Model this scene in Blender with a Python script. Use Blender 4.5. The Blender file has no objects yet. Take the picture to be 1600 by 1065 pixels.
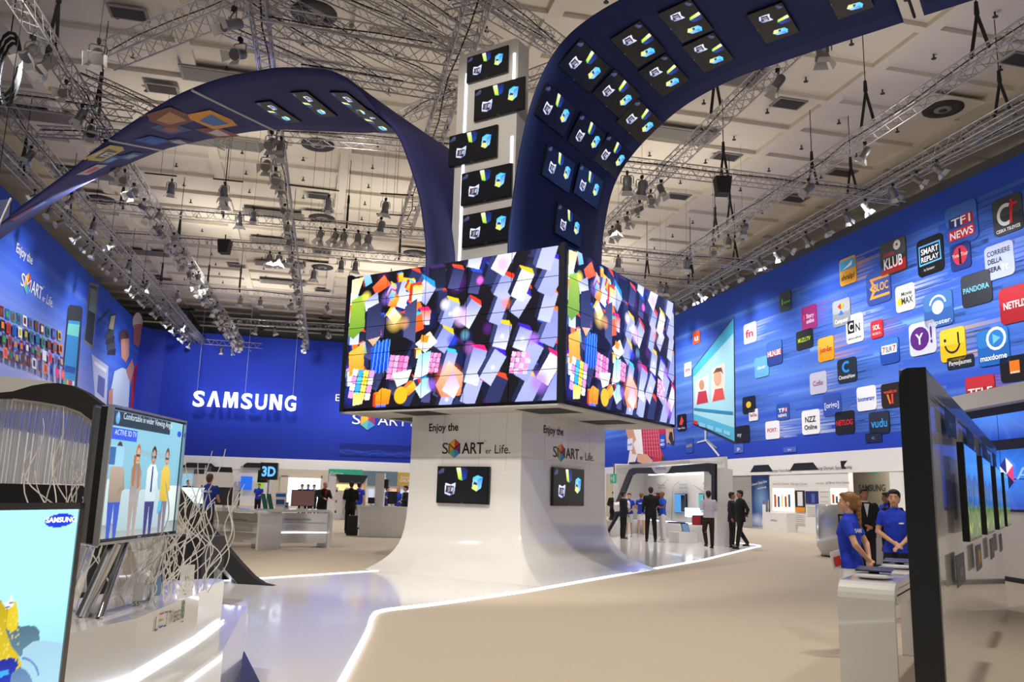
import bpy, math, random
import numpy as np
from mathutils import Vector, Matrix

sc = bpy.context.scene
COL = sc.collection
random.seed(7)
R_ = math.radians

# ------------------------------------------------------------------ camera
FPX, PITCH, ROLL, EYE = 1301.4, R_(10.382), R_(1.576), 1.55
_F = np.array([0, math.cos(PITCH), math.sin(PITCH)])
_r0 = np.array([1., 0, 0]); _u0 = np.array([0, -math.sin(PITCH), math.cos(PITCH)])
_R = math.cos(ROLL) * _r0 + math.sin(ROLL) * _u0
_U = -math.sin(ROLL) * _r0 + math.cos(ROLL) * _u0
cam_d = bpy.data.cameras.new('camera'); cam = bpy.data.objects.new('camera', cam_d); COL.objects.link(cam)
m = Matrix((( _R[0], _U[0], -_F[0], 0), (_R[1], _U[1], -_F[1], 0), (_R[2], _U[2], -_F[2], EYE), (0, 0, 0, 1)))
cam.matrix_world = m
cam_d.sensor_width = 36; cam_d.lens = FPX / 1600 * 36; cam_d.clip_end = 300; cam_d.clip_start = .05
sc.camera = cam

# ------------------------------------------------------------------ world, exposure, hall light
sc.view_settings.view_transform = 'Standard'; sc.view_settings.look = 'None'
sc.view_settings.gamma = 1; sc.view_settings.use_curve_mapping = False
sc.view_settings.exposure = 0.0
w = bpy.data.worlds.new('hall_air'); sc.world = w; w.use_nodes = True
bg = w.node_tree.nodes['Background']; bg.inputs[0].default_value = (1.0, .94, .86, 1); bg.inputs[1].default_value = .55
try:
    sc.cycles.use_denoising = True; sc.cycles.max_bounces = 8; sc.cycles.diffuse_bounces = 3; sc.cycles.glossy_bounces = 4; sc.cycles.transmission_bounces = 6; sc.cycles.caustics_reflective = False; sc.cycles.caustics_refractive = False
except Exception: pass

HA = R_(-13.5)                                                   # the hall runs along this heading
VA = np.array([math.sin(HA), math.cos(HA), 0]); VB = np.array([math.cos(HA), -math.sin(HA), 0])
def hall(u, v, z=0.): return VB * u + VA * v + np.array([0, 0, z])
CY = R_(32.706)                                                  # the cube, column, tower and ribbons are turned to this heading
CA = np.array([-math.cos(CY), math.sin(CY), 0]); CB = np.array([math.sin(CY), math.cos(CY), 0])
CC = np.array([.928, 14.8, 0])
def cub(t, s, z=0.): return CC + CA * t + CB * s + np.array([0, 0, z])
CEIL = 17.0; TRZ = 13.5; WTOP = 14.3; WBOT = 3.95; UR = 24.65; UL = -13.9; VBK = 74.0

def light(kind, name, loc, power, color=(1, .95, .88), target=None, angle=90, size=.25, blend=.6):
    d = bpy.data.lights.new(name, kind); d.energy = power; d.color = color
    o = bpy.data.objects.new(name, d); COL.objects.link(o); o.location = loc
    if kind in ('POINT', 'SPOT'): d.shadow_soft_size = size
    if kind == 'AREA': d.size = size
    if kind == 'SPOT': d.spot_size = R_(angle); d.spot_blend = blend
    if target is not None:
        o.rotation_euler = (Vector(target) - Vector(loc)).to_track_quat('-Z', 'Y').to_euler()
    return o
WARM = (1, .93, .84); COOL = (.93, .96, 1)
LK = .86
for u, v in ((-8, 18), (-2, 24), (-8, 34), (-2, 42), (-8, 52), (-2, 62), (3.5, 32), (3.5, 52), (12, 20), (12, 32), (12, 46), (12, 60), (18, 26), (18, 40), (18, 56), (3, 8), (-6, 9), (10, 9), (3.5, 70)):
    p = hall(u, v, 12.9); light('SPOT', 'truss_spot_light', p, 2600 * LK, WARM, hall(u, v + .5, 0), 115, .3, .8)
for v in (20, 27, 34, 42, 50, 60, 70):                           # wall washers on the outermost trusses
    light('SPOT', 'wall_wash_light', hall(19.8, v, 12.9), 2600 * LK, COOL, hall(UR, v + 1, 7.5), 110, .3, .8)
for v in (24, 33, 42, 52, 64):
    light('SPOT', 'wall_wash_light', hall(-8.2, v, 12.9), 2300 * LK, COOL, hall(UL, v + 1, 7.5), 110, .3, .8)
for u in (-9, -2, 6, 14, 21):
    light('SPOT', 'wall_wash_light', hall(u, 67, 12.9), 1500 * LK, COOL, hall(u, VBK, 8), 115, .3, .8)
light('SPOT', 'column_key_light', (-4.5, 7.5, 12.5), 5200 * LK, WARM, (-.6, 16.8, 1.5), 42, .2, .5)
for u, v in ((-7, 22), (1, 28), (-5, 36), (3, 44), (-6, 50), (4, 58), (-4, 66), (9, 26), (15, 34), (10, 40), (16, 50), (11, 62), (18, 22), (17, 64), (2, 12), (12, 14)):
    p = hall(u, v, 12.2); light('SPOT', 'ceiling_fill_light', p, (230 if v < 30 else 700 if v < 45 else 1250) * LK, WARM, hall(u, v, 17), 165, .6, .9)  # added upward spots that brighten the ceiling, not fixtures of the hall
light('SPOT', 'tower_fill_light', (-3.5, 8.0, 12.6), 2700 * LK, WARM, (-1.2, 16.8, 8.8), 36, .2, .5)  # added fill spot so the tower front is not too dark
light('SPOT', 'stand_light', (-3.2, 2.0, 7.5), 500 * LK, WARM, (-3.2, 6, .8), 80, .2, .6)
light('SPOT', 'stand_light', (4.5, 3.0, 8.5), 800 * LK, WARM, (4.2, 7.5, .8), 80, .1, .5)

# ------------------------------------------------------------------ picture point -> place
def ray(x, y): return _F + _R * (x - 800) / FPX - _U * (y - 532.5) / FPX
EYEP = np.array([0, 0, EYE])
def onz(x, y, z): d = ray(x, y); return EYEP + d * (z - EYE) / d[2]
def onY(x, y, Y): d = ray(x, y); return EYEP + d * Y / d[1]
def onpl(x, y, P, n):
    d = ray(x, y); n = np.array(n, float); return EYEP + d * ((np.array(P, float) - EYEP) @ n) / (d @ n)
RWP = hall(UR, 30); BWP = hall(0, VBK); LWP = hall(UL, 30)

# ------------------------------------------------------------------ materials
def s2l(c):
    return tuple(x / 12.92 if x <= .04045 else ((x + .055) / 1.055) ** 2.4 for x in c)
def hexc(h): return s2l(tuple(int(h[i:i + 2], 16) / 255 for i in (0, 2, 4)))
MATS = {}
def mat(name, col, rough=.5, metal=0, noise=0, scale=20, emit=0, bump=0, coat=0, spec=None, trans=0, alpha=1, ior=1.45):
    if name in MATS: return MATS[name]
    if isinstance(col, str): col = hexc(col)
    M = bpy.data.materials.new(name); M.use_nodes = True; nt = M.node_tree; b = nt.nodes['Principled BSDF']
    b.inputs['Base Color'].default_value = (*col, 1); b.inputs['Roughness'].default_value = rough; b.inputs['Metallic'].default_value = metal
    b.inputs['Coat Weight'].default_value = coat; b.inputs['Coat Roughness'].default_value = .03
    b.inputs['Transmission Weight'].default_value = trans; b.inputs['IOR'].default_value = ior
    if spec is not None: b.inputs['Specular IOR Level'].default_value = spec
    if alpha < 1: b.inputs['Alpha'].default_value = alpha
    if emit:
        b.inputs['Emission Color'].default_value = (*col, 1); b.inputs['Emission Strength'].default_value = emit
    if noise or bump:
        tc = nt.nodes.new('ShaderNodeTexCoord'); n = nt.nodes.new('ShaderNodeTexNoise'); n.inputs['Scale'].default_value = scale; n.inputs['Detail'].default_value = 5
        nt.links.new(tc.outputs['Object'], n.inputs['Vector'])
        if noise:
            r = nt.nodes.new('ShaderNodeMapRange'); r.inputs['To Min'].default_value = 1 - noise; r.inputs['To Max'].default_value = 1 + noise
            nt.links.new(n.outputs['Fac'], r.inputs['Value'])
            mx = nt.nodes.new('ShaderNodeVectorMath'); mx.operation = 'SCALE'; mx.inputs[0].default_value = col
            nt.links.new(r.outputs['Result'], mx.inputs['Scale']); nt.links.new(mx.outputs['Vector'], b.inputs['Base Color'])
        if bump:
            bp = nt.nodes.new('ShaderNodeBump'); bp.inputs['Strength'].default_value = bump; bp.inputs['Distance'].default_value = .01
            nt.links.new(n.outputs['Fac'], bp.inputs['Height']); nt.links.new(bp.outputs['Normal'], b.inputs['Normal'])
    MATS[name] = M; return M
def matv(name, emit=0, rough=.5, coat=0, spec=.5):                 # colour printed / shown per vertex
    if name in MATS: return MATS[name]
    M = bpy.data.materials.new(name); M.use_nodes = True; nt = M.node_tree; b = nt.nodes['Principled BSDF']
    a = nt.nodes.new('ShaderNodeAttribute'); a.attribute_name = 'Col'
    b.inputs['Roughness'].default_value = rough; b.inputs['Coat Weight'].default_value = coat; b.inputs['Coat Roughness'].default_value = .05
    b.inputs['Specular IOR Level'].default_value = spec
    if emit:
        b.inputs['Base Color'].default_value = (.01, .01, .012, 1)
        nt.links.new(a.outputs['Color'], b.inputs['Emission Color']); b.inputs['Emission Strength'].default_value = emit
    else: nt.links.new(a.outputs['Color'], b.inputs['Base Color'])
    MATS[name] = M; return M
def C(name, col, **k): return mat(name, col, **k)
_cc = {}
def ink(h, rough=.45):                                            # printed ink of a hex colour
    return mat('ink_' + h, h, rough=rough)
WHITE = mat('white_lacquer', (.80, .79, .77), rough=.12, coat=.6)
WHITEM = mat('white_panel', (.78, .77, .74), rough=.45, noise=.03, scale=3)
BLACK = mat('black_lacquer', (.012, .013, .016), rough=.35, noise=.1)
BLACKM = mat('black_matt', (.02, .02, .022), rough=.7)
BEZEL = mat('black_bezel', (.008, .008, .009), rough=.2)
CHROME = mat('brushed_metal', (.62, .63, .65), rough=.22, metal=1)
TRUSS = mat('truss_aluminium', (.5, .5, .51), rough=.4, metal=.7)
NAVY = mat('navy_fabric', (.008, .022, .12), rough=.75, noise=.08, scale=6, bump=.1)
BLUEB = mat('blue_banner_fabric', (.022, .075, .44), rough=.7, noise=.05, scale=2)
LEDW = mat('led_strip_light', (.80, .86, 1), emit=3)
GLOW = mat('soft_white_light', (1, .96, .9), emit=5)

# ------------------------------------------------------------------ mesh builder
class MB:
    def __init__(s): s.v = []; s.f = []; s.m = []; s.sm = []
    def add(s, vs, fs, m=0, smooth=False):
        o = len(s.v); s.v += [tuple(map(float, p)) for p in vs]
        for f in fs: s.f.append(tuple(i + o for i in f)); s.m.append(m); s.sm.append(smooth)
        return s
    def box(s, c, d, rz=0, m=0, R=None):
        c = np.array(c, float); x, y, z = [q / 2 for q in d]
        P = np.array([[a, b, e] for a in (-x, x) for b in (-y, y) for e in (-z, z)])
        if R is None:
            cs, sn = math.cos(rz), math.sin(rz); R = np.array([[cs, -sn, 0], [sn, cs, 0], [0, 0, 1]])
        P = P @ np.array(R).T + c
        return s.add(P, [(0, 1, 3, 2), (4, 6, 7, 5), (0, 4, 5, 1), (2, 3, 7, 6), (0, 2, 6, 4), (1, 5, 7, 3)], m)
    def obox(s, o, ax, ay, az, m=0):                                 # box from a corner and three edge vectors
        o, ax, ay, az = [np.array(q, float) for q in (o, ax, ay, az)]
        P = [o + ax * a + ay * b + az * e for a in (0, 1) for b in (0, 1) for e in (0, 1)]
        fs = [(0, 1, 3, 2), (4, 6, 7, 5), (0, 4, 5, 1), (2, 3, 7, 6), (0, 2, 6, 4), (1, 5, 7, 3)]
        if np.cross(ax, ay) @ az < 0: fs = [f[::-1] for f in fs]
        return s.add(P, fs, m)
    def quad(s, a, b, c, d, m=0): return s.add([a, b, c, d], [(0, 1, 2, 3)], m)
    def tube(s, p0, p1, r, n=6, m=0, r1=None, cap=True, smooth=True):
        p0 = np.array(p0, float); p1 = np.array(p1, float); d = p1 - p0; L = np.linalg.norm(d)
        if L < 1e-7: return s
        d /= L; h = np.array([0, 0, 1.]) if abs(d[2]) < .9 else np.array([1., 0, 0])
        x = np.cross(d, h); x /= np.linalg.norm(x); y = np.cross(d, x); r1 = r if r1 is None else r1
        P = []
        for p, q in ((p0, r), (p1, r1)):
            for i in range(n):
                t = 2 * math.pi * i / n; P.append(p + (x * math.cos(t) + y * math.sin(t)) * q)
        F = [(i, (i + 1) % n, n + (i + 1) % n, n + i) for i in range(n)]
        s.add(P, F, m, smooth)
        if cap: s.add(P[:n], [tuple(range(n))[::-1]], m); s.add(P[n:], [tuple(range(n))], m)
        return s
    def path(s, pts, r, n=6, m=0):
        pts = [np.array(p, float) for p in pts]; rings = []
        for i, p in enumerate(pts):
            d = pts[min(i + 1, len(pts) - 1)] - pts[max(i - 1, 0)]; d /= max(np.linalg.norm(d), 1e-9)
            h = np.array([0, 0, 1.]) if abs(d[2]) < .95 else np.array([1., 0, 0])
            x = np.cross(d, h); x /= np.linalg.norm(x); y = np.cross(d, x); rr = r[i] if isinstance(r, (list, tuple)) else r
            rings.append([p + (x * math.cos(2 * math.pi * k / n) + y * math.sin(2 * math.pi * k / n)) * rr for k in range(n)])
        return s.loft(rings, m, True, True, True)
    def loft(s, rings, m=0, closed=True, cap=False, smooth=True):
        n = len(rings[0]); P = [q for r in rings for q in r]; F = []
        for i in range(len(rings) - 1):
            for k in range(n if closed else n - 1):
                a = i * n + k; b = i * n + (k + 1) % n; F.append((a, b, b + n, a + n))
        s.add(P, F, m, smooth)
        if cap:
            s.add(rings[0], [tuple(range(n))[::-1]], m); s.add(rings[-1], [tuple(range(n))], m)
        return s
    def lathe(s, c, prof, n=16, m=0, axis=(0, 0, 1)):
        ax = Vector(axis).normalized(); q = Vector((0, 0, 1)).rotation_difference(ax).to_matrix(); q = np.array(q); c = np.array(c, float)
        rings = [[c + q @ np.array([r * math.cos(2 * math.pi * k / n), r * math.sin(2 * math.pi * k / n), z]) for k in range(n)] for r, z in prof]
        return s.loft(rings, m, True, True)
    def ell(s, c, rad, m=0, nu=12, nv=8, R=None):
        c = np.array(c, float); R = np.eye(3) if R is None else np.array(R); rings = []
        for j in range(nv + 1):
            t = math.pi * j / nv; st = max(math.sin(t), .02)
            rings.append([c + R @ np.array([rad[0] * st * math.cos(2 * math.pi * k / nu), rad[1] * st * math.sin(2 * math.pi * k / nu), -rad[2] * math.cos(t)]) for k in range(nu)])
        return s.loft(rings, m, True, True)
    def prism(s, pts, ext, m=0, m2=None):                             # planar outline extruded by a vector
        n = len(pts); P = [np.array(p, float) for p in pts]; Q = [p + np.array(ext, float) for p in P]; m2 = m if m2 is None else m2
        s.add(P + Q, [tuple(range(n))[::-1], tuple(range(n, 2 * n))], m)
        s.add(P + Q, [(i, (i + 1) % n, n + (i + 1) % n, n + i) for i in range(n)], m2); return s
    def plate(s, o, xd, yd, nd, x0, y0, x1, y1, r=0, t=.01, m=0, k=4):
        """rounded plate on the plane o + x*xd + y*yd, front at +t along nd"""
        o, xd, yd, nd = [np.array(q, float) for q in (o, xd, yd, nd)]
        if r:
            L = []
            for cx, cy, a0 in ((x1 - r, y1 - r, 0), (x0 + r, y1 - r, 90), (x0 + r, y0 + r, 180), (x1 - r, y0 + r, 270)):
                for i in range(k + 1): a = R_(a0 + 90 * i / k); L.append((cx + r * math.cos(a), cy + r * math.sin(a)))
        else: L = [(x1, y1), (x0, y1), (x0, y0), (x1, y0)]
        return s.prism([o + xd * a + yd * b for a, b in L], nd * t, m)
    def shape(s, o, xd, yd, pts, m=0):
        o, xd, yd = [np.array(q, float) for q in (o, xd, yd)]
        return s.add([o + xd * a + yd * b for a, b in pts], [tuple(range(len(pts)))], m)
    def text(s, txt, o, xd, yd, h, m=0, w=None, bold=0, ext=0, al='c', nd=None):
        """lettering of cap height h; w squeezes it to a width; al: l / c / r"""
        V, Fc, W = textgeo(txt, bold); o, xd, yd = [np.array(q, float) for q in (o, xd, yd)]
        if W <= 0: return s
        sx = h if w is None else w / W
        off = {'l': 0, 'c': -W * sx / 2, 'r': -W * sx}[al]
        P = [o + xd * (x * sx + off) + yd * (y * h) for x, y in V]
        if ext and nd is not None:
            e = np.array(nd, float) * ext; n = len(P); s.add([p + e for p in P], Fc, m)
            cnt = {}
            for f in Fc:
                for i in range(len(f)):
                    a, b = f[i], f[(i + 1) % len(f)]; cnt[(a, b)] = 1
            side = [(a, b, b + n, a + n) for (a, b) in cnt if (b, a) not in cnt]
            s.add(P + [p + e for p in P], side, m)
        else: s.add(P, Fc, m)
        return s
    def build(s, name, mats, parent=None, bevel=0, seg=1):
        me = bpy.data.meshes.new(name); V = s.v
        if parent is not None:
            iv = parent.matrix_basis.inverted(); V = [tuple(iv @ Vector(p)) for p in V]
        me.from_pydata(V, [], s.f); mats = mats if isinstance(mats, (list, tuple)) else [mats]
        for q in mats: me.materials.append(q)
        me.polygons.foreach_set('material_index', s.m); me.polygons.foreach_set('use_smooth', s.sm); me.update()
        o = bpy.data.objects.new(name, me); COL.objects.link(o)
        if parent is not None: o.parent = parent
        if bevel:
            b = o.modifiers.new('bevel', 'BEVEL'); b.width = bevel; b.segments = seg; b.limit_method = 'ANGLE'
        return o
_tg = {}
def textgeo(txt, bold=0):
    k = (txt, bold)
    if k not in _tg:
        cu = bpy.data.curves.new('t', 'FONT'); cu.body = txt; cu.size = 1; cu.offset = bold; cu.resolution_u = 3
        ob = bpy.data.objects.new('t', cu); COL.objects.link(ob); dg = bpy.context.evaluated_depsgraph_get()
        me = bpy.data.meshes.new_from_object(ob.evaluated_get(dg)); CAP = .729
        V = [(v.co.x / CAP, v.co.y / CAP) for v in me.vertices]; Fc = [tuple(p.vertices) for p in me.polygons]
        x0 = min([p[0] for p in V] or [0]); W = max([p[0] for p in V] or [0]) - x0
        _tg[k] = ([(a - x0, b) for a, b in V], Fc, W)
        bpy.data.objects.remove(ob); bpy.data.curves.remove(cu); bpy.data.meshes.remove(me)
    return _tg[k]
def thing(name, label, cat, loc=(0, 0, 0), rz=0, group=None):
    o = bpy.data.objects.new(name, None); COL.objects.link(o); o.location = tuple(map(float, loc)); o.rotation_euler = (0, 0, rz)
    o.empty_display_size = .2; o['label'] = label; o['category'] = cat
    if group: o['group'] = group
    o.matrix_basis = Matrix.Translation(Vector(tuple(map(float, loc)))) @ Matrix.Rotation(rz, 4, 'Z')
    return o
def tag(o, label, cat, group=None, kind=None):
    o['label'] = label; o['category'] = cat
    if group: o['group'] = group
    if kind: o['kind'] = kind
    return o
def struct(o): o['kind'] = 'structure'; return o
def dup(o, parent=None):
    c = o.copy(); COL.objects.link(c); c.parent = parent
    for ch in o.children: dup(ch, c)
    return c
def place(o, loc, rz=0, label=None, R=None):
    if R is not None: o.matrix_basis = Matrix.Translation(Vector(tuple(map(float, loc)))) @ R.to_4x4()
    else: o.location = tuple(map(float, loc)); o.rotation_euler = (0, 0, rz)
    if label: o['label'] = label
    return o
UP = np.array([0, 0, 1.])
def unit(v): v = np.array(v, float); return v / np.linalg.norm(v)
def lerp(a, b, t): return np.array(a, float) * (1 - t) + np.array(b, float) * t
def curve(pts, n):                                                # Catmull-Rom through pts, n points each span
    P = [np.array(p, float) for p in pts]; P = [2 * P[0] - P[1]] + P + [2 * P[-1] - P[-2]]; out = []
    for i in range(1, len(P) - 2):
        for k in range(n):
            t = k / n; a, b, c, d = P[i - 1:i + 3]
            out.append(.5 * (2 * b + (c - a) * t + (2 * a - 5 * b + 4 * c - d) * t * t + (3 * b - a - 3 * c + d) * t ** 3))
    out.append(P[-2]); return out

# ------------------------------------------------------------------ canvas: pictures shown by screens, printed on cloth
class Canvas:
    def __init__(s, w, h, col=(0, 0, 0)):
        s.w, s.h = w, h; s.a = np.zeros((h, w, 3)); s.a[:] = col
        s.X, s.Y = np.meshgrid(np.linspace(0, 1, w), np.linspace(0, 1, h))
    def poly(s, pts, c, c2=None, al=1):
        P = np.array(pts, float); x0, y0 = P.min(0); x1, y1 = P.max(0)
        i0 = max(0, int(x0 * (s.w - 1))); i1 = min(s.w, int(x1 * (s.w - 1)) + 2); j0 = max(0, int(y0 * (s.h - 1))); j1 = min(s.h, int(y1 * (s.h - 1)) + 2)
        if i0 >= i1 or j0 >= j1: return
        X = s.X[j0:j1, i0:i1]; Y = s.Y[j0:j1, i0:i1]; ins = np.zeros(X.shape, bool); n = len(P)
        for k in range(n):
            ax, ay = P[k]; bx, by = P[(k + 1) % n]
            if ay == by: continue
            ins ^= ((ay > Y) != (by > Y)) & (X < (bx - ax) * (Y - ay) / (by - ay) + ax)
        col = np.array(s2l(c) if isinstance(c, tuple) else hexc(c))
        col = np.broadcast_to(col, X.shape + (3,))
        if c2 is not None:
            t = ((Y - y0) / max(y1 - y0, 1e-6))[..., None]; col = col * (1 - t) + np.array(hexc(c2) if isinstance(c2, str) else s2l(c2)) * t
        sub = s.a[j0:j1, i0:i1]; sub[ins] = sub[ins] * (1 - al) + col[ins] * al
    def disc(s, x, y, r, c, al=1, soft=.15, asp=1.82, ry=None):
        d = np.sqrt(((s.X - x) / r) ** 2 + ((s.Y - y) / (ry or r * asp)) ** 2)
        k = np.clip((1 - d) / soft, 0, 1)[..., None] * al; s.a = s.a * (1 - k) + np.array(hexc(c)) * k
    def mesh(s, name, o, xv, yv, m, parent=None, box=None):
        """grid mesh; box=(i0,i1,j0,j1) takes a part of the picture"""
        i0, i1, j0, j1 = box or (0, s.w, 0, s.h); o = np.array(o, float); xv = np.array(xv, float); yv = np.array(yv, float)
        w, h = i1 - i0, j1 - j0; fx = np.linspace(0, 1, w); fy = np.linspace(0, 1, h)
        P = o[None, None] + fx[None, :, None] * xv + fy[:, None, None] * yv; P = P.reshape(-1, 3)
        if parent is not None:
            iv = np.array(parent.matrix_basis.inverted()); P = P @ iv[:3, :3].T + iv[:3, 3]
        idx = np.arange(w * h).reshape(h, w); q = np.stack([idx[:-1, :-1], idx[:-1, 1:], idx[1:, 1:], idx[1:, :-1]], -1).reshape(-1, 4)
        me = bpy.data.meshes.new(name); me.vertices.add(len(P)); me.vertices.foreach_set('co', P.astype(np.float32).ravel())
        me.loops.add(q.size); me.loops.foreach_set('vertex_index', q.astype(np.int32).ravel()); me.polygons.add(len(q))
        me.polygons.foreach_set('loop_start', np.arange(0, q.size, 4, dtype=np.int32)); me.update(calc_edges=True)
        at = me.color_attributes.new('Col', 'FLOAT_COLOR', 'POINT'); cl = np.ones((w * h, 4), np.float32); cl[:, :3] = s.a[j0:j1, i0:i1].reshape(-1, 3)
        at.data.foreach_set('color', cl.ravel()); me.materials.append(m)
        ob = bpy.data.objects.new(name, me); COL.objects.link(ob)
        if parent is not None: ob.parent = parent
        return ob
# ================================================================== the hall
CARPET = mat('beige_carpet', (.50, .425, .33), rough=.9, noise=.07, scale=40, bump=.25)
MB().box(hall(5, 38, -.1), (90, 110, .2), -HA).build('floor', CARPET)['kind'] = 'structure'
CEILM = mat('cream_ceiling_plaster', (.76, .70, .58), rough=.9, noise=.03, scale=1.5)
mb = MB(); mb.box(hall(5, 38, CEIL + .45), (90, 110, .2), -HA)
cu0, cv0, du, dv, gu, gv = 18.85, 23.97, 6.1, 2.72, .5, .34
for i in range(-6, 4):
    mb.box(hall(cu0 + i * du + gu / 2, 38, CEIL + .09), (gu, 110, .18), -HA)
for j in range(-8, 24):
    mb.box(hall(5, cv0 + j * dv + gv / 2, CEIL + .094), (90, gv, .18), -HA)
for i in range(-6, 4):                                            # shallow recess of every bay
    for j in range(-8, 24):
        mb.box(hall(cu0 + (i + .5) * du + gu / 2, cv0 + (j + .5) * dv + gv / 2, CEIL + .28), (du, dv, .22), -HA)
struct(mb.build('ceiling', CEILM))
HALLW = mat('grey_hall_wall', (.33, .34, .33), rough=.85, noise=.04, scale=2)
for nm, c, d in (('wall_left', hall(UL - 4, 38, 8.5), (.3, 110, 17)), ('wall_right', hall(UR + 4.5, 38, 8.5), (.3, 110, 17)), ('wall_back', hall(5, VBK + 12, 8.5), (90, .3, 17))):
    struct(MB().box(c, d, -HA).build(nm, HALLW))

# ---- glossy white stage floor with its light line
STG = mat('glossy_white_stage', (.80, .79, .78), rough=.13, coat=.2)
LINE = [(8.33, 28.65), (5.09, 22.07), (.32, 13.88), (-1.0, 12.0), (-1.57, 11.29), (-1.62, 10.7), (-1.5, 9.6), (-1.31, 7.21), (-1.0, 3.2), (-.9, .5)]
LINE = [(6.6, 33.5), (8.0, 31.5), (8.6, 30.4), (8.75, 29.5)] + LINE
C1 = [p[:2] for p in curve([(x, y, 0) for x, y in LINE[:5]], 5)][:-1] + [np.array(LINE[5]), np.array(LINE[6])]
C1 += [p[:2] for p in curve([(x, y, 0) for x, y in LINE[6:]], 4)][1:]
BACKL = [(-9, .5), (-9, 9.2), (-3.9, 14.98), (-2.47, 16.61), (1.2, 23.5), (5.2, 36.0), (6.2, 40.5), (7.4, 40.5)]
outl = [np.array([*p, 0.]) for p in C1] + [np.array([*p, 0.]) for p in BACKL]
struct(MB().prism(outl, (0, 0, .02)).build('trim_1', STG))
def strip(pts, wd, z0, z1):
    mb = MB(); pts = [np.array([p[0], p[1], 0.]) for p in pts]; rg = []
    for i, p in enumerate(pts):
        d = unit(pts[min(i + 1, len(pts) - 1)] - pts[max(i - 1, 0)]); n = np.array([-d[1], d[0], 0]) * wd / 2
        rg.append([p + n + [0, 0, z0], p + n + [0, 0, z1], p - n + [0, 0, z1], p - n + [0, 0, z0]])
    return mb.loft(rg, 0, True, True, False)
tag(strip(C1, .05, .0, .03).build('floor_light_line', LEDW), 'long white glowing light line edging the front of the glossy white stage', 'light strip')
tag(strip(BACKL[1:4], .06, .0, .03).build('floor_light_line', LEDW), 'short white glowing light line along the rear stage edge left of the column', 'light strip')

# ---- banner walls: printed cloth above a white fascia
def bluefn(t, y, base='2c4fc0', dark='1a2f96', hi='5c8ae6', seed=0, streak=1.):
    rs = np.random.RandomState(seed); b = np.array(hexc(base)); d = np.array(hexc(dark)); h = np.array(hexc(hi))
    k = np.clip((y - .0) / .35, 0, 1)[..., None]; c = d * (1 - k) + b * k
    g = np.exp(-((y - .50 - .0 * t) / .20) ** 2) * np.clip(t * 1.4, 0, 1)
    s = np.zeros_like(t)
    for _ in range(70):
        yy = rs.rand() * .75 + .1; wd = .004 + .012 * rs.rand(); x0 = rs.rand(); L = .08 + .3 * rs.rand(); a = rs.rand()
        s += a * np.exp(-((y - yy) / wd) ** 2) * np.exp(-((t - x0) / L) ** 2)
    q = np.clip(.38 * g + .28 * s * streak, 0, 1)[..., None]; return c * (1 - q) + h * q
PRINT = matv('printed_banner_cloth', rough=.75, spec=.25)
rw = thing('printed_banner', 'huge blue banner of the right wall, printed with app tiles and a television', 'banner', hall(UR, 46, 0))
VR0, VR1 = 12.0, 73.9
cv = Canvas(420, 110); tt = cv.X; yy = cv.Y
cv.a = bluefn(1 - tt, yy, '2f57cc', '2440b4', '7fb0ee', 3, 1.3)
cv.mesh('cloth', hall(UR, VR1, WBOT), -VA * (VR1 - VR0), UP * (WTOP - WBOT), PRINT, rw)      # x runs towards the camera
MB().obox(hall(UR + .03, VR0, WBOT), VA * (VR1 - VR0), VB * .12, UP * (WTOP - WBOT)).build('backing', BLACKM, rw)
struct(MB().obox(hall(UR - .03, VR0, 2.95), VA * (VR1 - VR0 + .5), VB * .2, UP * (WBOT - 2.95)).build('trim_2', WHITEM))
bw = thing('printed_banner', 'plain deep blue banner of the far wall, with a faint water print', 'banner', hall(5, VBK, 0))
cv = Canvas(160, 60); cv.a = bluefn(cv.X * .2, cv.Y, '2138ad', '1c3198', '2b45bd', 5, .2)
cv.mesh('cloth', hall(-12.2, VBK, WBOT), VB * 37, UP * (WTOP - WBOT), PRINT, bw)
MB().obox(hall(-12.2, VBK + .03, WBOT), VB * 37, VA * .1, UP * (WTOP - WBOT)).build('backing', BLACKM, bw)
cv = Canvas(160, 24, hexc('16257c')); rs = np.random.RandomState(2)
wv = sum(np.exp(-((cv.Y - a - .06 * np.sin(cv.X * f + p)) / .05) ** 2) * rs.rand() for a, f, p in ((.35, 9, 1), (.25, 14, 3), (.45, 22, 0), (.3, 31, 2), (.2, 40, 1)))
cv.a = cv.a + (wv * (.4 + .6 * rs.rand(*cv.X.shape)))[..., None] * np.array(hexc('3f6ce0')) * .6
cv.mesh('printed_water', hall(2.7, VBK - .03, 4.35), VB * 9, UP * 1.1, PRINT, bw)
arc = [hall(UL + 1.7 * (1 - math.cos(a)), VBK - 1.7 + 1.7 * math.sin(a), WBOT) for a in np.linspace(0, math.pi / 2, 8)]
MB().loft([[p, p + UP * (WTOP - WBOT)] for p in arc], 0, False, False, True).build('corner_cloth', mat('corner_blue_cloth', '2138ad', rough=.75), bw)
struct(MB().obox(hall(-13.9, VBK - .05, 2.95), VB * 38.6, VA * .2, UP * (WBOT - 2.95)).build('trim_3', WHITEM))
lw = thing('printed_banner', 'blue banner of the left wall, printed with phones, app tiles and a family', 'banner', hall(UL, 50, 0))
VL0, VL1 = 22.0, VBK - 1.6
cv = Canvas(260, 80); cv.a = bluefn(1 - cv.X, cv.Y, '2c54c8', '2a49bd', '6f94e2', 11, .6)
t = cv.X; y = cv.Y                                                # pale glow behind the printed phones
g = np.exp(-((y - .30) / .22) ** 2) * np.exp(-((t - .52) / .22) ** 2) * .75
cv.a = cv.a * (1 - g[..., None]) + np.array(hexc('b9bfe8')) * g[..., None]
cv.mesh('cloth', hall(UL, VL0, WBOT), VA * (VL1 - VL0), UP * (WTOP - WBOT), PRINT, lw)
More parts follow.
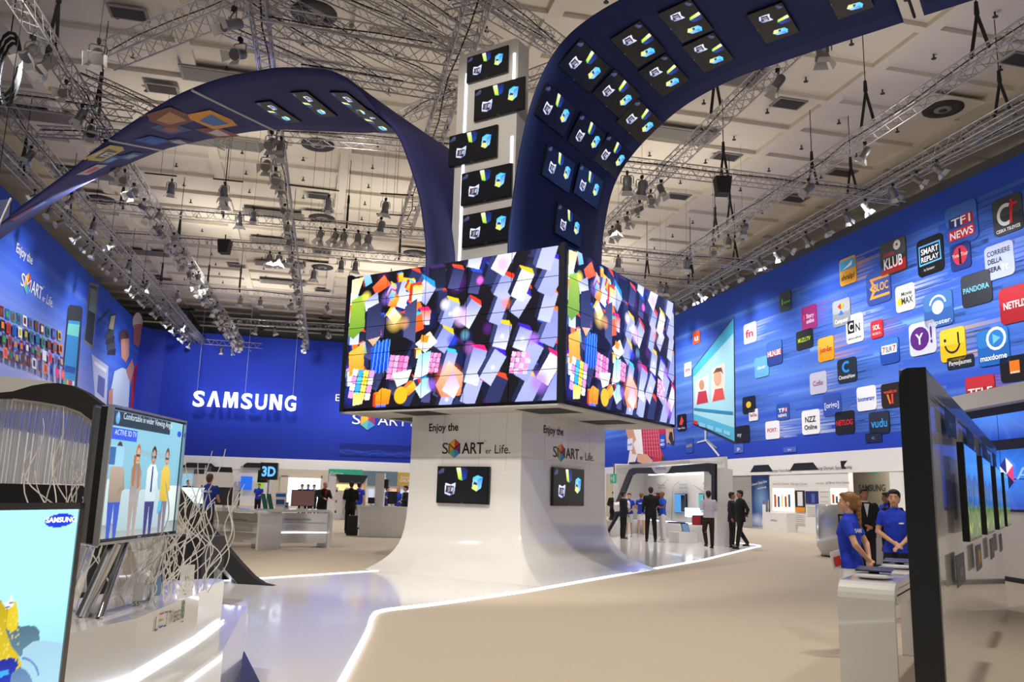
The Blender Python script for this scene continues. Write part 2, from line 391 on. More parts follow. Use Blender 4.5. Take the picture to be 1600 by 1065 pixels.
MB().obox(hall(UL - .03, VL0, WBOT), VA * (VL1 - VL0), -VB * .1, UP * (WTOP - WBOT)).build('backing', BLACKM, lw)
struct(MB().obox(hall(UL + .03, VL0, 0), VA * (VL1 - VL0 + 1.5), -VB * .2, UP * WBOT).build('trim_4', WHITEM))

# ================================================================== centre: column, cube, tower
col = thing('display_column', 'white glossy column flaring into the stage below the big screen cube', 'column', (.07, 18.64, .02))
K0, KL, KR = np.array([.24, 16.35, 0]), np.array([.24, 16.35, 0]) + CA * 2.76, np.array([.24, 16.35, 0]) + CB * 3.67
KB = KL + CB * 3.67
rings = []
for z in [.0, .02, .05, .09, .14, .2, .27, .36, .46, .6, .75, .95, 1.2, 1.6, 2.2, 3.17]:
    d = 1.27 * math.exp(-z / .29) if z < 2 else 0
    e = min(.05, d * .5 + .02); t_ = K0 - (CA + CB) * d
    rings.append([p + UP * (z + .02) for p in (KL - CB * d, lerp(KL - CB * d, t_, .5), t_ + CA * e, t_ + (CA + CB) * e * .3, t_ + CB * e, lerp(t_, KR - CA * d, .5), KR - CA * d, KB)])
COLM = mat('glossy_column_white', (.78, .77, .75), rough=.16, coat=.7, noise=.015, scale=2)
mb = MB(); mb.loft(rings, 0, True, True, False)
o = mb.build('shaft', COLM, col)
for p in o.data.polygons: p.use_smooth = True
try: o.data.set_sharp_from_angle(angle=R_(35))
except Exception: pass
SEAM = mat('panel_joint', (.45, .45, .45), rough=.6)
mb = MB()
for q in (.35, 1.0, 1.9): mb.obox(K0 + CA * q - CB * .002 + UP * 1.0, CA * .006, CB * .004, UP * 2.15)
for z in (2.25,): mb.obox(K0 - CB * .002 + UP * z, CA * 2.76, CB * .004, UP * .006); mb.obox(K0 - CA * .002 + UP * z, CB * 3.67, CA * .004, UP * .006)
for q in (.9, 1.9, 2.9): mb.obox(K0 - CA * .002 + CB * q + UP * 1.0, CB * .006, CA * .004, UP * 2.15)
mb.build('panel_joints', SEAM, col)

def smart_cube(mb, o, xd, yd, s, mi):
    """the six coloured faces of the hexagon used as the M; mi = list of 6 material indices"""
    h = [(0, 1), (.87, .5), (.87, -.5), (0, -1), (-.87, -.5), (-.87, .5)]; h = [(a * s * .92, b * s * 1.16) for a, b in h]; c = (0, 0)
    for k in range(6):
        mb.shape(o, xd, yd, [c, h[k], h[(k + 1) % 6]], mi[k])
SMC = ['cc443c', '8a3a5c', '3a8fd0', '5cb0a8', 'd4a430', 'f0b040']
def smart_logo(mb, o, xd, yd, nd, s, base, cubes, word_m):
    """Enjoy the / SMARTer Life.  o = left end of the SMART baseline, s = cap height"""
    yy = yd; x = xd
    mb.text('Enjoy the', o + x * (-1.5 * s) + yy * 2.0 * s, xd, yd, s * .7, word_m, al='l', w=3.1 * s, bold=.018)
    mb.text('S', o, xd, yd, s, word_m, al='l', w=.62 * s)
    smart_cube(mb, o + x * 1.28 * s + yy * .45 * s, xd, yd, s * .72, cubes)
    mc = o + x * 1.28 * s + yy * .45 * s + nd * .004
    for pts in ([(-.6, -.45), (-.6, .42), (-.52, .42), (-.52, -.45)], [(.6, -.45), (.6, .42), (.52, .42), (.52, -.45)], [(-.6, .42), (-.5, .42), (0, .02), (0, -.1)], [(.6, .42), (.5, .42), (0, .02), (0, -.1)]):
        mb.shape(mc, xd, yd, [(a * s, b * s) for a, b in pts], word_m)
    mb.text('ART', o + x * 2.05 * s, xd, yd, s, word_m, al='l', w=2.2 * s, bold=.012)
    mb.text('er', o + x * 4.45 * s, xd, yd, s * .5, word_m, al='l', w=.55 * s)
    mb.text('Life.', o + x * 5.35 * s, xd, yd, s * .78, word_m, al='l', w=1.5 * s)
    mb.text('TM', o + x * 4.3 * s + yy * 1.0 * s, xd, yd, s * .12, word_m, al='l')
LM = [ink('161616')] + [ink(h) for h in SMC]
mb = MB()
LA, LB_ = onpl(691, 708.5, K0, CB), onpl(863.5, 713.5, K0, CA)
smart_logo(mb, LA - CB * .008, -CA * 1.04, UP, -CB, .235, 0, [1, 2, 3, 4, 5, 6], 0); mb.build('lettering', LM, col)
mb = MB(); smart_logo(mb, LB_ - CA * .008, CB * 1.15, UP, -CA, .235, 0, [1, 2, 3, 4, 5, 6], 0); mb.build('lettering', LM, col)

# ---- television with three glowing cubes on black
def cubes_canvas():
    c = Canvas(128, 72, (.004, .004, .005)); P = c.poly
    P([(.0, .86), (.10, .98), (.13, .93), (.12, .84), (.02, .80)], '2a3a66', '50506e')
    P([(.37, .99), (.46, 1.), (.50, .62), (.42, .66)], '7ad040', 'e8f0c0'); P([(.46, 1.), (.60, .95), (.58, .68), (.50, .62)], '1e3f9a', '0c1c50'); P([(.37, .99), (.46, 1.), (.60, .95), (.5, .99)], 'e83050')
    P([(.40, .86), (.46, .80), (.47, .70), (.43, .70)], 'e8e020')
    P([(.16, .55), (.27, .50), (.26, .18), (.15, .24)], 'b8c4ea', 'f0f4ff'); P([(.27, .50), (.37, .56), (.35, .24), (.26, .18)], '6a7ab8', 'd8e4ff'); P([(.18, .48), (.34, .46), (.31, .22), (.17, .28)], '20242e', '4a4450')
    P([(.22, .42), (.27, .44), (.26, .30), (.21, .28)], '8a7a90'); P([(.29, .40), (.32, .43), (.31, .30), (.28, .32)], 'c8c8d8')
    P([(.71, .72), (.80, .66), (.78, .32), (.69, .40)], 'e8e850', '48b8f0'); P([(.80, .66), (.90, .72), (.87, .42), (.78, .32)], '9ad8ff', '2a78e0'); P([(.71, .72), (.80, .78), (.90, .72), (.80, .66)], '50c8ff')
    P([(.73, .60), (.79, .56), (.785, .48), (.72, .52)], '0c3070'); P([(.75, .52), (.80, .46), (.79, .38), (.72, .44)], 'fff060')
    return c
TVC = cubes_canvas(); SCR = matv('screen_picture', emit=1.35, rough=.14, spec=.25)
def make_tv(label, group, w=1.08, h=.62, canvas=None, scr=None, name='wall_television'):
    """picture faces -y, x to the right, z up, back at y=.05"""
    t = thing(name, label, 'television', (0, 0, 0), 0, group); mb = MB(); mb.box((0, .03, 0), (w, .05, h)); mb.box((0, .06, -.02), (w * .6, .03, h * .6)); cs_ = mb.build('casing', BEZEL, t, .004)
    (canvas or TVC).mesh('screen', (-w / 2 + .016, .0035, -h / 2 + .022), (w - .032, 0, 0), (0, 0, h - .038), scr or SCR, t)
    MB().box((0, .003, -h / 2 + .012), (.05, .006, .008)).build('logo_badge', CHROME, t).parent = cs_
    return t
TV0 = make_tv('television showing three glowing cubes on black', None); TV_USED = [False]
def put_tv(x, up, n, loc, label, group, sc_=1.):
    """x,up,n : picture right, picture up, direction the picture faces"""
    o = dup(TV0) if TV_USED[0] else TV0; TV_USED[0] = True
    x = unit(x); up = unit(up); y = -unit(n); M = Matrix(((x[0], y[0], up[0]), (x[1], y[1], up[1]), (x[2], y[2], up[2]))).to_4x4()
    o.matrix_basis = Matrix.Translation(Vector(tuple(map(float, loc)))) @ M @ Matrix.Scale(sc_, 4)
    o['label'] = label
    if group: o['group'] = group
    return o
G_TV = 'televisions with three glowing cubes'
p = onpl(726, 757.5, K0, CB); put_tv(-CA, UP, -CB, p - CB * .09, 'television with three cubes on the left face of the white column', G_TV, 1.19)
p = onpl(884, 760.5, K0, CA); put_tv(CB, UP, -CA, p - CA * .09, 'television with three cubes on the right face of the white column', G_TV, 1.26)

# ---- LED cube
cube = thing('screen_cube', 'huge cube of tiled video screens above the column, colourful flying boxes on it', 'video cube', tuple(cub(2.72, 2.72, 3.164)))
A5 = 5.43; Z0, Z1 = 3.164, 6.149
mb = MB(); mb.obox(cub(.04, .04, Z0 + .02), CA * (A5 - .08), CB * (A5 - .08), UP * (Z1 - Z0 - .06))
mb.obox(cub(0, 0, Z0), CA * .1, CB * .1, UP * (Z1 - Z0)); mb.obox(cub(A5 - .12, 0, Z0), CA * .12, CB * .1, UP * (Z1 - Z0)); mb.obox(cub(0, A5 - .1, Z0), CA * .1, CB * .1, UP * (Z1 - Z0))
mb.build('housing', BLACK, cube)
mb = MB(); mb.obox(cub(.03, .03, Z0 - .03), CA * (A5 - .06), CB * (A5 - .06), UP * .03)
mb.build('soffit', mat('soffit_grey', (.50, .48, .44), rough=.6), cube)
for t_, s_ in ((.62, .75), (3.45, .45), (.62, 3.3), (4.5, 1.6), (4.6, 3.6), (2.3, 4.4)): MB().obox(cub(t_ - .3, s_ - .3, Z0 - .034), CA * .95, CB * .95, UP * .01).build('soffit_grille', BLACKM, cube)
def boxes_canvas():
    c = Canvas(400, 220, hexc('0c0814')); rs = np.random.RandomState(12); AS = 1.82
    def boxy(x, y, w, h, ang, front, side, top, f2=None, dep=.3):
        ca, sa = math.cos(ang), math.sin(ang)
        def T(a, b): return (x + (a * ca - b * sa) / AS, y + (a * sa + b * ca))
        A = [T(-w, -h), T(w, -h), T(w, h), T(-w, h)]; q = w * dep * 2
        S = [T(-w, -h), T(-w, h), T(-w - q, h + q * .5), T(-w - q, -h + q * .5)]; U_ = [T(-w, h), T(w, h), T(w - q, h + q * .9), T(-w - q, h + q * .6)]
        c.poly(S, side); c.poly(U_, top); c.poly(A, front, f2)
    for _ in range(26): c.disc(rs.rand(), rs.rand(), .02 + .04 * rs.rand(), rs.choice(['182a90', '4a1a50', '101c60', '5a2080']), .7, .6)
    for _ in range(60):                                            # dim boxes far back
        boxy(rs.rand(), rs.rand(), .03 + .03 * rs.rand(), .05 + .06 * rs.rand(), rs.uniform(-.6, .1), rs.choice(['28305a', '3a4270', '1c2240', '50508a']), '0e1230', rs.choice(['ff4a20', '2050e0', '402060']), rs.choice(['101428', '283060']))
    tops = ['ff3a18', '1e9cff', 'ff2080', '30d0ff', 'ff7a20', '4020d0', 'f0d020']
    for j in range(6):                                             # pale slabs over the middle and right
        for i in range(7):
            x = .30 + i * .112 + rs.uniform(-.025, .025); y = .05 + j * .185 + rs.uniform(-.04, .04)
            if rs.rand() < .18 or (x < .52 and rs.rand() < .6): continue
            w_ = rs.uniform(.045, .068); h_ = rs.uniform(.07, .125)
            f = rs.choice(['c8ccf4', 'e4e8ff', 'a8b0e8', 'f4f6ff', '9aa4e0'])
            boxy(x, y, w_, h_, rs.uniform(-.62, -.28), f, rs.choice(['303a6a', '1a2040', '48508a']), rs.choice(tops), rs.choice(['8c94d8', 'dcdcfc', 'b0b8f0']))
            if rs.rand() < .3: c.disc(x, y, .012, 'ffffff', .8, .9)
    # colourful things on the left
    for _ in range(30):
        x = rs.rand() ** 1.3 * .42; y = rs.rand()
        boxy(x, y, rs.uniform(.022, .05), rs.uniform(.03, .06), rs.uniform(-.8, .8), rs.choice(['ff8a1a', 'ffffff', 'e8f0ff', '2a50e8', 'ffb030', '58c8ff', 'ff5a28', 'f4f4d0', '7ab830', 'd8e0ff']), rs.choice(['d03010', '1a2c90', '803010', '5060a0']), rs.choice(tops), rs.choice(['ffffff', 'ffd040', 'f07020', 'b8c8ff']))
    P = c.poly
    P([(.005, .98), (.07, .99), (.03, .80), (.0, .78)], 'f8fff0', 'fff8a0'); P([(.01, .82), (.08, .86), (.09, .60), (.03, .52), (.0, .55)], '6a9a30', 'a8cc40'); c.disc(.09, .83, .03, 'fff060', .9, .8)
    P([(.12, .90), (.18, .98), (.22, .90), (.14, .84)], 'ff4a20', 'ff8040'); P([(.08, .80), (.15, .86), (.16, .76), (.09, .72)], 'f0f4ff', '9098e0')
    P([(.10, .74), (.17, .78), (.18, .52), (.10, .50)], '3c4270', '262c50'); P([(.30, .72), (.36, .77), (.36, .45), (.30, .50)], '50588c', '3c4068')
    P([(.01, .42), (.09, .48), (.10, .26), (.02, .24)], 'ff9a20', 'ffc850'); P([(.13, .44), (.22, .50), (.24, .28), (.14, .24)], '1030d8', '2860ff')
    for q in range(5): P([(.14 + q * .02, .25), (.145 + q * .02, .25), (.16 + q * .018, .49), (.155 + q * .018, .49)], '58b0ff')
    def grid(x, y, s, n, cols):
        for i in range(n):
            for j in range(n):
                a, b = x + (i * s + j * s * .18) / AS, y + j * s - i * s * .12
                P([(a, b), (a + s * .88 / AS, b - s * .1), (a + s * 1.05 / AS, b + s * .8), (a + s * .15 / AS, b + s * .9)], cols[(i * 7 + j * 3) % len(cols)])
    grid(.02, .08, .055, 4, ['f0a0e8', '58d0f8', 'ffe838', 'ffffff', '38b0f0', 'f0e860']); grid(.22, .20, .045, 4, ['ff9ad8', 'f4b8e8', 'ff78c8']); grid(.405, .24, .034, 4, ['ff8ad0', 'ffb0e0']); grid(.80, .19, .036, 4, ['ff9ad8', 'ffd0f0'])
    P([(.05, .02), (.10, .03), (.11, .11), (.05, .11)], 'f4e0a0', 'd8f060'); P([(.17, .02), (.24, .02), (.25, .12), (.2, .14), (.17, .09)], 'ff8010', 'ffb020'); c.disc(.30, .08, .035, 'ffc020', .95, .1)
    P([(.28, .14), (.33, .17), (.35, .26), (.25, .24)], 'fafaff', 'ffe8f0'); P([(.40, .05), (.45, .10), (.42, .2), (.37, .12)], 'e8f4ff', '78d8f0')
    c.disc(.53, .17, .075, 'ff6a18', .8, .7); P([(.47, .14), (.53, .30), (.60, .20), (.59, .06), (.50, .05)], 'ff8a40', 'ffd8c0', .85); P([(.50, .10), (.55, .23), (.585, .12), (.56, .04)], 'fff0f8', 'e0a0f0')
    P([(.36, .18), (.43, .22), (.44, .38), (.38, .36)], 'f4f8ff', '90d8ff'); P([(.36, .44), (.43, .52), (.47, .44), (.41, .37)], 'ffffff', 'f8f0c0'); P([(.39, .50), (.43, .49), (.42, .44), (.385, .45)], 'ff9820')
    for x, y, r, cc, al in ((.56, .63, .03, 'ffffff', 1), (.58, .60, .045, 'e8c0ff', .8), (.50, .70, .028, 'f8e8ff', .9), (.20, .80, .035, '9070e0', .5), (.54, .44, .03, '2848ff', .7), (.60, .47, .025, '70b0d0', .6), (.62, .38, .03, 'b060c0', .6), (.78, .66, .028, 'ff7828', .55), (.90, .40, .03, 'c080ff', .7), (.93, .12, .05, 'b070f0', .7), (.68, .2, .03, 'fff', .0), (.30, .60, .03, 'ffb060', .6), (.66, .84, .02, 'ff70f0', .9), (.25, .62, .05, 'f8d060', .7), (.45, .14, .03, 'a070ff', .6), (.76, .93, .035, 'e8b0ff', .7), (.86, .80, .03, 'ffffff', .7)):
        if al: c.disc(x, y, r, cc, al, .6)
    return c
BC = boxes_canvas(); WALLSCR = matv('video_wall_picture', emit=1.35, rough=.25, spec=.4)
def video_face(o, xd, nd, W, H, n=5):
    pw, ph = W / n, H / n; g = .006
    for j in range(n):
        for i in range(n):
            i0 = int(BC.w * i / n); i1 = int(BC.w * (i + 1) / n); j0 = int(BC.h * j / n); j1 = int(BC.h * (j + 1) / n)
            BC.mesh('screen_panel', o + xd * (pw * i + g) + UP * (ph * j + g), xd * (pw - 2 * g), UP * (ph - 2 * g), WALLSCR, cube, (i0, i1, j0, j1))
video_face(cub(A5 - .13, 0, Z0 + .05) - CB * .012, -CA, -CB, A5 - .24, Z1 - Z0 - .1)
video_face(cub(0, .11, Z0 + .05) - CA * .012, CB, -CA, A5 - .22, Z1 - Z0 - .1)

# ---- tower
TO = 1.6
tw = thing('display_tower', 'tall white tower slab with glowing edge strips standing on the screen cube', 'tower', tuple(cub(3.0, TO, Z1)))
P0 = cub(0, TO)
def tpt(x, y, o=0): p = onpl(x, y, P0, CB); d = p - cub(0, TO); return d @ CA, p[2]
mb = MB(); mb.plate(cub(3.0, TO) + CB * .45, -CA, UP, -CB, -.84, Z1 - .03, .83, 11.72, .1, .45)
mb.build('slab', mat('tower_pearl_white', (.72, .70, .67), rough=.3, coat=.3), tw, .01)
for t_, za, zb in ((3.62, Z1 + .02, 11.2), (2.30, 10.15, 11.35), (2.30, 8.45, 9.35), (2.30, 7.3, 7.62), (2.30, 6.2, 6.45)):
    MB().obox(cub(t_, TO, za) - CB * .015, -CA * .055, CB * .03, UP * (zb - za)).build('light_strip', LEDW, tw)
def quad_tv(pl, nrm, xd, cs, label, group, off=.06):
    """cs: picture corners tl tr br bl in the photo -> a television on that plane"""
    Q = [onpl(x, y, pl, nrm) for x, y in cs]; c = sum(Q) / 4; wd = abs(((Q[1] + Q[2] - Q[0] - Q[3]) / 2) @ xd)
    f = put_tv(xd, UP, nrm, c + np.array(nrm) * 0, label, group, wd / 1.08); return f
for k, (cs, wh) in enumerate((([(729, 89), (793, 71), (793, 111), (729, 130)], 'top television on the white tower, above the other four'),
                    ([(741, 141), (820, 119), (818, 169), (740, 189)], 'second television down the white tower, jutting past its right edge'),
                    ([(702, 214), (776, 194), (776, 243), (700, 261)], 'middle television of the white tower, jutting past its left edge'),
                    ([(721, 272), (799, 255), (798, 304), (719, 322)], 'fourth television down the white tower'),
                    ([(723, 336), (800, 322), (799, 372), (721, 389)], 'lowest television on the white tower, just above the screen cube'))):
    quad_tv(cub(0, TO) - CB * .08, -CB, -CA, cs, wh, G_TV)

# ================================================================== ribbons
def resample(pts, n):
    P = np.array(pts, float); C_ = np.array(curve([(a, b, 0) for a, b in P], 8))[:, :2]
    d = np.r_[0, np.cumsum(np.linalg.norm(np.diff(C_, axis=0), axis=1))]; s = np.linspace(0, d[-1], n)
    return np.stack([np.interp(s, d, C_[:, 0]), np.interp(s, d, C_[:, 1])], 1), d
class Ribbon:
    def __init__(s, near0, far0, h, near, far, n=160, keys=None):
        h = np.array(h); a, la = resample(near, 1200); b, lb_ = resample(far, 1200)
        if keys:
            ia = [0] + [np.argmin(abs(a[:, 0] - k[0])) for k in keys] + [1199]; ib = [0] + [np.argmin(abs(b[:, 0] - k[1])) for k in keys] + [1199]
            g = np.interp(np.linspace(0, 1199, n), ia, ia); a = a[g.astype(int)]; b = b[np.interp(g, ia, ib).astype(int)]
        else: a, _ = resample(near, n); b, _ = resample(far, n)
        s.N = np.array([np.array([near0[0], near0[1], 0]) + h * q[0] + UP * q[1] for q in a]); s.Fp = np.array([np.array([far0[0], far0[1], 0]) + h * q[0] + UP * q[1] for q in b]); s.n = n
    def pt(s, i, t):
        i = min(max(i, 0), s.n - 1.001); k = int(i); f = i - k
        return (s.N[k] * (1 - f) + s.N[k + 1] * f) * (1 - t) + (s.Fp[k] * (1 - f) + s.Fp[k + 1] * f) * t
    def frame(s, i, t):
        p = s.pt(i, t); tg = unit(s.pt(i + .5, t) - s.pt(i - .5, t)); x = unit(s.pt(i, 1) - s.pt(i, 0)); tg = unit(tg - x * (tg @ x)); n = np.cross(x, tg)
        return p, x, tg, n
    def find(s, px, py, i0=0, i1=None):
        best = (1e9, 0, 0); i1 = i1 or s.n - 1
        for i in np.arange(i0, i1, .5):
            for t in np.linspace(0, 1, 41):
                d = s.pt(i, t) - EYEP; zc = d @ _F
                if zc < .1: continue
                e = (800 + FPX * (d @ _R) / zc - px) ** 2 + (532.5 - FPX * (d @ _U) / zc - py) ** 2
                if e < best[0]: best = (e, i, t)
        return best
    def cloth(s, name, i0, i1, m, parent):
        mb = MB(); K = 9; mb.loft([[s.pt(i, t) for t in np.linspace(0, 1, K)] for i in range(i0, i1)], 0, False, False, True)
        o = mb.build(name, m, parent); md = o.modifiers.new('thick', 'SOLIDIFY'); md.thickness = .07; md.offset = 0; return o
RR = Ribbon((-.11, 15.96), (2.07, 19.36), -CA,
            [(0, 6.1), (0, 6.6), (.05, 7.11), (.14, 7.85), (.25, 8.5), (.42, 9.2), (.68, 9.85), (1.04, 10.36), (1.52, 10.70), (2.35, 10.97), (3.5, 11.12), (4.6, 11.2), (6, 11.28), (7.9, 11.4), (9.5, 11.5), (12, 11.6)],
            [(0, 6.1), (0, 7.07), (.06, 7.87), (.32, 8.95), (.90, 9.75), (2.01, 10.55), (3.25, 10.98), (4.4, 11.12), (5.87, 11.25), (7.93, 11.41), (9.5, 11.5), (12, 11.6)])
rb = thing('fabric_ribbon', 'broad navy fabric ribbon arching overhead to the right, hung with rows of televisions', 'ribbon', (1, 17.7, 6.15))
RR.cloth('fabric', 0, 107, NAVY, rb); RR.cloth('fabric', 110, 160, NAVY, rb)
rowN = ['lowest row', 'second row up', 'third row up', 'fourth row up', 'fifth row up', 'sixth row up', 'seventh row up', 'far upper end']
RTV = [[(884, 352)], [(868, 262), (915, 292)], [(865, 172), (912, 213), (953, 243)], [(912, 101), (961, 146), (994, 187)], [(997, 66), (1035, 112)], [(1070, 30), (1106, 76)], [(1208, 30)], [(1326, -8)]]
ordw = [['only one'], ['left one', 'right one'], ['left one', 'middle one', 'right one']]
for r_, row in enumerate(RTV):
    for k, (x, y) in enumerate(row):
        e, i, t = RR.find(x, y, 0, 150); p, xd, tg, nn = RR.frame(i, t)
        if (EYEP - p) @ nn < 0: nn = -nn
        put_tv(xd, tg, nn, p + nn * .1, 'television on the right navy ribbon, %s, %s' % (rowN[r_], ordw[len(row) - 1][k]), G_TV, 1.12)
LR = Ribbon((-1.86, 17.30), (-1.86 + CB[0] * 3.01, 17.30 + CB[1] * 3.01), CA,
            [(0, 6.1), (0.05, 6.8), (.15, 7.3), (.33, 8.03), (.81, 9.15), (1.15, 9.7), (1.54, 10.1), (1.92, 10.55), (2.30, 10.96), (2.93, 11.45), (3.72, 11.85), (5.15, 12.27), (6.15, 12.44), (7.46, 12.60), (8.82, 12.62), (10.29, 12.47), (12.59, 11.97), (15.06, 11.19), (18.79, 10.2), (21, 9.6)],
            [(0, 6.1), (.1, 7.0), (.25, 7.8), (.6, 8.9), (1.2, 9.8), (2.2, 10.7), (3.6, 11.35), (5.20, 11.72), (6.78, 12.13), (8.78, 12.62), (10.31, 12.85), (11.92, 13.0), (13.64, 13.12), (14.90, 13.13), (17.37, 12.95), (19.82, 12.65), (22.44, 12.1), (25.24, 11.4), (27.5, 10.8)], keys=[(1.0, 1.0), (2.5, 2.5), (5.2, 5.2), (8.8, 8.8), (12.9, 14.9)])
lb = thing('fabric_ribbon', 'slim navy and violet fabric ribbon arching from the cube away to the far left', 'ribbon', (-1.0, 18.5, 6.15))
LR.cloth('fabric', 0, 160, mat('violet_navy_fabric', (.030, .034, .15), rough=.7, noise=.08, scale=6), lb)
def lr_patch(name, x, y, w, h, draw, mats):
    e, i, t = LR.find(x, y, 40, 158); p, xd, tg, nn = LR.frame(i, t)
    if (EYEP - p) @ nn < 0: nn = -nn
    mb = MB(); draw(mb, p + nn * .06, xd, tg, w, h); return mb.build(name, mats, lb)
for x, y in ((436, 172), (492, 158), (553, 160), (590, 185)):
    e, i, t = LR.find(x, y, 40, 158); p, xd, tg, nn = LR.frame(i, t)
    if (EYEP - p) @ nn < 0: nn = -nn
    put_tv(xd, tg, nn, p + nn * .1, 'television on the underside of the left ribbon, %s' % {436: 'farthest left', 492: 'second from the left', 553: 'third from the left', 590: 'nearest the column, half hidden'}[x], G_TV, 1.12)
def patch(cols, txt=None):
    def f(mb, o, x, y, w, h):
        mb.shape(o, x, y, [(-w / 2, -h / 2), (w / 2, -h / 2), (w / 2, h / 2), (-w / 2, h / 2)], 0)
        mb.shape(o * 1 - UP * .006, x, y, [(-w * .3, -h * .3), (w * .35, -h * .2), (w * .3, h * .3), (-w * .1, h * .35)], 1)
        if txt: mb.text(txt, o - UP * .012 - y * h * .1, x, y, h * .3, 2, w=w * .8)
    return f
for x, y, w_, h_, a, b, tx in ((265, 182, 1.1, .9, '7a4a30', 'c09060', None), (333, 184, 1.1, .9, 'e0a020', '3a78b8', None), (268, 198, .9, .6, '305080', 'a06050', None), (341, 205, .9, .7, '8a4030', 'd8d0c8', None), (238, 216, 1.1, .5, '1c4a98', '2a6ac0', None), (278, 218, .8, .5, '26305c', 'c8c8d8', 'PACTE'),
                               (163, 238, 1.2, .8, 'c8b820', '606010', 'IE'), (172, 247, .8, .5, '2a4a98', '80a0d0', None), (204, 240, .9, .5, '3a5a80', '90a8c0', None), (143, 262, 1.0, .6, 'c8c0c0', 'd06030', None), (60, 318, 1.2, .7, '2a4a90', '7088b0', None), (35, 332, 1.2, .7, '903040', '405070', None)):
    lr_patch('printed_tile', x, y, w_ * 1.25, h_ * 1.25, patch(None, tx), [ink(a), ink(b), ink('e8e8f0')])
for (xa, ya) in ((301, 139), (170, 216)):                          # pale rods where the cloth lengths meet
    e, i, t = LR.find(xa, ya, 60, 158); MB().tube(LR.pt(i, -.01) - UP * .05, LR.pt(i, 1.01) - UP * .05, .04, 6).build('seam_rod', mat('pale_rod', (.6, .6, .6), rough=.4), lb)
MB().tube(RR.pt(108.2, 0), RR.pt(108.2, 1), .03, 6).build('seam_rod', BLACKM, rb)
# ================================================================== printed art on the banners
class Art:
    """flat printed shapes on a wall plane; points given where the photo shows them are measured onto that wall"""
    def __init__(s, P, n, xd): s.P = np.array(P, float); s.n = np.array(n, float); s.xd = np.array(xd, float); s.mb = MB(); s.mats = []; s.k = 0
    def mi(s, h):
        if h not in s.mats: s.mats.append(h)
        return s.mats.index(h)
    def p(s, x, y, lift=None):
        return onpl(x, y, s.P, s.n) + s.n * (.012 + .0025 * (s.k if lift is None else lift))
    def poly(s, pts, h): s.k += 1; s.mb.add([s.p(x, y) for x, y in pts], [tuple(range(len(pts)))], s.mi(h)); return s
    def ell(s, x, y, rx, ry, h, n=18): return s.poly([(x + rx * math.cos(2 * math.pi * i / n), y + ry * math.sin(2 * math.pi * i / n)) for i in range(n)], h)
    def build(s, name, parent):
        return s.mb.build(name, [ink(h, .5) for h in s.mats], parent)

def tile(x, y, w, h, col, drawn=(), name='app_tile', col2=None, streak=True, r=.14):
    """app tile of w x h picture pixels centred at x,y on the right wall"""
    a = Art(RWP, -VB, -VA); c = onpl(x, y, RWP, VB); d = (c - EYEP) @ _F
    H = h * d / FPX; l = onpl(x - w / 2, y, RWP, VB); rr = onpl(x + w / 2, y, RWP, VB); W = abs((l - rr) @ VA)
    c = lerp(l, rr, .5); c = np.array([c[0], c[1], onpl(x, y, RWP, VB)[2]])
    mb = MB(); mats = [ink(col)]; X, Y, N = -VA, UP, -VB; o = c - VB * .012
    mb.plate(o, X, Y, N, -W / 2, -H / 2, W / 2, H / 2, min(W, H) * r, .03, 0)
    if col2:
        mats.append(ink(col2)); mb.plate(o + N * .03, X, Y, N, -W / 2 * .97, 0, W / 2 * .97, H / 2 * .97, min(W, H) * r * .8, .004, 1)
    for it in drawn:
        kind, cc = it[0], it[1]
        if ink(cc) not in mats: mats.append(ink(cc))
        mi = mats.index(ink(cc)); f = o + N * (.038 + .003 * drawn.index(it))
        if kind == 't':                                           # text, cx, cy, height, width (fractions)
            _, _, s, tx, ty, th, tw = it; mb.text(s, f + X * tx * W + Y * (ty - th / 2) * H, X, Y, th * H, mi, w=tw * W, bold=.02)
        elif kind == 'p': mb.shape(f, X, Y, [(px * W, py * H) for px, py in it[2]], mi)
        elif kind == 'd': _, _, px, py, ra = it; mb.shape(f, X, Y, [(px * W + ra * W * math.cos(q * .3927), py * H + ra * H * math.sin(q * .3927)) for q in range(16)], mi)
        elif kind == 'r':                                         # ring segment: cx cy r0 r1 a0 a1
            _, _, px, py, r0, r1, a0, a1 = it; n = 14; A = [R_(a0 + (a1 - a0) * q / n) for q in range(n + 1)]
            for q in range(n):
                mb.shape(f, X, Y, [((px + rr_ * math.cos(t)) * W, (py + rr_ * math.sin(t)) * H) for rr_, t in ((r0, A[q]), (r1, A[q]), (r1, A[q + 1]), (r0, A[q + 1]))], mi)
    to = mb.build(name, mats, rw)
    if streak:
        streakV, streakF, streakC = [], [], []; rs = np.random.RandomState(int(x * 7 + y)); cl = np.array(hexc(col)); n = 7
        for q in range(n):
            yy0 = -H / 2 + H * q / n; L = W * rs.uniform(.8, 2.6); k = rs.uniform(.25, .7); bgc = np.array(hexc('4a74d2'))
            base = o - N * .006; a0 = base + X * (W * .1) + Y * yy0; b0 = a0 + Y * H / n * rs.uniform(.5, .95); i = len(streakV)
            streakV.extend([a0, a0 + X * L, b0 + X * L, b0]); streakF.append((i, i + 1, i + 2, i + 3))
            c1 = cl * k + bgc * (1 - k); streakC.extend([c1, bgc * 1.0, bgc * 1.0, c1])
        me = bpy.data.meshes.new('colour_streak'); iv = rw.matrix_basis.inverted(); me.from_pydata([tuple(iv @ Vector(p)) for p in streakV], [], streakF)
        me.color_attributes.new('Col', 'FLOAT_COLOR', 'POINT').data.foreach_set('color', np.c_[np.array(streakC), np.ones(len(streakC))].astype(np.float32).ravel())
        me.materials.append(PRINT); so = bpy.data.objects.new('colour_streak', me); COL.objects.link(so); so.parent = to
T = 't'
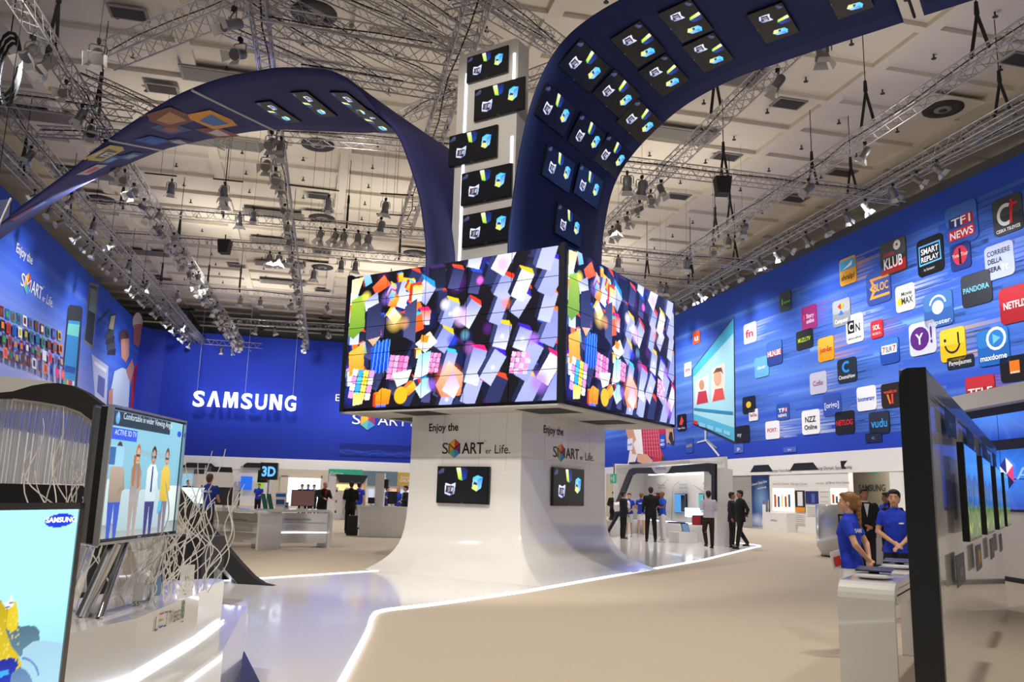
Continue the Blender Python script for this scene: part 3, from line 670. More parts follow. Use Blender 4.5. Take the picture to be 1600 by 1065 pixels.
TILES = [
 (1228, 470, 18, 31, '2c3a40', [(T, '60e050', '1', -.25, .0, .3, .1), (T, '60e050', 'tunes', .15, -.05, .16, .55)]),
 (1265, 496, 24, 38, 'a02878', [(T, 'f0e0f0', 'Story', .1, .08, .18, .5), (T, 'f0e0f0', 'online', .1, -.14, .18, .5), (T, 'ff5060', '1', -.3, .05, .22, .08)]),
 (1258, 530, 26, 30, '15181c', [(T, 'b8e020', 'MUZU.TV', 0, 0, .22, .75)]),
 (1291.5, 545, 25, 38, 'e8a020', [(T, 'c02020', 'Just-Eat', 0, 0, .22, .75)], 'f0b840'),
 (1316, 488, 28, 42, '8c9098', [(T, 'f0f0f0', 'Composer', 0, -.3, .16, .75), ('p', 'e83020', [(0, .1), (-.2, .25), (0, .36)]), ('p', 'f0c020', [(0, .1), (0, .36), (.2, .28)]), ('p', '3070d0', [(0, .1), (-.16, -.08), (.14, -.08)])], 'a8acb2'),
 (1336.6, 512.7, 27, 45, 'f4f4f2', [('p', '101010', [(-.4, -.15), (0, -.15), (0, .3), (-.4, .3)]), (T, 'f8f8f8', 'C', -.2, .08, .3, .26), (T, '101010', 'N', .2, .02, .3, .26), (T, '202020', 'CARTOON NETWORK', 0, -.34, .07, .8)]),
 (1371, 514, 19, 28, 'd01c28', [(T, 'ffffff', 'SOL', 0, .12, .28, .6), (T, 'f0d0d0', 'MUSICA', 0, -.24, .14, .7)]),
 (1326, 423, 26, 43, 'e8a830', [('p', '40a8e0', [(-.46, .06), (.46, .06), (.46, .42), (-.46, .42)]), ('p', 'e8f4ff', [(-.3, .1), (.25, .16), (.3, .34), (0, .2)]), (T, '503010', 'shralp!', 0, -.2, .2, .8)]),
 (1397, 401, 41, 55, '2a2c32', [('p', 'b02020', [(-.48, -.45), (.48, -.45), (.48, -.12), (-.48, -.3)]), (T, 'e03030', 'mein', -.15, .14, .13, .4), (T, 'ffffff', 'KLUB', 0, -.14, .32, .72), ('d', 'f0f0f0', .18, .3, .14), ('p', '202020', [(.14, .28), (.22, .28), (.2, .35), (.16, .35)])], '50545c'),
 (1374, 448, 38, 53, '1c3e94', [('p', 'f0a020', [(-.35, .3), (.45, .3), (.45, .22), (-.22, .22), (-.15, .1), (-.24, 0), (-.12, -.1), (-.24, -.24), (.45, -.24), (.45, -.32), (-.38, -.32), (-.25, -.1), (-.36, 0), (-.25, .1)]), (T, 'f4b030', 'BLOC', .12, 0, .24, .6)], '2850ac'),
 (1415.5, 465, 30, 42, 'f4f2ea', [('d', 'f0d020', -.25, -.12, .16), (T, '202020', 'Movie', .1, .16, .16, .55), (T, '202020', 'MAX', .12, -.1, .26, .6)]),
 (1455, 398.6, 42, 60, '0e1014', [('p', '58b8f8', [(-.42, .32), (.40, .32), (.42, -.2), (-.42, -.22)]), ('p', '0e1014', [(-.38, .28), (.36, .28), (.38, -.16), (-.38, -.18)]), (T, 'f4f4f4', 'SMART', 0, .15, .16, .66), (T, 'f4f4f4', 'REPLAY', 0, -.06, .14, .66), (T, 'b0b0b0', 'by Samsung', -.05, -.34, .07, .4)]),
 (1503.7, 349, 51, 66, '2458b8', [('p', 'c02030', [(.0, .2), (.38, .2), (.38, -.04), (.0, -.04)]), ('p', '142c70', [(-.38, .2), (0, .2), (0, -.04), (-.38, -.04)]), (T, 'ffffff', 'TF1', 0, .08, .2, .6), ('p', 'd81c2c', [(-.4, -.1), (.4, -.1), (.4, -.36), (-.4, -.36)]), (T, 'ffffff', 'NEWS', 0, -.23, .18, .72)], '3470d0'),
 (1502, 400, 32, 43, '1c3480', [('d', 'd83050', 0, .04, .36), (T, 'f4e0c0', 'YogaRTour', 0, .06, .14, .8), ('p', '201018', [(-.06, -.3), (.06, -.3), (.05, .3), (-.05, .3)])]),
 (1576, 335, 48, 60, '23262c', [('r', 'f0f0f0', -.05, .02, .2, .3, 60, 300), ('p', 'd82028', [(.05, -.26), (.14, -.26), (.2, .2), (.34, .2), (.34, .27), (.2, .27), (.2, .38), (.12, .38), (.1, .1)]), (T, 'f0f0f0', 'CESKA TELEVIZE', 0, -.38, .09, .8)], '3c4046'),
 (1563, 407, 46, 55, 'b4bce4', [(T, '14182c', 'CORRIERE', 0, .27, .15, .8), (T, '14182c', 'DELLA', -.14, .04, .15, .5), (T, '14182c', 'SERA', -.17, -.2, .15, .44), (T, 'ffffff', 'it', .22, -.2, .2, .24)]),
 (1527, 450.7, 48, 52, '2c3038', [(T, '78c8e8', 'PANDORA', 0, .02, .17, .86)], '3c4048'),
 (1467.6, 483, 46, 55, '3868b4', [('r', 'e8f0ff', 0, .12, .24, .3, 10, 170), ('d', 'e8f0f4', 0, .06, .2), (T, 'dce8ff', 'napster.', .05, -.36, .14, .8)], '4a80c4'),
 (1587, 474.6, 48, 58, 'a81420', [(T, 'f8f4f0', 'NETFLIX', .04, .0, .2, .8)], 'c02430'),
 (1442.8, 528, 42, 52, 'dcdcec', [('d', '5c1c84', -.1, 0, .36), (T, 'ffffff', 'Y', -.1, .0, .34, .3), (T, '5c1c84', '!', .34, .06, .5, .08)]),
 (1490, 538, 40, 52, 'ecc41c', [('r', '202020', 0, .05, .26, .32, 190, 350), ('d', '202020', -.28, .16, .05), ('p', '202020', [(.22, .0), (.28, 0), (.28, .34), (.22, .34)])], 'f4d43c'),
 (1502, 565, 42, 18, '1c2430', [(T, 'd8d8d8', 'PagesJaunes', 0, 0, .4, .84)]),
 (1553.5, 541, 50, 58, '1c64b8', [('r', 'e8f4ff', .12, .2, .24, .32, 0, 360), ('p', '70c0f0', [(.02, .06), (.02, .34), (.26, .2)]), (T, 'e8f4ff', 'maxdome', 0, -.28, .16, .84)], '2c7ccc'),
 (1586, 575, 44, 40, '101014', [('p', 'f07818', [(-.14, -.2), (.22, -.2), (.22, .3), (-.14, .3)]), (T, 'ffffff', 'orange', .04, -.14, .1, .32)]),
 (1391, 548, 30, 40, '1c48a8', [('p', 'f4f4f8', [(-.4, .24), (.4, .24), (.4, -.1), (-.4, -.1)]), (T, 'd02028', '7', -.28, .07, .24, .16), (T, '18306c', 'SUR', .0, .07, .22, .34), (T, 'd02028', '7', .28, .07, .24, .16)], '3c78d0'),
 (1324.5, 578, 30, 38, '1c2a38', [('r', '2890e8', .0, .14, .14, .24, 50, 310), (T, 'e8e8e8', 'CinemaNow', 0, -.26, .16, .86)]),
 (1279.5, 598, 26, 34, 'c8c8dc', [(T, 'a04878', 'Cofio', 0, .0, .24, .6)]),
 (1211, 551, 24, 38, '24408c', [('p', 'b82438', [(-.46, .1), (.46, .1), (.46, -.14), (-.46, -.14)]), (T, 'ffffff', 'HLN.BE', 0, .0, .22, .84)], '3c6cc0'),
 (1191, 573, 22, 32, '68b0dc', [(T, 'e8f4ff', 'dacer', .0, 0, .18, .6)]),
 (1173, 520, 20, 32, 'd0d0dc', [(T, 'c03040', 'fn', -.05, 0, .4, .6)]),
 (1089, 527, 11, 20, 'e85828', [(T, 'ffffff', 'u', 0, 0, .5, .5)]),
 (1075.5, 577, 11, 22, 'ececf4', [(T, 'b03030', 'm', 0, 0, .3, .6)]),
 (1066, 660, 14, 26, '14161c', [('p', 'e85020', [(-.25, -.1), (.0, .4), (.25, .1), (.05, -.15)]), (T, 'd8d8d8', 'News Ticker', 0, -.32, .12, .8)]),
 (1078, 696, 12, 22, '2c58b8', [(T, 'f0a830', 'LIVE', 0, 0, .2, .7)]),
 (1301, 632, 28, 34, '3454b4', [(T, 'e8ecff', '[origo]', 0, 0, .26, .8)]),
 (1268, 659, 28, 38, 'f2f2f6', [(T, '101010', 'NZZ', 0, .12, .24, .6), (T, '101010', 'Online', 0, -.2, .2, .7)]),
 (1321, 659.5, 30, 35, '16181c', [(T, 'e02828', 'NETLOG', 0, 0, .24, .86)]),
 (1355, 622, 30, 38, 'f4f4fa', [(T, '2850c0', 'boomerang', 0, 0, .2, .86)]),
 (1393, 617, 30, 38, '241c1c', [(T, 'e04828', 'wuaki.tv', 0, .16, .14, .7), ('p', 'f08020', [(-.2, .04), (-.1, .04), (.02, -.36), (-.06, -.36)]), ('p', 'e04020', [(.05, .04), (.15, .04), (.15, -.36), (.05, -.36)])]),
 (1375, 659.5, 32, 34, '1c2030', [(T, '38a0f0', 'vudu', 0, -.02, .4, .8)], '2a3044'),
 (1224, 643, 20, 26, '2c50a8', [('p', 'c02838', [(0, .2), (.4, .2), (.4, 0), (0, 0)]), (T, 'ffffff', 'TF1', 0, .1, .24, .66), (T, 'ffffff', 'NEWS', 0, -.22, .18, .66)]),
 (1208, 671.5, 22, 28, 'ececf4', [(T, 'c82838', 'PORT.', 0, 0, .22, .7)]),
 (1161, 678, 22, 26, '14161c', [(T, 'c8d0e0', 'my', -.2, 0, .24, .3)]),
 (1171, 632, 20, 26, '1c1e24', [('d', 'e8c030', 0, 0, .2)]),
 (1178, 648, 14, 18, 'ececf0', [(T, 'c02020', 'YouTube', 0, 0, .3, .8)]),
 (1235, 702, 20, 8, '4c68c0', [(T, 'd8e0ff', 'tv', 0, 0, .4, .3)]),
 (1366, 683, 26, 14, '1a2440', [(T, '8090c0', 'c', 0, 0, .4, .2)]),
 (1155, 700, 14, 14, '4c68c0', [(T, 'd8e0ff', 'p', 0, 0, .4, .3)]),
 (1533, 605, 46, 36, 'b02028', [(T, 'f4f0f0', 'TELE', 0, -.18, .36, .84)], 'c83038'),
 (1197, 598, 0.1, .1, '4c68c0', []),
 (985, 694, 8, 18, 'e8ecff', [(T, '3050a0', 'mdl', 0, 0, .2, .7)]),
 (1036, 690, 9, 20, '2850b8', [(T, 'f0f0ff', 'TEV', 0, .1, .2, .7), (T, 'f0f0ff', 'MED', 0, -.2, .2, .7)]),
]
for t_ in TILES:
    if t_[2] < 1: continue
    tile(t_[0], t_[1], t_[2], t_[3], t_[4], t_[5], col2=t_[6] if len(t_) > 6 else None, streak=t_[3] > 24)

a = Art(RWP, -VB, -VA)                                            # printed television with its screen page
a.poly([(1081.5, 577), (1147.5, 493.5), (1150, 694), (1083, 663)], '2a3040'); a.poly([(1083, 577), (1146.5, 497), (1148, 689), (1084, 659)], 'a8dcec')
a.poly([(1083, 590), (1083, 577), (1146.5, 497), (1146.8, 520)], '48b4dc'); a.poly([(1084, 659), (1084, 646), (1148, 668), (1148, 689)], '58b8dc')
a.poly([(1086, 596), (1108, 583), (1108, 628), (1087, 633)], 'e8e0dc'); a.poly([(1112, 577), (1134, 565), (1133, 624), (1112, 628)], 'ead8cc')
a.ell(1097, 601, 4, 8, 'c89070'); a.ell(1122, 590, 6, 13, 'd8a488'); a.poly([(1114, 585), (1120, 575), (1128, 574), (1131, 585), (1127, 580), (1118, 582)], '6a4430'); a.poly([(1089, 632), (1092, 612), (1104, 610), (1107, 628)], 'c03848'); a.poly([(1114, 627), (1118, 608), (1130, 606), (1133, 623)], 'd4504c')
a.poly([(1085, 637), (1146, 643), (1146, 648), (1085, 641)], '2c88b8'); a.poly([(1084, 656), (1091, 658), (1091, 664), (1084, 661)], 'e03038')
for q in range(4): a.poly([(1093 + q * 13, 659 + q * 4.2), (1103 + q * 13, 661.6 + q * 4.2), (1103 + q * 13, 668 + q * 4.2), (1093 + q * 13, 665 + q * 4.2)], '88d0f0')
a.poly([(1102, 672), (1105, 673), (1105, 688), (1102, 687)], 'b8c0d0'); a.poly([(1090, 692), (1091, 690), (1105, 686), (1106, 688)], 'd8dce4'); a.poly([(1103, 688), (1106, 686), (1126, 711), (1124, 713)], 'd8dce4'); a.poly([(1106, 686), (1121, 698), (1121, 701), (1105, 689)], '9098a8')
a.build('printed_television', rw)
a = Art(RWP, -VB, -VA); f = lambda pts: [(940 + x / 4.84, 660 + y / 4.84) for x, y in pts]
a.poly(f([(198, 40), (300, 40), (318, 240), (275, 235), (245, 332), (198, 318), (215, 200), (205, 120)]), 'f0ecec')
a.poly(f([(180, 40), (238, 40), (262, 130), (240, 160), (265, 240), (235, 238), (200, 120)]), 'd8a080')
a.poly(f([(300, 40), (440, 40), (500, 42), (470, 90), (440, 90), (440, 170), (470, 250), (492, 312), (398, 325), (385, 265), (318, 236)]), 'b82844')
for q in range(7): a.poly(f([(318 + q * 18, 45), (322 + q * 18, 45), (330 + q * 21, 240 + q * 5), (326 + q * 21, 240 + q * 5)]), 'e08898')
for q in range(6): a.poly(f([(312, 70 + q * 28), (440, 60 + q * 30), (440, 63 + q * 30), (312, 73 + q * 28)]), 'e08898')
a.poly(f([(490, 40), (545, 38), (552, 120), (545, 168), (525, 160), (510, 150), (498, 160), (492, 110)]), 'd49c80'); a.poly(f([(520, 70), (540, 70), (552, 165), (535, 170), (512, 120)]), '2c3038')
a.poly(f([(275, 240), (345, 238), (392, 285), (388, 326), (350, 322), (275, 296)]), 'd8a488'); a.poly(f([(197, 335), (215, 300), (275, 296), (345, 330)]), '1c2030'); a.poly(f([(455, 250), (485, 262), (495, 318), (470, 322)]), '20483c')
a.build('printed_people', rw)

# ---- left wall art
a = Art(LWP, VB, VA); F5 = lambda x, y: (x / 3.55, 300 + y / 3.55); rs = np.random.RandomState(4)
TC = ['c03030', '30a050', '5a3080', 'e08020', '202428', '2050b0', 'b8b040', '804020', '208080', 'e8e8e8', '602020', 'd04070', '3878c8', '404850']
for r_ in range(4):
    for q in range(11):
        X0 = -6 + q * 32; w_ = 30 - q * .6; ya = 625 + r_ * 76 + q * (14 - r_ * .4) + 3 * math.sin(q); hh = 62 - q * .8
        P = [F5(X0, ya), F5(X0 + w_ * .82, ya + 10), F5(X0 + w_ * .82, ya + 10 + hh), F5(X0, ya + hh)]; c_ = TC[rs.randint(len(TC))]
        a.poly(P, c_); m_ = [lerp(p_, np.mean(P, 0), .42) for p_ in P]; a.poly(m_, TC[rs.randint(len(TC))])
a.build('printed_tiles', lw)
a = Art(LWP, VB, VA)
a.poly([(106, 479), (110, 476), (126, 478), (129, 482), (119, 620), (94, 612)], '30343c'); a.poly([(106.5, 500), (124.5, 502), (116, 608), (97, 602)], '3c88c8'); a.poly([(106, 505), (124, 507), (122, 526), (104, 522)], '70c8c0')
a.poly([(101, 570), (118, 574), (116, 584), (100, 580)], '2850a0')
for q, c_ in enumerate(('58b040', 'e0a020', 'd03030', 'e8e8e8')): a.poly([(98.5 + q * 4.6, 591 + q * 1.2), (101.5 + q * 4.6, 592 + q * 1.2), (101 + q * 4.6, 602 + q * 1.2), (98 + q * 4.6, 601 + q * 1.2)], c_)
a.build('printed_phone', lw)
a = Art(LWP, VB, VA)
a.poly([(140, 441), (153.5, 445), (145, 546), (130, 534)], '707880'); a.poly([(140.5, 444), (152, 448), (144, 540), (132, 530)], '28323c'); a.poly([(141, 450), (151, 453), (148, 490), (138, 484)], '6a7c86')
a.poly([(151, 502), (170, 483), (171, 485), (152, 504)], '303840'); a.build('printed_phone', lw)
a = Art(LWP, VB, VA)
a.poly([(172, 492), (181.5, 489), (177, 520), (168, 517)], '20242c'); a.poly([(173, 494), (180, 492), (176.5, 515), (169.5, 513)], 'a8a090')
for q in range(4): a.poly([(165 + q * 1.2, 520 + q * 9), (178 + q * 1., 514 + q * 10), (177 + q * .8, 528 + q * 9), (163 + q * 1.4, 530 + q * 8)], '1c2028' if q % 2 else '343c48')
a.build('printed_tablets', lw)
a = Art(LWP, VB, VA)
a.poly([(143, 553), (169, 572), (166, 632), (148, 622)], 'b8c0e0'); a.poly([(153, 585), (164, 592), (162, 622), (151, 612)], '5860a8'); a.poly([(147, 563), (166, 577), (165, 582), (147, 569)], 'e8ecf8'); a.build('printed_fridge', lw)
a = Art(LWP, VB, VA)                                              # boy and grandfather
a.ell(215, 503, 8, 15, 'd8d0c8'); a.poly([(209, 507), (222, 505), (222, 530), (216, 542), (208, 536)], 'b87060'); a.poly([(203, 640), (207, 578), (213, 568), (221, 560), (227, 563), (224, 600), (218, 645)], 'b02c38')
a.poly([(209, 576), (216, 570), (214, 600), (208, 620)], '801c28'); a.ell(194, 527, 7.5, 12, '584038'); a.poly([(188, 530), (201, 528), (201, 555), (196, 566), (189, 558)], 'c08878')
a.poly([(173, 605), (178, 580), (190, 574), (200, 578), (202, 600), (200, 636), (176, 634), (172, 622)], 'c4d4f0'); a.poly([(169, 610), (176, 606), (175, 634), (168, 630)], 'c08878'); a.poly([(196, 578), (206, 560), (209, 575), (203, 600)], 'c08878'); a.build('printed_people', lw)
mb = MB(); p0 = onpl(31, 443, LWP, VB); p1 = onpl(78, 471, LWP, VB); s_ = .60; k_ = ((p1 - p0) @ VA) / (6.85 * s_)
LM2 = [ink('f4f6ff')] + [ink(h) for h in SMC]; p0 = p0 + VB * .03; p0[2] = onpl(31, 443, LWP, VB)[2] - .05
smart_logo(mb, p0, VA * k_, UP, VB, s_ * 1.1, 0, [1, 2, 3, 4, 5, 6], 0); mb.build('lettering', LM2, lw)
# faint slogan and lettering of the far wall, partly behind the cube
mb = MB(); bp = onpl(555, 658, BWP, VA); mb_o = np.array(bp) - VA * .06
mb.text('E', onpl(524, 626, BWP, VA) - VA * .06, VB, UP, .62, 0, al='l'); mb.text('njoy the', onpl(531, 627, BWP, VA) - VA * .06, VB, UP, .62, 0, al='l')
S0 = onpl(550, 662, BWP, VA) - VA * .06; s_ = .92
mb.text('S', S0, VB, UP, s_, 0, al='l', w=.7); q0 = S0 + VB * 1.35 + UP * .42; smart_cube(mb, q0, VB, UP, .78, [1, 2, 3, 4, 5, 6])
mb.text('ART', S0 + VB * 2.2, VB, UP, s_, 0, al='l', w=2.6); mb.text('er', S0 + VB * 5.1, VB, UP, s_ * .5, 0, al='l', w=.7); mb.text('Life.', S0 + VB * 6.2, VB, UP, s_ * .8, 0, al='l', w=1.7)
mb.build('lettering', LM2, bw)

# ---- hanging company sign: seven glowing letters
sg = thing('letter_sign', 'large glowing white SAMSUNG letters hanging in front of the far blue wall', 'sign', tuple(hall(-5.3, 73.0, 8.0)))
SGM = mat('sign_letter_white', (.9, .95, 1), rough=.4, emit=1.6); SX0, SX1, SZ, SH = -9.45, -1.2, 7.98, 1.28
widths = {'S': .86, 'A': .98, 'M': 1.15, 'U': .9, 'N': .95, 'G': .9}; tot = sum(widths[c_] for c_ in 'SAMSUNG') + 6 * .24; kx = (SX1 - SX0) / tot; x = SX0
for c_ in 'SAMSUNG':
    mb = MB(); o = hall(x, 73.1, SZ); W = widths[c_] * kx
    if c_ == 'A':
        mb.prism([o + VB * a_ * W + UP * b_ * SH for a_, b_ in ((0, 0), (.36, 1), (.64, 1), (1, 0), (.72, 0), (.5, .74), (.28, 0))], -VA * .25)
    elif c_ == 'M':
        mb.prism([o + VB * a_ * W + UP * b_ * SH for a_, b_ in ((0, 0), (.06, 1), (.34, 1), (.5, .42), (.66, 1), (.94, 1), (1, 0), (.78, 0), (.75, .72), (.58, 0), (.42, 0), (.25, .72), (.22, 0))], -VA * .25)
    elif c_ == 'N':
        mb.prism([o + VB * a_ * W + UP * b_ * SH for a_, b_ in ((0, 0), (0, 1), (.34, 1), (.72, .38), (.72, 1), (1, 1), (1, 0), (.68, 0), (.28, .62), (.28, 0))], -VA * .25)
    else: mb.text(c_, o, VB, UP, SH, 0, w=W, bold=.024, ext=.25, al='l', nd=-VA)
    mb.build('letter', SGM, sg); x += W + .24 * kx
mb = MB()
for u in (-9.2, -5.4, -1.5): mb.tube(hall(u, 73.0, SZ + SH), hall(u, 73.0, CEIL), .02, 4)
mb.build('wire', mat('thin_wire', (.3, .35, .6), rough=.5), sg)
# ================================================================== trusses, lamps, ceiling fittings
def truss(p0, p1, label, w=.42, h=.42, cell=.62, r=.024, group=None):
    p0 = np.array(p0, float); p1 = np.array(p1, float); d = p1 - p0; L = np.linalg.norm(d); d /= L
    x = unit(np.cross(d, UP)); y = np.cross(x, d); t = thing('lighting_truss', label, 'truss', p0, 0, group)
    cs = [x * w / 2 + y * h / 2, -x * w / 2 + y * h / 2, -x * w / 2 - y * h / 2, x * w / 2 - y * h / 2]; n = max(2, int(L / cell))
    mb = MB()
    for c_ in cs: mb.tube(p0 + c_, p1 + c_, r, 5)
    mb.build('chords', TRUSS, t); mb = MB()
    for k in range(4):
        a, b = cs[k], cs[(k + 1) % 4]
        for i in range(n):
            q0 = p0 + d * (L * i / n); q1 = p0 + d * (L * (i + 1) / n); qm = (q0 + q1) / 2
            mb.tube(q0 + a, qm + b, r * .55, 3, cap=False); mb.tube(qm + b, q1 + a, r * .55, 3, cap=False)
    mb.build('lattice', TRUSS, t)
    mb = MB(); pts = []
    for i in range(int(L / 1.5) + 1): pts.append(p0 + d * min(L, i * 1.5) + y * (h / 2 - .1 * random.random()) + x * random.uniform(-.1, .1))
    mb.path(pts, .022, 4); mb.build('cable', BLACKM, t); return t
def ptr(a, b, e0=0, e1=0, z=TRZ):
    P, Q = onz(*a, z), onz(*b, z); d = unit(Q - P); return P - d * e0, Q + d * e1
TR = {}
def T_(k, a, b, label, e0=0, e1=0, z=TRZ, **kw):
    P, Q = ptr(a, b, e0, e1, z); TR[k] = (P, Q); truss(P, Q, label, **kw)
T_('T1', (1600, 163), (1056, 468), 'long double lattice truss along the right blue banner wall', 9, 24)
T_('T1b', (1600, 190), (1330, 318), 'thin lower lattice truss just below the lamp truss of the right wall', 3, 0, w=.3, h=.3, r=.018)
T_('T2', (1600, 48), (1071, 397), 'long lattice truss crossing the top right corner, second from the right wall', 6, 3)
T_('T3', (1235, 80), (952, 350), 'lattice truss running behind the right navy ribbon', 5, 2)
T_('T4', (746, 2), (684, 197), 'thick lattice truss rising steeply behind the white tower, with black cable', 3, 12, w=.6, h=.5)
T_('T5', (402, 0), (479, 542), 'lattice truss running away from the top centre left to the far wall', 3, 0)
T_('T6', (31, 0), (377, 536), 'lattice truss thick with spotlights crossing from the top left corner to the far wall', 5, 0)
T_('T7', (0, 160), (318, 536), 'lattice truss left of the lamp truss, starting at the left picture edge', 5, 0)
T_('T8', (0, 232), (312, 544), 'leftmost long lattice truss, carrying small bright spotlights along the left banner', 6, 0)
T_('U1', (-10, 150), (210, 180), 'short cross truss at the far upper left')
T_('U1b', (60, 205), (190, 212), 'thin cross truss below the upper left cross truss', w=.3, h=.3)
T_('V1', (408, 31), (712, 83), 'wide cross truss between the top centre and the tower', w=.7, h=.45)
T_('V2', (470, 106), (693, 143), 'cross truss just above the left ribbon', 0, 0)
T_('V3', (432, 208), (627, 224), 'cross truss seen just below the left ribbon', 0, 4, w=.5)
T_('V4', (141, 320), (668, 366), 'cross truss with a row of five hanging lamps left of the cube ribbon', 0, 6)
T_('V5', (180, 367), (668, 407), 'cross truss one bay beyond the row of five lamps', 0, 6)
T_('V6', (248, 446), (541, 470), 'cross truss at the height of the cube top left', 0, 9)
T_('V7', (332, 500), (540, 512), 'cross truss in front of the far blue wall, upper one', 0, 12)
T_('V8', (318, 534), (540, 551), 'lowest cross truss in front of the far blue wall, hung with small lamps', 0, 16)
T_('W1', (975, 256), (1305, 297), 'cross truss on the right between the ribbon and the right lamp truss', 3, 3)
T_('W2', (938, 390), (1150, 411), 'cross truss right of the ribbon foot', 3, 2)
T_('W3', (978, 432), (1090, 442), 'farthest cross truss on the right, above the cube', 9, 1)
dn = ['leftmost', 'second', 'third', 'fourth', 'fifth', 'sixth', 'rightmost']
for k, (a, b) in enumerate((((400, 62), (545, 128)), ((400, 12), (600, 130)), ((430, 0), (692, 132)), ((520, -10), (700, 75)), ((600, 0), (720, 70)), ((655, 0), (760, 62)), ((720, -12), (842, 60)))):
    T_('D%d' % k, a, b, '%s of the slanting trusses fanned between the ribbon and the tower top' % dn[k], 1, .5, z=14.4, w=.36, h=.36, r=.02)
for k, (a, b) in enumerate((((166, 88), (420, -18)), ((620, 190), (700, 150)), ((700, 12), (760, -2)), ((812, 130), (845, 118)))):
    T_('E%d' % k, a, b, ['big open lattice truss slanting up from the upper left to the top edge', 'short slanting truss just above the left ribbon bend', 'short truss crossing behind the tower truss at the top edge', 'short truss right of the tower top'][k], 0, .5, z=14.0, w=.6 if k == 0 else .4, h=.6 if k == 0 else .4)
T_('D8', (127, 121), (245, 174), 'slanting truss meeting the left ribbon at the upper left', 0, 3, z=13.9)
T_('D9', (800, 20), (870, 70), 'slanting truss between the tower and the right ribbon', 1, 3, z=14.4)

# ---- lamps
LAMPG = mat('lamp_grey', (.22, .22, .225), rough=.35, metal=.6); FLAP = mat('barn_door_metal', (.72, .71, .70), rough=.4, metal=.1)
LENSW = mat('lamp_lens_white', (1, .97, .92), emit=45); LENSY = mat('lamp_lens_warm', (1, .78, .45), emit=30)
def make_lamp(tilt, lens, warm, fat=1.):
    """hangs from z=0; the can turns about a pivot at z=-.34 and points down by tilt from straight down"""
    t = thing('stage_spotlight', 'x', 'spotlight', (0, 0, 0)); pv = np.array([0, 0, -.36]); ct, st = math.cos(tilt), math.sin(tilt)
    ax = np.array([0, st, -ct]); sd = np.array([1., 0, 0]); vv = np.cross(ax, sd)
    mb = MB(); mb.box((0, 0, -.03), (.07, .1, .09)); mb.tube((0, 0, -.06), (0, 0, -.12), .02, 6); mb.build('clamp', BLACKM, t)
    mb = MB(); w = .17 * fat
    mb.path([(-w, 0, -.36), (-w, 0, -.16), (-w * .8, 0, -.12), (w * .8, 0, -.12), (w, 0, -.16), (w, 0, -.36)], .014, 4); mb.build('yoke', LAMPG, t)
    mb = MB(); r = .125 * fat; c0 = pv - ax * .2
    mb.lathe(c0, [(.02, -.02), (r * .75, 0), (r, .05), (r, .22), (r * .92, .25), (r * .92, .28), (r * 1.15, .36), (r * 1.15, .40)], 12, axis=ax); hs = mb.build('lamp_housing', LAMPG, t)
    f = c0 + ax * .39; mb = MB(); n = 12
    mb.add([f + (sd * math.cos(q * math.tau / n) + vv * math.sin(q * math.tau / n)) * r * (.95 if not warm else .8) for q in range(n)], [tuple(range(n))]); mb.build('lens', lens, t).parent = hs
    for q in range(4):
        u = [sd, vv, -sd, -vv][q]; v = [vv, -sd, -vv, sd][q]; a = f + u * r * 1.15; k = .16 if q % 2 else .19; sp = .55
        e = unit(ax + u * sp * (1 if q != 3 else .3)); mb = MB(); mb.add([a - v * r * .8, a + v * r * .8, a + v * r * 1.2 + e * k, a - v * r * 1.2 + e * k], [(0, 1, 2, 3)])
        o = mb.build('barn_door', FLAP, t); o.parent = hs; md = o.modifiers.new('thick', 'SOLIDIFY'); md.thickness = .006
    return t
protos = [make_lamp(R_(tl), ln, wm, ft) for tl, ln, wm, ft in ((20, LENSW, 0, 1), (48, LENSW, 0, 1), (8, LENSY, 1, 1.1), (35, LENSY, 1, .9), (60, LENSW, 1, .85), (26, LENSW, 1, 1.05))]
usedp = [False] * len(protos); GL = {}
def lamp(x, y, label, group, face, k=None, z=None, s=1.):
    """lamp whose top is at picture point x,y on the lamp height"""
    k = random.randrange(len(protos)) if k is None else k
    p = onz(x, y, TRZ - .22 if z is None else z) if not isinstance(x, np.ndarray) else x
    o = dup(protos[k]) if usedp[k] else protos[k]; usedp[k] = True
    o.matrix_basis = Matrix.Translation(Vector(tuple(p))) @ Matrix.Rotation(face, 4, 'Z') @ Matrix.Scale(s * .8, 4)
    o['label'] = label; o['group'] = group; return o
def ordn(k, n):
    W = ['first', 'second', 'third', 'fourth', 'fifth', 'sixth', 'seventh', 'eighth', 'ninth', 'tenth', 'eleventh', 'twelfth', 'thirteenth', 'fourteenth', 'fifteenth', 'sixteenth', 'seventeenth', 'eighteenth', 'nineteenth', 'twentieth', 'twenty-first', 'twenty-second', 'twenty-third', 'twenty-fourth', 'twenty-fifth', 'twenty-sixth', 'twenty-seventh', 'twenty-eighth', 'twenty-ninth', 'thirtieth', 'thirty-first', 'thirty-second', 'thirty-third', 'thirty-fourth', 'thirty-fifth', 'thirty-sixth']
    return W[k]
def lamp_row(key, n, where, f0, spread=.5, t0=0., t1=1., s=1.2, off=.0, ks=None, jit=.25, dz=0):
    P, Q = TR[key]; d = unit(Q - P); x = np.cross(d, UP)
    for i in range(n):
        t = t0 + (t1 - t0) * (i + random.uniform(-jit, jit) + .5) / n; p = lerp(P, Q, t) - UP * (.22 + dz) + x * off
        lamp(p, None, 'spotlight on the %s, %s from near end' % (where, ordn(i, n)), 'spotlights on the ' + where, f0 + random.uniform(-spread, spread), None if ks is None else ks[i % len(ks)], s=s)
WRr = -HA - math.pi / 2; WLl = -HA + math.pi / 2                  # facing right wall / left wall
WRr = math.atan2(-VB[0], VB[1]); WLl = WRr + math.pi
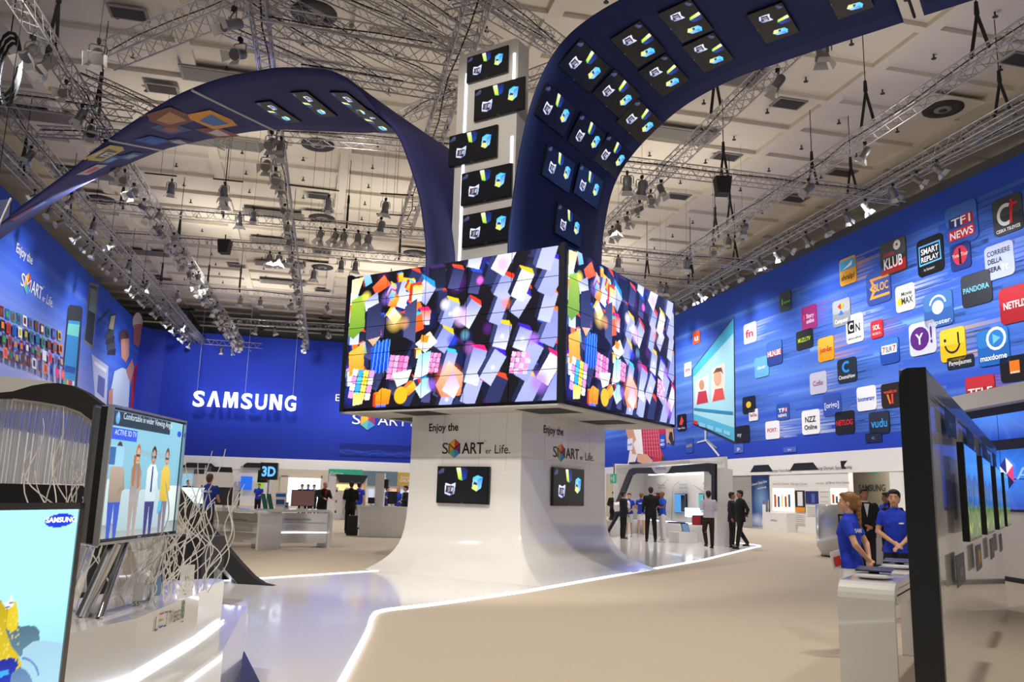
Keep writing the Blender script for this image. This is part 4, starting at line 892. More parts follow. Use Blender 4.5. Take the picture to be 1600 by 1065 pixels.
lamp_row('T1', 26, 'truss along the right banner', WRr, .6, .2, .8, 1.2, ks=[1, 4, 1, 3, 4, 5])
lamp_row('T6', 34, 'big lamp truss on the left', math.pi, 1.5, .12, .99, 1.35, ks=[1, 4, 0, 3, 1, 5, 4])
lamp_row('T6', 14, 'inner side of the big left truss', math.pi, 1.3, .35, .99, 1.2, off=.35)
lamp_row('T8', 24, 'leftmost truss beside the left banner', WLl, .5, .18, .98, 1.1, ks=[4, 0, 4, 1])
lamp_row('T7', 10, 'truss starting at the left picture edge', WLl, .8, .12, .9, 1.2)
lamp_row('T5', 16, 'truss running to the far wall', math.pi, 1.4, .25, .98, 1.25)
lamp_row('T3', 7, 'truss behind the right ribbon', math.pi, 1.2, .62, .98, 1.3)
lamp_row('T2', 4, 'second truss from the right wall', 1, 1, .36, .95, 1.3, jit=.4)
lamp_row('V8', 13, 'lowest cross truss before the far wall', 0, .4, .02, .62, 1.3, ks=[0, 5])
lamp_row('V7', 7, 'upper cross truss before the far wall', 0, 1, .02, .6, 1.2)
lamp_row('V6', 9, 'cross truss level with the cube top', 0, 1.5, .02, .78, 1.2)
def lamps_at(pts, where, face=0., s=1.3, k=None, z=None):
    W = {1: ['only one'], 2: ['left one', 'right one'], 3: ['left one', 'middle one', 'right one']}
    for i, q in enumerate(sorted(pts)):
        nm = W[len(pts)][i] if len(pts) in W else ordn(i, len(pts)) + ' from the left'
        o = lamp(q[0], q[1], 'spotlight %s, %s' % (where, nm), 'spotlights ' + where, face + random.uniform(-.5, .5), k, z, s)
        wr = MB().tube((0, 0, -.02), (0, 0, (CEIL - o.matrix_basis.translation.z) / (s * .8)), .005, 3).build('hanging_wire', BLACKM); wr.parent = o
lamps_at([(501, 355), (524, 357), (538, 358), (560, 360), (576, 362)], 'in the row of five left of the ribbon foot', 3.14, 1.45)
lamps_at([(422, 393), (437, 394)], 'in the pair on the second cross truss', 3.1, 1.4, 2); lamps_at([(534, 402), (556, 404)], 'in the pair one bay beyond the row of five', 0, 1.4, 0)
lamps_at([(397, 325), (375, 332), (349, 290), (352, 300)], 'below the first cross truss on the left', 0, 1.3)
lamps_at([(980, 268), (1003, 275)], 'in the pair at the near end of the right cross truss', 0, 1.6, 5); lamps_at([(1284, 55)], 'hanging just under the right ribbon at the top edge', 0, 1.5, 2); lamps_at([(1215, 108)], 'at the edge of the right ribbon below its curve', 1.2, 1.4, 3)
lamps_at([(1032, 440), (1041, 442)], 'in the pair just above the cube corner', 0, 1.3); lamps_at([(966, 398)], 'hanging right of the ribbon foot', 0, 1.4, 0); lamps_at([(1073, 405)], 'at the end of the right rear cross truss', 0, 1.3, 4)
lamps_at([(1115, 380), (1138, 366), (1160, 352)], 'in the cluster on the second truss from the right wall', 3., 1.4)
lamps_at([(366, 12), (376, 60)], 'shining brightly at the top left centre', 2.7, 1.6, 4); lamps_at([(155, 62)], 'at the near end of the big open truss', 3.2, 1.6, 1); lamps_at([(52, 56), (77, 75)], 'at the top left corner, with warm light', 2.5, 1.7, 3)
lamps_at([(269, 280), (352, 285)], 'on short bars below the left ribbon', 0, 1.3, 0); lamps_at([(425, 205), (440, 214), (418, 240), (431, 262)], 'around the truss just under the left ribbon', 3.2, 1.5)
lamps_at([(603, 310), (596, 340)], 'left of the ribbon bend on drop bars', .2, 1.4, 0); lamps_at([(514, 305)], 'black one on a drop bar left of the ribbon', .2, 1.3, 1)
lamps_at([(491, 418)], 'alone on a short bar beyond the row of five', 0, 1.4, 2)
# short bars for the lamps that hang off a truss
for k, (a, b, nm) in enumerate((((226, 270), (276, 275), 'below the left ribbon, left one'), ((333, 279), (380, 284), 'below the left ribbon, right one'), ((462, 404), (498, 408), 'beyond the row of five lamps'), ((595, 302), (645, 305), 'left of the ribbon bend, upper one'), ((588, 334), (640, 337), 'left of the ribbon bend, lower one'), ((448, 288), (530, 298), 'left of the ribbon bend with the black lamp'))):
    P, Q = ptr(a, b); mb = MB(); mb.tube(P, Q, .03, 6)
    t = thing('lamp_bar', 'thin dark bar for a spotlight %s' % nm, 'bar', P, 0, 'lamp bars'); mb.build('bar', BLACKM, t)
    mb = MB(); mb.tube(lerp(P, Q, .5), [*lerp(P, Q, .5)[:2], CEIL], .008, 4); mb.build('wire', BLACKM, t)

# ---- hoists: black chain and strap triangles that carry the trusses
HOI = {'second truss from the right wall': [(1531, 80), (1355, 192), (1141, 348), (1118, 372)], 'right lamp truss': [(1566, 178), (1331, 300), (1149, 410), (1079, 440)], 'right cross truss': [(1131, 278), (1270, 292)],
       'truss behind the right ribbon': [(1118, 168)], 'first left cross truss': [(190, 322), (348, 336), (542, 352)], 'second left cross truss': [(279, 372), (455, 388), (624, 402)], 'far left cross trusses': [(251, 446), (304, 448), (324, 449), (374, 454)],
       'rear right cross trusses': [(1011, 432), (1079, 428)], 'big lamp truss on the left': [(84, 60), (152, 172)], 'leftmost truss': [(34, 268), (107, 340), (143, 375), (170, 402), (202, 436), (222, 455)]}
for wh, L in HOI.items():
    for i, (x, y) in enumerate(L):
        p = onz(x, y, TRZ + .25); t = thing('truss_hoist', 'black chain hoist over the %s%s' % (wh, '' if len(L) == 1 else ', ' + ordn(i, 9) + ' from near end'), 'hoist', p, 0, 'truss hoists')
        t['label'] = t['label'].replace(' listed', '')
        ap = p + UP * 1.1; mb = MB(); mb.tube(ap + UP * .35, [*ap[:2], CEIL], .016, 4); mb.build('chain', BLACKM, t); mb = MB(); mb.tube(ap, ap + UP * .38, .07, 6, 0, .05); mb.build('hook_block', BLACKM, t)
        for q in (-1, 1): MB().tube(ap, p + VA * .32 * q - UP * .05, .05, 5).build('strap', BLACKM, t)

# ---- ceiling fittings
DARKV = mat('vent_dark', (.05, .048, .045), rough=.8); GREYV = mat('vent_grey', (.30, .28, .25), rough=.8)
def snapc(P):
    u = P @ VB; v = P @ VA; return u, v
GR = 'dark square ceiling vents'
for i, (x, y) in enumerate(((1232, 161), (1315, 269), (1594, 92), (1135, 244), (1242, 310), (1059, 306), (201, 20), (254, 138), (503, 393), (504, 453), (507, 496), (498, 306), (370, 415), (256, 435), (293, 482), (131, 10), (1600, 96))):
    if i >= 15: continue
    p = onz(x, y, CEIL - .01); t = thing('ceiling_vent', 'dark square vent in the ceiling, at %s' % ('the upper right', 'the right above the wall truss', 'the right picture edge', 'the centre right beside the ribbon', 'the right near the banner top', 'the centre right low down', 'the top left', 'the left above the ribbon', 'the centre, third row from the cube', 'the centre left of the cube, second row', 'the centre left, nearest the far wall', 'the centre below the left ribbon', 'the left centre', 'the left over the lamp truss', 'the far left end', 'the top edge far left')[i], 'vent', p, -HA, GR)
    MB().box(p - UP * .02, (1.25, .8, .05), -HA).build('frame', GREYV, t); MB().box(p - UP * .05, (1.05, .62, .03), -HA).build('grille', DARKV, t)
for i, (x, y) in enumerate(((355, 121), (53, 179), (1060, 209), (428, 334), (434, 377), (437, 413), (442, 441), (1125, 115), (345, 222), (222, 394), (140, 272))):
    p = onz(x, y, CEIL - .01); t = thing('ceiling_panel', 'long grey recessed panel in the ceiling, %s' % ('above the left ribbon', 'at the left edge', 'right of the ribbon, dark', 'in the left column, nearest row', 'in the left column, second row', 'in the left column, third row', 'in the left column, farthest row', 'behind the curve of the right ribbon', 'under the left ribbon', 'over the big lamp truss', 'behind the left ribbon tip')[i], 'ceiling panel', p, -HA, 'long grey ceiling panels')
    MB().box(p - UP * .02, (3.4, 1.2, .05), -HA).build('frame', GREYV, t); MB().box(p - UP * .05, (3.2, 1.0, .03), -HA).build('infill', mat('vent_mid', (.2, .185, .165), rough=.8), t)
for i, (x, y) in enumerate(((1473, 168), (491, 18), (497, 224), (503, 339), (648, 394), (504, 416), (158, 310))):
    p = onz(x, y, CEIL - .01); t = thing('air_diffuser', 'round dark air diffuser on a square ceiling plate, %s' % ('at the upper right near the banner', 'at the top centre left', 'in the gap under the left ribbon', 'beyond the first left cross truss', 'left of the cube ribbon foot', 'farthest in the centre left column', 'at the left above the banner')[i], 'air diffuser', p, -HA, 'round air diffusers')
    MB().box(p - UP * .02, (2.3, 1.9, .04), -HA).build('plate', CEILM, t); mb = MB(); mb.lathe(p - UP * .04, [(.75, 0), (.75, -.06), (.34, -.06), (.34, 0)], 24); mb.build('outer_ring', DARKV, t)
    mb = MB(); mb.lathe(p - UP * .04, [(.33, -.0), (.33, -.07), (.2, -.09)], 20); mb.build('inner_ring', GREYV, t); mb = MB(); mb.lathe(p - UP * .04, [(.19, -.0), (.14, -.12), (.02, -.12)], 16); mb.build('hub', DARKV, t)
sp0 = None
for i in range(-5, 3):
    for j in range(-1, 19):
        for du_ in (1.6, 4.4):
            p = hall(cu0 + i * du + du_, cv0 + (j - .5) * dv + .2, CEIL + .16); d = p - EYEP; zc = d @ _F
            if zc < 1: continue
            X = 800 + FPX * (d @ _R) / zc; Y = 532.5 - FPX * (d @ _U) / zc
            if not (-20 < X < 1620 and -20 < Y < 440): continue
            if sp0 is None:
                sp0 = MB().tube((0, 0, 0), (0, 0, -.16), .03, 5).lathe((0, 0, -.16), [(.02, 0), (.09, 0), (.09, -.02), (.02, -.03)], 8).build('sprinkler_head', DARKV)
                tag(sp0, 'tiny dark sprinkler head dotting the cream ceiling bays', 'sprinkler', 'sprinkler heads in the ceiling bays'); o = sp0
            else: o = sp0.copy(); COL.objects.link(o)
            o.location = tuple(p)
# black loudspeaker box under the right cross truss, black box at the left
for nm, x, y, lb_ in (('loudspeaker', 1129, 290, 'black loudspeaker box hanging under the right cross truss'), ('loudspeaker', 351, 385, 'black box speaker hanging on the second left cross truss')):
    p = onz(x, y, TRZ - .55); t = thing('loudspeaker', lb_, 'loudspeaker', p, .5); mb = MB(); mb.prism([p + np.array(q) for q in ((-.3, -.25, .3), (.3, -.25, .3), (.22, -.25, -.35), (-.22, -.25, -.35))], (0, .5, 0)); mb.build('cabinet', BLACKM, t)
    mb = MB(); mb.tube(p + UP * .3, p + UP * .6, .03, 6); mb.build('bracket', BLACKM, t)
p = onz(10, 100, 12.8); t = thing('cable_coil', 'black hanging loop of cables at the upper left picture edge', 'cable', p)
mb = MB()
for q in range(3): mb.path([p + np.array([.35 * math.cos(a) * (1 - .1 * q), .1 * q, .95 * math.sin(a) - .1 * q]) for a in np.linspace(-1.4, 4.4, 16)], .05, 5)
mb.build('cable_loops', BLACKM, t); MB().tube(p + UP * .9, [*p[:2], CEIL], .02, 4).build('hanging_wire', BLACKM, t)
# ================================================================== helpers for stands
def cutp(mb, pts, P, n, ext, m=0):                                # outline measured on the plane (P, n), given real depth
    mb.prism([onpl(x, y, P, n) for x, y in pts], ext, m); return mb
def gframe(xa, xb, yb_a, yb_b=None):
    """front line of something standing on the floor between two picture points"""
    A = onz(xa, yb_a, 0.); B = onz(xb, yb_b if yb_b is not None else yb_a, 0.); d = unit(B - A); n = np.array([d[1], -d[0], 0]); n = n if (EYEP - A) @ n > 0 else -n
    return A, B, d, n
def zat(x, y, P, n): return onpl(x, y, P, n)[2]
def usec(W, H, t, r, k=6):                                        # outline of a bridge-shaped counter
    L = [(0, 0)] + [(r - r * math.cos(R_(90 * i / k)), H - r + r * math.sin(R_(90 * i / k))) for i in range(k + 1)]
    L += [(W - r + r * math.sin(R_(90 * i / k)), H - r + r * math.cos(R_(90 * i / k))) for i in range(k + 1)] + [(W, 0), (W - t, 0)]
    q = max(r - t, .02); L += [(W - t - q + q * math.cos(R_(90 * i / k)), H - t - q + q * math.sin(R_(90 * i / k))) for i in range(k + 1)]
    L += [(t + q - q * math.sin(R_(90 * i / k)), H - t - q + q * math.cos(R_(90 * i / k))) for i in range(k + 1)] + [(t, 0)]
    return L
PLASTIC = mat('white_plastic', (.75, .75, .76), rough=.25); SCRD = mat('dark_screen_glass', (.02, .022, .03), rough=.1)

# ---- lower zone of the right wall
BEIGE = mat('beige_partition', (.56, .50, .40), rough=.8, noise=.03, scale=3)
rx = thing('exhibition_wall', 'long white exhibition wall with lit showcases and posters under the right blue banner', 'exhibition wall', tuple(hall(UR, 40, 0)))
P1, N1 = hall(UR, 30), VB
vof = lambda x: onpl(x, 780, P1, N1) @ VA
mb = MB(); mb.obox(hall(UR, vof(1327), 0), VA * (vof(1205) - vof(1327)), VB * .25, UP * 3.1); mb.obox(hall(UR - .01, vof(1411), 0), VA * (vof(1392) - vof(1411)), VB * .3, UP * 3.1); mb.obox(hall(UR, 12, 0), VA * (vof(1411) - 12), VB * .3, UP * 3.1)
mb.build('wall_panel', WHITEM, rx)
mb = MB(); mb.obox(hall(UR + .02, vof(1176), 0), VA * (vof(1120) - vof(1176)), VB * .25, UP * 3.1); mb.build('beige_panel', BEIGE, rx)
mb = MB(); mb.obox(hall(UR + 2.2, vof(1420) - 6, 0), VA * 14, VB * .2, UP * 3.4); mb.text('SAMSUNG', hall(UR + 2.18, onpl(1362, 760, hall(UR + 2.18, 0), N1) @ VA, zat(1362, 767, hall(UR + 2.18, 0), N1)), -VA, UP, .33, 1, w=2.0, bold=.02)
mb.build('rear_wall', [BEIGE, ink('585450')], rx)
mb = MB(); mb.obox(hall(UR + .02, 41, 0), VA * 33, VB * .2, UP * 3.1); mb.build('far_panel', WHITEM, rx)
pc = Canvas(60, 120, hexc('2c4c8c')); pc.a = pc.a * (1 - pc.Y[..., None] * .6); pc.disc(.55, .5, .5, '8ab0e0', .7, .9, ry=.4); pc.disc(.3, .12, .5, 'd8e0f0', .7, .8, ry=.15); pc.disc(.8, .05, .5, 'c8d4e8', .7, .8, ry=.12)
pc.poly([(.60, .42), (.78, .42), (.80, .25), (.74, .22), (.76, .04), (.68, .04), (.66, .2), (.60, .04), (.56, .05), (.60, .24)], 'e8e4e0'); pc.poly([(.60, .24), (.78, .24), (.74, .04), (.62, .04)], '5a5a66'); pc.disc(.69, .46, .05, '8a5a40', 1, .2, ry=.03); pc.poly([(.90, .20), (.94, .20), (.96, .50), (.92, .50)], 'd8c070')
a0 = onpl(1203, 822, P1 - VB * .03, N1); a1 = onpl(1175.5, 826, P1 - VB * .03, N1); L_ = (a1 - a0) @ VA
pc.mesh('printed_poster', hall(UR - .02, a1 @ VA, .12), -VA * L_, UP * 2.95, PRINT, rx)
MB().text("Everyone's Olympic Games", hall(UR - .05, (a1 @ VA) - L_ / 2, 2.45), unit(-VA + UP * .12), UP, .16, 0, w=L_ * .85).text('with Samsung', hall(UR - .05, (a1 @ VA) - L_ * .62, 2.2), unit(-VA + UP * .12), UP, .12, 0, w=L_ * .5).build('poster_lettering', ink('e8ecf8'), rx)
def onwall(mb, x0, x1, y0, y1, t=.03, m=0):                      # plate on the wall between picture columns and rows
    xm = (x0 + x1) / 2; a, b = vof(x0), vof(x1); z1, z0 = zat(xm, y0, P1, N1), zat(xm, y1, P1, N1)
    mb.obox(hall(UR - t, b, z0), VA * (a - b), VB * t, UP * (z1 - z0), m); return mb
CASEG = mat('showcase_glow', (1, .80, .52), emit=1.6)
for (x0, x1, y0, y1) in ((1208, 1241, 763, 798), (1299, 1324.5, 763, 792)):
    onwall(MB(), x0, x1, y0, y1, .02).build('lit_showcase', CASEG, rx)
    mb = MB(); mats = [ink('b84830'), ink('30507c'), ink('e8e0d0')]
    for q in range(5): onwall(mb, x0 + 3 + q * 5.5, x0 + 5.5 + q * 5.5, y0 + 9 + (q % 2) * 3, y1 - 6, .06, q % 3)
    mb.build('showcase_exhibits', mats, rx)
mb = onwall(MB(), 1243, 1258, 766, 800); onwall(mb, 1247, 1255, 768, 790, .035, 1); onwall(mb, 1243, 1258, 792, 800, .036, 2); mb.build('black_white_poster', [ink('18181a'), ink('e8e8ea'), ink('e89028')], rx)
mb = onwall(MB(), 1259.5, 1279, 767, 787); onwall(mb, 1269, 1274, 771, 785, .035, 1); mb.build('blue_poster', [ink('182868'), ink('5068b0')], rx)
for (x0, x1, y0, y1) in ((1243, 1258, 803, 820), (1261, 1277, 790, 806), (1281, 1297, 766, 808)):
    mb = onwall(MB(), x0, x1, y0, y1, .02)
    for q in range(5): onwall(mb, x0 + 1.5, x1 - 2, y0 + 2 + q * (y1 - y0) / 5.5, y0 + 2.7 + q * (y1 - y0) / 5.5, .025, 1)
    mb.build('text_panel', [ink('d8d6d0'), ink('8a8884')], rx)
mb = MB()
for s_, x, y, h_, w_ in (('Olympic Torch Relay', 1222, 737, .16, 2.1), ('Samsung Olympic Sponsorship', 1302, 733, .17, 3.2), ('London 2012 Torch Relay', 1222, 757, .11, 1.6), ('Olympic Games', 1250, 757, .11, 1.5), ('London 2012', 1289, 756, .11, 1.2), ('Olympic Games Samsung', 1313, 755, .11, 1.6)):
    mb.text(s_, hall(UR - .05, vof(x), zat(x, y, P1, N1)), -VA, UP, h_, 0, w=w_)
mb.build('lettering', ink('4a4844'), rx)
mb = MB()
for x0, x1 in ((1174, 1210), (1236, 1282), (1318, 1326)):         # black wedge recesses under the fascia
    a, b = vof(x0), vof(x1); mb.prism([hall(UR - .04, a, 3.12), hall(UR - .04, b, 3.12), hall(UR - .04, b + .45, 3.5), hall(UR - .04, a - .45, 3.5)], VB * .05)
mb.build('black_recess', BLACK, rx)
mb = MB(); mb.obox(hall(UR - .9, vof(1286) + 1, 0), VA * 1.0, VB * .8, UP * 1.05); o = MB().obox(onz(1199, 826, 0) - VA * .6, VA * 1.0, VB * .7, UP * 1.25)
o.text('o', onz(1205, 826, 0) - VA * 1.2 - VB * .02 + UP * .9, -VA, UP, .2, 1); tag(o.build('info_plinth', [WHITEM, ink('e8902c')]), 'cream info plinth standing by the blue torch poster', 'plinth')
mb = MB(); p = onpl(1213, 805, P1 - VB * .5, N1); mb.obox(hall(UR - .55, vof(1243), 0), VA * (vof(1205) - vof(1243)), VB * .54, UP * .95); mb.text('SAMSUNG', hall(UR - .57, vof(1223), .5), -VA, UP, .1, 1)
tag(mb.build('showcase_bench', [WHITEM, ink('3050b0')]), 'low white base running below the lit torch showcase', 'bench')
def exit_sign(x, y, P, n, xd, label, s_=.5):
    c = onpl(x, y, P, n); t = thing('exit_sign', label, 'sign', c - UP * .2); nn = n if (EYEP - c) @ n > 0 else -np.array(n)
    mb = MB(); mb.plate(c, xd, UP, nn, -s_ / 2, -s_ * .3, s_ / 2, s_ * .3, 0, .04); mb.build('panel', mat('exit_green', (.03, .32, .20), emit=.5), t)
    mb = MB(); o = c + nn * .045; mb.shape(o, xd, UP, [(q[0] * s_, q[1] * s_) for q in ((-.38, -.04), (-.2, -.04), (-.2, -.16), (-.04, .02), (-.2, .2), (-.2, .06), (-.38, .06))]); mb.shape(o, xd, UP, [(q[0] * s_, q[1] * s_) for q in ((.1, -.22), (.3, -.22), (.3, .22), (.1, .22))])
    mb.build('pictogram', ink('e8fff0'), t); MB().tube(c + UP * .15, c + UP * .5, .015, 5).build('hanger', BLACKM, t)
exit_sign(1365, 731, hall(UR + 2.0, 0), VB, -VA, 'green exit sign on the beige wall above the SAMSUNG lettering', .8)
exit_sign(959.5, 747.5, hall(10, 62.24), VB, -VA, 'green exit sign seen right of the column below the fascia', .5)

light('POINT', 'rear_wall_fill_light', hall(UR + 1.2, vof(1360), 3.0), 120, WARM, size=.15)  # added fill light for the otherwise unlit rear wall, no fixture there
bp_ = hall(10, 62.3); tag(MB().obox(onpl(950, 760, bp_, VA) * [1, 1, 0], (onpl(968, 760, bp_, VA) - onpl(950, 760, bp_, VA)) * [1, 1, 0], VA * .4, UP * 3.3).build('beige_pier', BEIGE), 'beige pier carrying the exit sign right of the column', 'pier')
# ---- lower zone of the far wall
fx = thing('exhibition_wall', 'far back row of bright booth fronts under the deep blue banner, left of the column', 'exhibition wall', tuple(hall(-3, VBK, 0)))
PB, NB = hall(0, VBK - .1), VA
def onback(mb, x0, x1, y0, y1, t=.05, m=0, o=.0):
    xm, ym = (x0 + x1) / 2, (y0 + y1) / 2; P = PB - VA * o; a = onpl(x0, ym, P, NB) @ VB; b = onpl(x1, ym, P, NB) @ VB; z1 = zat(xm, y0, P, NB); z0 = max(zat(xm, y1, P, NB), 0.)
    mb.obox(hall(a, VBK - .1 - o - t, z0), VB * (b - a), VA * t, UP * (z1 - z0), m); return mb
struct(MB().obox(hall(-15, VBK, 0), VB * 40, VA * .2, UP * 3).build('wall_back', WHITEM))
onback(MB(), 425, 513, 733, 795).build('beige_front', BEIGE, fx)
onback(MB(), 449, 500, 746, 790, .06).build('bright_doorway', mat('daylit_doorway', (.8, .86, .95), emit=.9), fx)
mb = MB(); onback(mb, 437, 449, 742, 795, .15); onback(mb, 500, 504, 742, 795, .15); onback(mb, 437, 504, 741, 746, .15); mb.build('door_frame', mat('pale_door_frame', (.62, .55, .44), rough=.5), fx)
mb = onback(MB(), 513, 566, 733, 754); mb.text('Galaxy', hall(onpl(526, 741, PB, NB) @ VB, VBK - .17, zat(526, 742, PB, NB)), VB, UP, .3, 1); mb.build('green_header', [ink('30a080'), ink('d8f0e8')], fx)
mb = onback(MB(), 566, 621, 736, 758); mb.text('3', hall(onpl(602, 748, PB, NB) @ VB, VBK - .17, zat(602, 751, PB, NB)), VB, UP, .32, 1); mb.build('grey_header', [ink('607884'), ink('f0f4f8')], fx)
mb = onback(MB(), 621, 650, 738, 759); mb.text('Samsung', hall(onpl(634, 745, PB, NB) @ VB, VBK - .17, zat(634, 747, PB, NB)), VB, UP, .2, 1, w=.9); mb.text('GALAXY', hall(onpl(636, 752, PB, NB) @ VB, VBK - .17, zat(636, 753, PB, NB)), VB, UP, .3, 1, w=1.3); mb.build('gold_header', [ink('c0a050'), ink('f4f0e0')], fx)
mb = MB()
for x0, x1 in ((283, 340), (376, 426)):
    a = onpl(x0, 726, PB, NB) @ VB; b = onpl(x1, 726, PB, NB) @ VB; z1 = zat((x0 + x1) / 2, 723, PB, NB); mb.prism([hall(a, VBK - .3, z1 - .4), hall(b, VBK - .3, z1 - .4), hall(b - .5, VBK - .3, z1), hall(a + .5, VBK - .3, z1)], VA * .2)
mb.build('black_arch_trim', BLACK, fx)
for i, (x0, x1, y0, y1, c_) in enumerate(((376, 394, 744, 765, '1c60d0'), (401, 412, 745, 770, '80a848'), (285, 300, 740, 760, '88b8d0'), (364, 370, 752, 758, '706880'), (372, 376, 752, 758, '706880'))):
    onback(MB(), x0, x1, y0, y1, .08, o=.1).build('wall_picture', mat('far_picture_%d' % i, c_, emit=.7), fx)
for i in range(9): onback(MB(), 540 + i * 12, 547 + i * 12, 764 + (i % 3), 786, .08, o=.1).build('wall_picture', mat('far_cell_%d' % (i % 4), ['e8f0f8', 'd0d8e8', 'e8b080', 'b8c8e0'][i % 4], emit=.6), fx)

# ---- counters on the left
def bridge_counter(label, xa, xb, ya, yb, ytop, depth, name='counter', lead=None):
    A, B, d, n = gframe(xa, xb, ya, yb); W = np.linalg.norm(B - A); H = zat(xa, ytop, A, n); t = thing(name, label, 'counter', (A + B) / 2)
    mb = MB(); mb.prism([A + d * x + UP * z for x, z in usec(W, H, .07, .16)], -n * depth); mb.build('body', WHITE, t)
    mb = MB(); K = 10; arcp = lambda s_, z, r_: A + d * (.09 + (W - .18) * s_) - n * (.12 + .28 * math.sin(math.pi * s_) * r_) + UP * z
    mb.loft([[arcp(s_, .12, 1), arcp(s_, H - .1, 1)] for s_ in np.linspace(0, 1, K)], 0, False); mb.build('curved_front', CHROME if lead else WHITE, t)
    for z in (.38, .62): MB().loft([[arcp(s_, z, 1), arcp(s_, z, .55), arcp(s_, z + .03, .55), arcp(s_, z + .03, 1)] for s_ in np.linspace(0, 1, K)], 0, True).build('shelf', WHITE if z > .5 else LEDW if lead else WHITE, t)
    mb = MB(); mb.text('3D Blast beyond Reality', A + d * W * .5 - n * .1 + UP * (H - .28), d, UP, .05, 0, w=W * .4); mb.build('lettering', ink('303030'), t); return A, B, d, n, H
cA = bridge_counter('white bridge-shaped counter with curved shelves and a dark laptop on top', 409, 517, 858, 856, 795, .75, lead=1)
cB = bridge_counter('white bridge-shaped counter half hidden by the reeds, holding a large dark monitor', 322, 402, 853, 859, 793, .8)
A, B, d, n = gframe(560, 633, 838, 840); H = zat(596, 792, A, n); mb = MB(); mb.obox(A, d * np.linalg.norm(B - A), -n * .8, UP * H); mb.obox(A + UP * H, d * np.linalg.norm(B - A), -n * .8, UP * .03)
tag(mb.build('counter', WHITE, bevel=.01), 'plain white box counter left of the flared column, topped with small devices', 'counter'); cC = (A, B, d, n, H + .03)
def oncounter(c, x, back=.3): p = onpl(x, 800, c[0] - c[3] * back, c[3]); return np.array([p[0], p[1], c[4]])
def monitor(label, x, ybase, w, h, base, yaw=0, pic=None, name='monitor'):
    """monitor standing with its foot at picture x,ybase on a top of height base"""
    p = oncounter(base, x, ybase) if isinstance(base, tuple) else onz(x, ybase, base); t = thing(name, label, name.replace('_', ' '), p, yaw); M = np.array(t.matrix_basis)[:3, :3]; ex, ey = M[:, 0], M[:, 1]
    mb = MB(); mb.obox(p - ex * .14 - ey * .08, ex * .28, ey * .16, UP * .015); mb.build('foot', PLASTIC, t); mb = MB(); mb.obox(p - ex * .03 + ey * .02, ex * .06, ey * .03, UP * .12); mb.build('neck', PLASTIC, t)
    mb = MB(); mb.obox(p - ex * w / 2 - ey * .02 + UP * .08, ex * w, ey * .035, UP * h); mb.build('casing', BEZEL, t, .004); mb = MB(); mb.obox(p - ex * (w / 2 - .012) - ey * .024 + UP * .095, ex * (w - .024), ey * .003, UP * (h - .03)); mb.build('screen', pic or SCRD, t); return t
monitor('dark laptop screen showing a brown picture on the curved-shelf counter', 472, .3, .62, .42, cA, .05, mat('brown_picture', (.12, .06, .05), rough=.15, emit=.6))
monitor('large dark monitor on the counter behind the reeds', 347, .3, .62, .46, cB, -.5); monitor('dark monitor turned away on the counter behind the reeds, next to the large one', 368, .45, .5, .4, cB, -1.0, PLASTIC)
monitor('small upright dark monitor on the plain white box counter', 612, .3, .36, .42, cC, .7); monitor('small tilted dark tablet on the plain white box counter', 579, .2, .22, .2, cC, .3)
monitor('bright white monitor at the left edge behind the big television', 300, 792, .6, .42, 1.0, .1, mat('bright_picture', (.6, .85, .95), emit=1.2))
def brochure(label, x, y, base, w=.26, h=.4, head='2c60c0'):
    p = oncounter(base, x, y); t = thing('leaflet_holder', label, 'leaflet holder', p); MB().box(p + UP * .01, (w, .14, .02)).build('base', PLASTIC, t); MB().box(p + UP * (.02 + h / 2), (w, .02, h)).build('back_panel', PLASTIC, t)
    MB().box(p + UP * (h * .88) - [0, .012, 0], (w, .004, h * .2)).build('header', ink(head), t); MB().box(p + UP * (h * .45) - [0, .03, 0], (w * .8, .03, h * .3)).build('leaflet', ink('28508c'), t)
brochure('white leaflet stand with blue header on the curved-shelf counter', 437, .35, cA); brochure('small blue cup-like leaflet box on the curved-shelf counter', 447, .3, cA, .1, .16)
# small white kiosks with black tops
for (xa, xb, yb, yt, lb_) in ((320, 366, 812, 729, 'white tapered kiosk with black top behind the man in blue'), (302, 330, 806, 733, 'grey tapered kiosk with black top farther left')):
    A, B, d, n = gframe(xa, xb, yb); W = np.linalg.norm(B - A); H = zat((xa + xb) / 2, yt, A, n); t = thing('kiosk', lb_, 'kiosk', A)
    MB().prism([A, A + d * W, A + d * W * .86 + UP * H * .8, A + d * W * .80 + UP * H * .9, A + d * W * .06 + UP * H * .9], -n * .5).build('body', WHITE, t)
    MB().prism([A + d * W * .055 + UP * H * .9, A + d * W * .805 + UP * H * .9, A + d * W * .76 + UP * H, A + d * W * .08 + UP * H], -n * .52).build('cap', BLACK, t)
# sign post with the 3D screen
p = onz(412, 851, 0); t = thing('sign_post', 'black cube screen reading 3D on a thin pole between two counters', 'sign', p); zt = zat(412, 749, p, (0, 1, 0)); MB().tube(p, p + UP * zt, .03, 8).box(p + UP * .01, (.3, .3, .02)).build('pole', CHROME, t)
s_ = .46; MB().box(p + UP * (zt + s_ / 2), (s_, s_, s_), .2).build('cube_housing', BEZEL, t)
ex = np.array([math.cos(.2), math.sin(.2), 0]); MB().text('3D', p + UP * (zt + .1) + np.array([ex[1], -ex[0], 0]) * (s_ / 2 + .005), ex, UP, .26, 0, bold=.04, w=.36).build('lettering', mat('sign_blue', (.1, .35, .9), emit=1.5), t)
MB().box(p + UP * (zt + .1) + [-.5, 1.2, 0], (.25, .3, .35)).build('speaker_box', BLACKM, t)
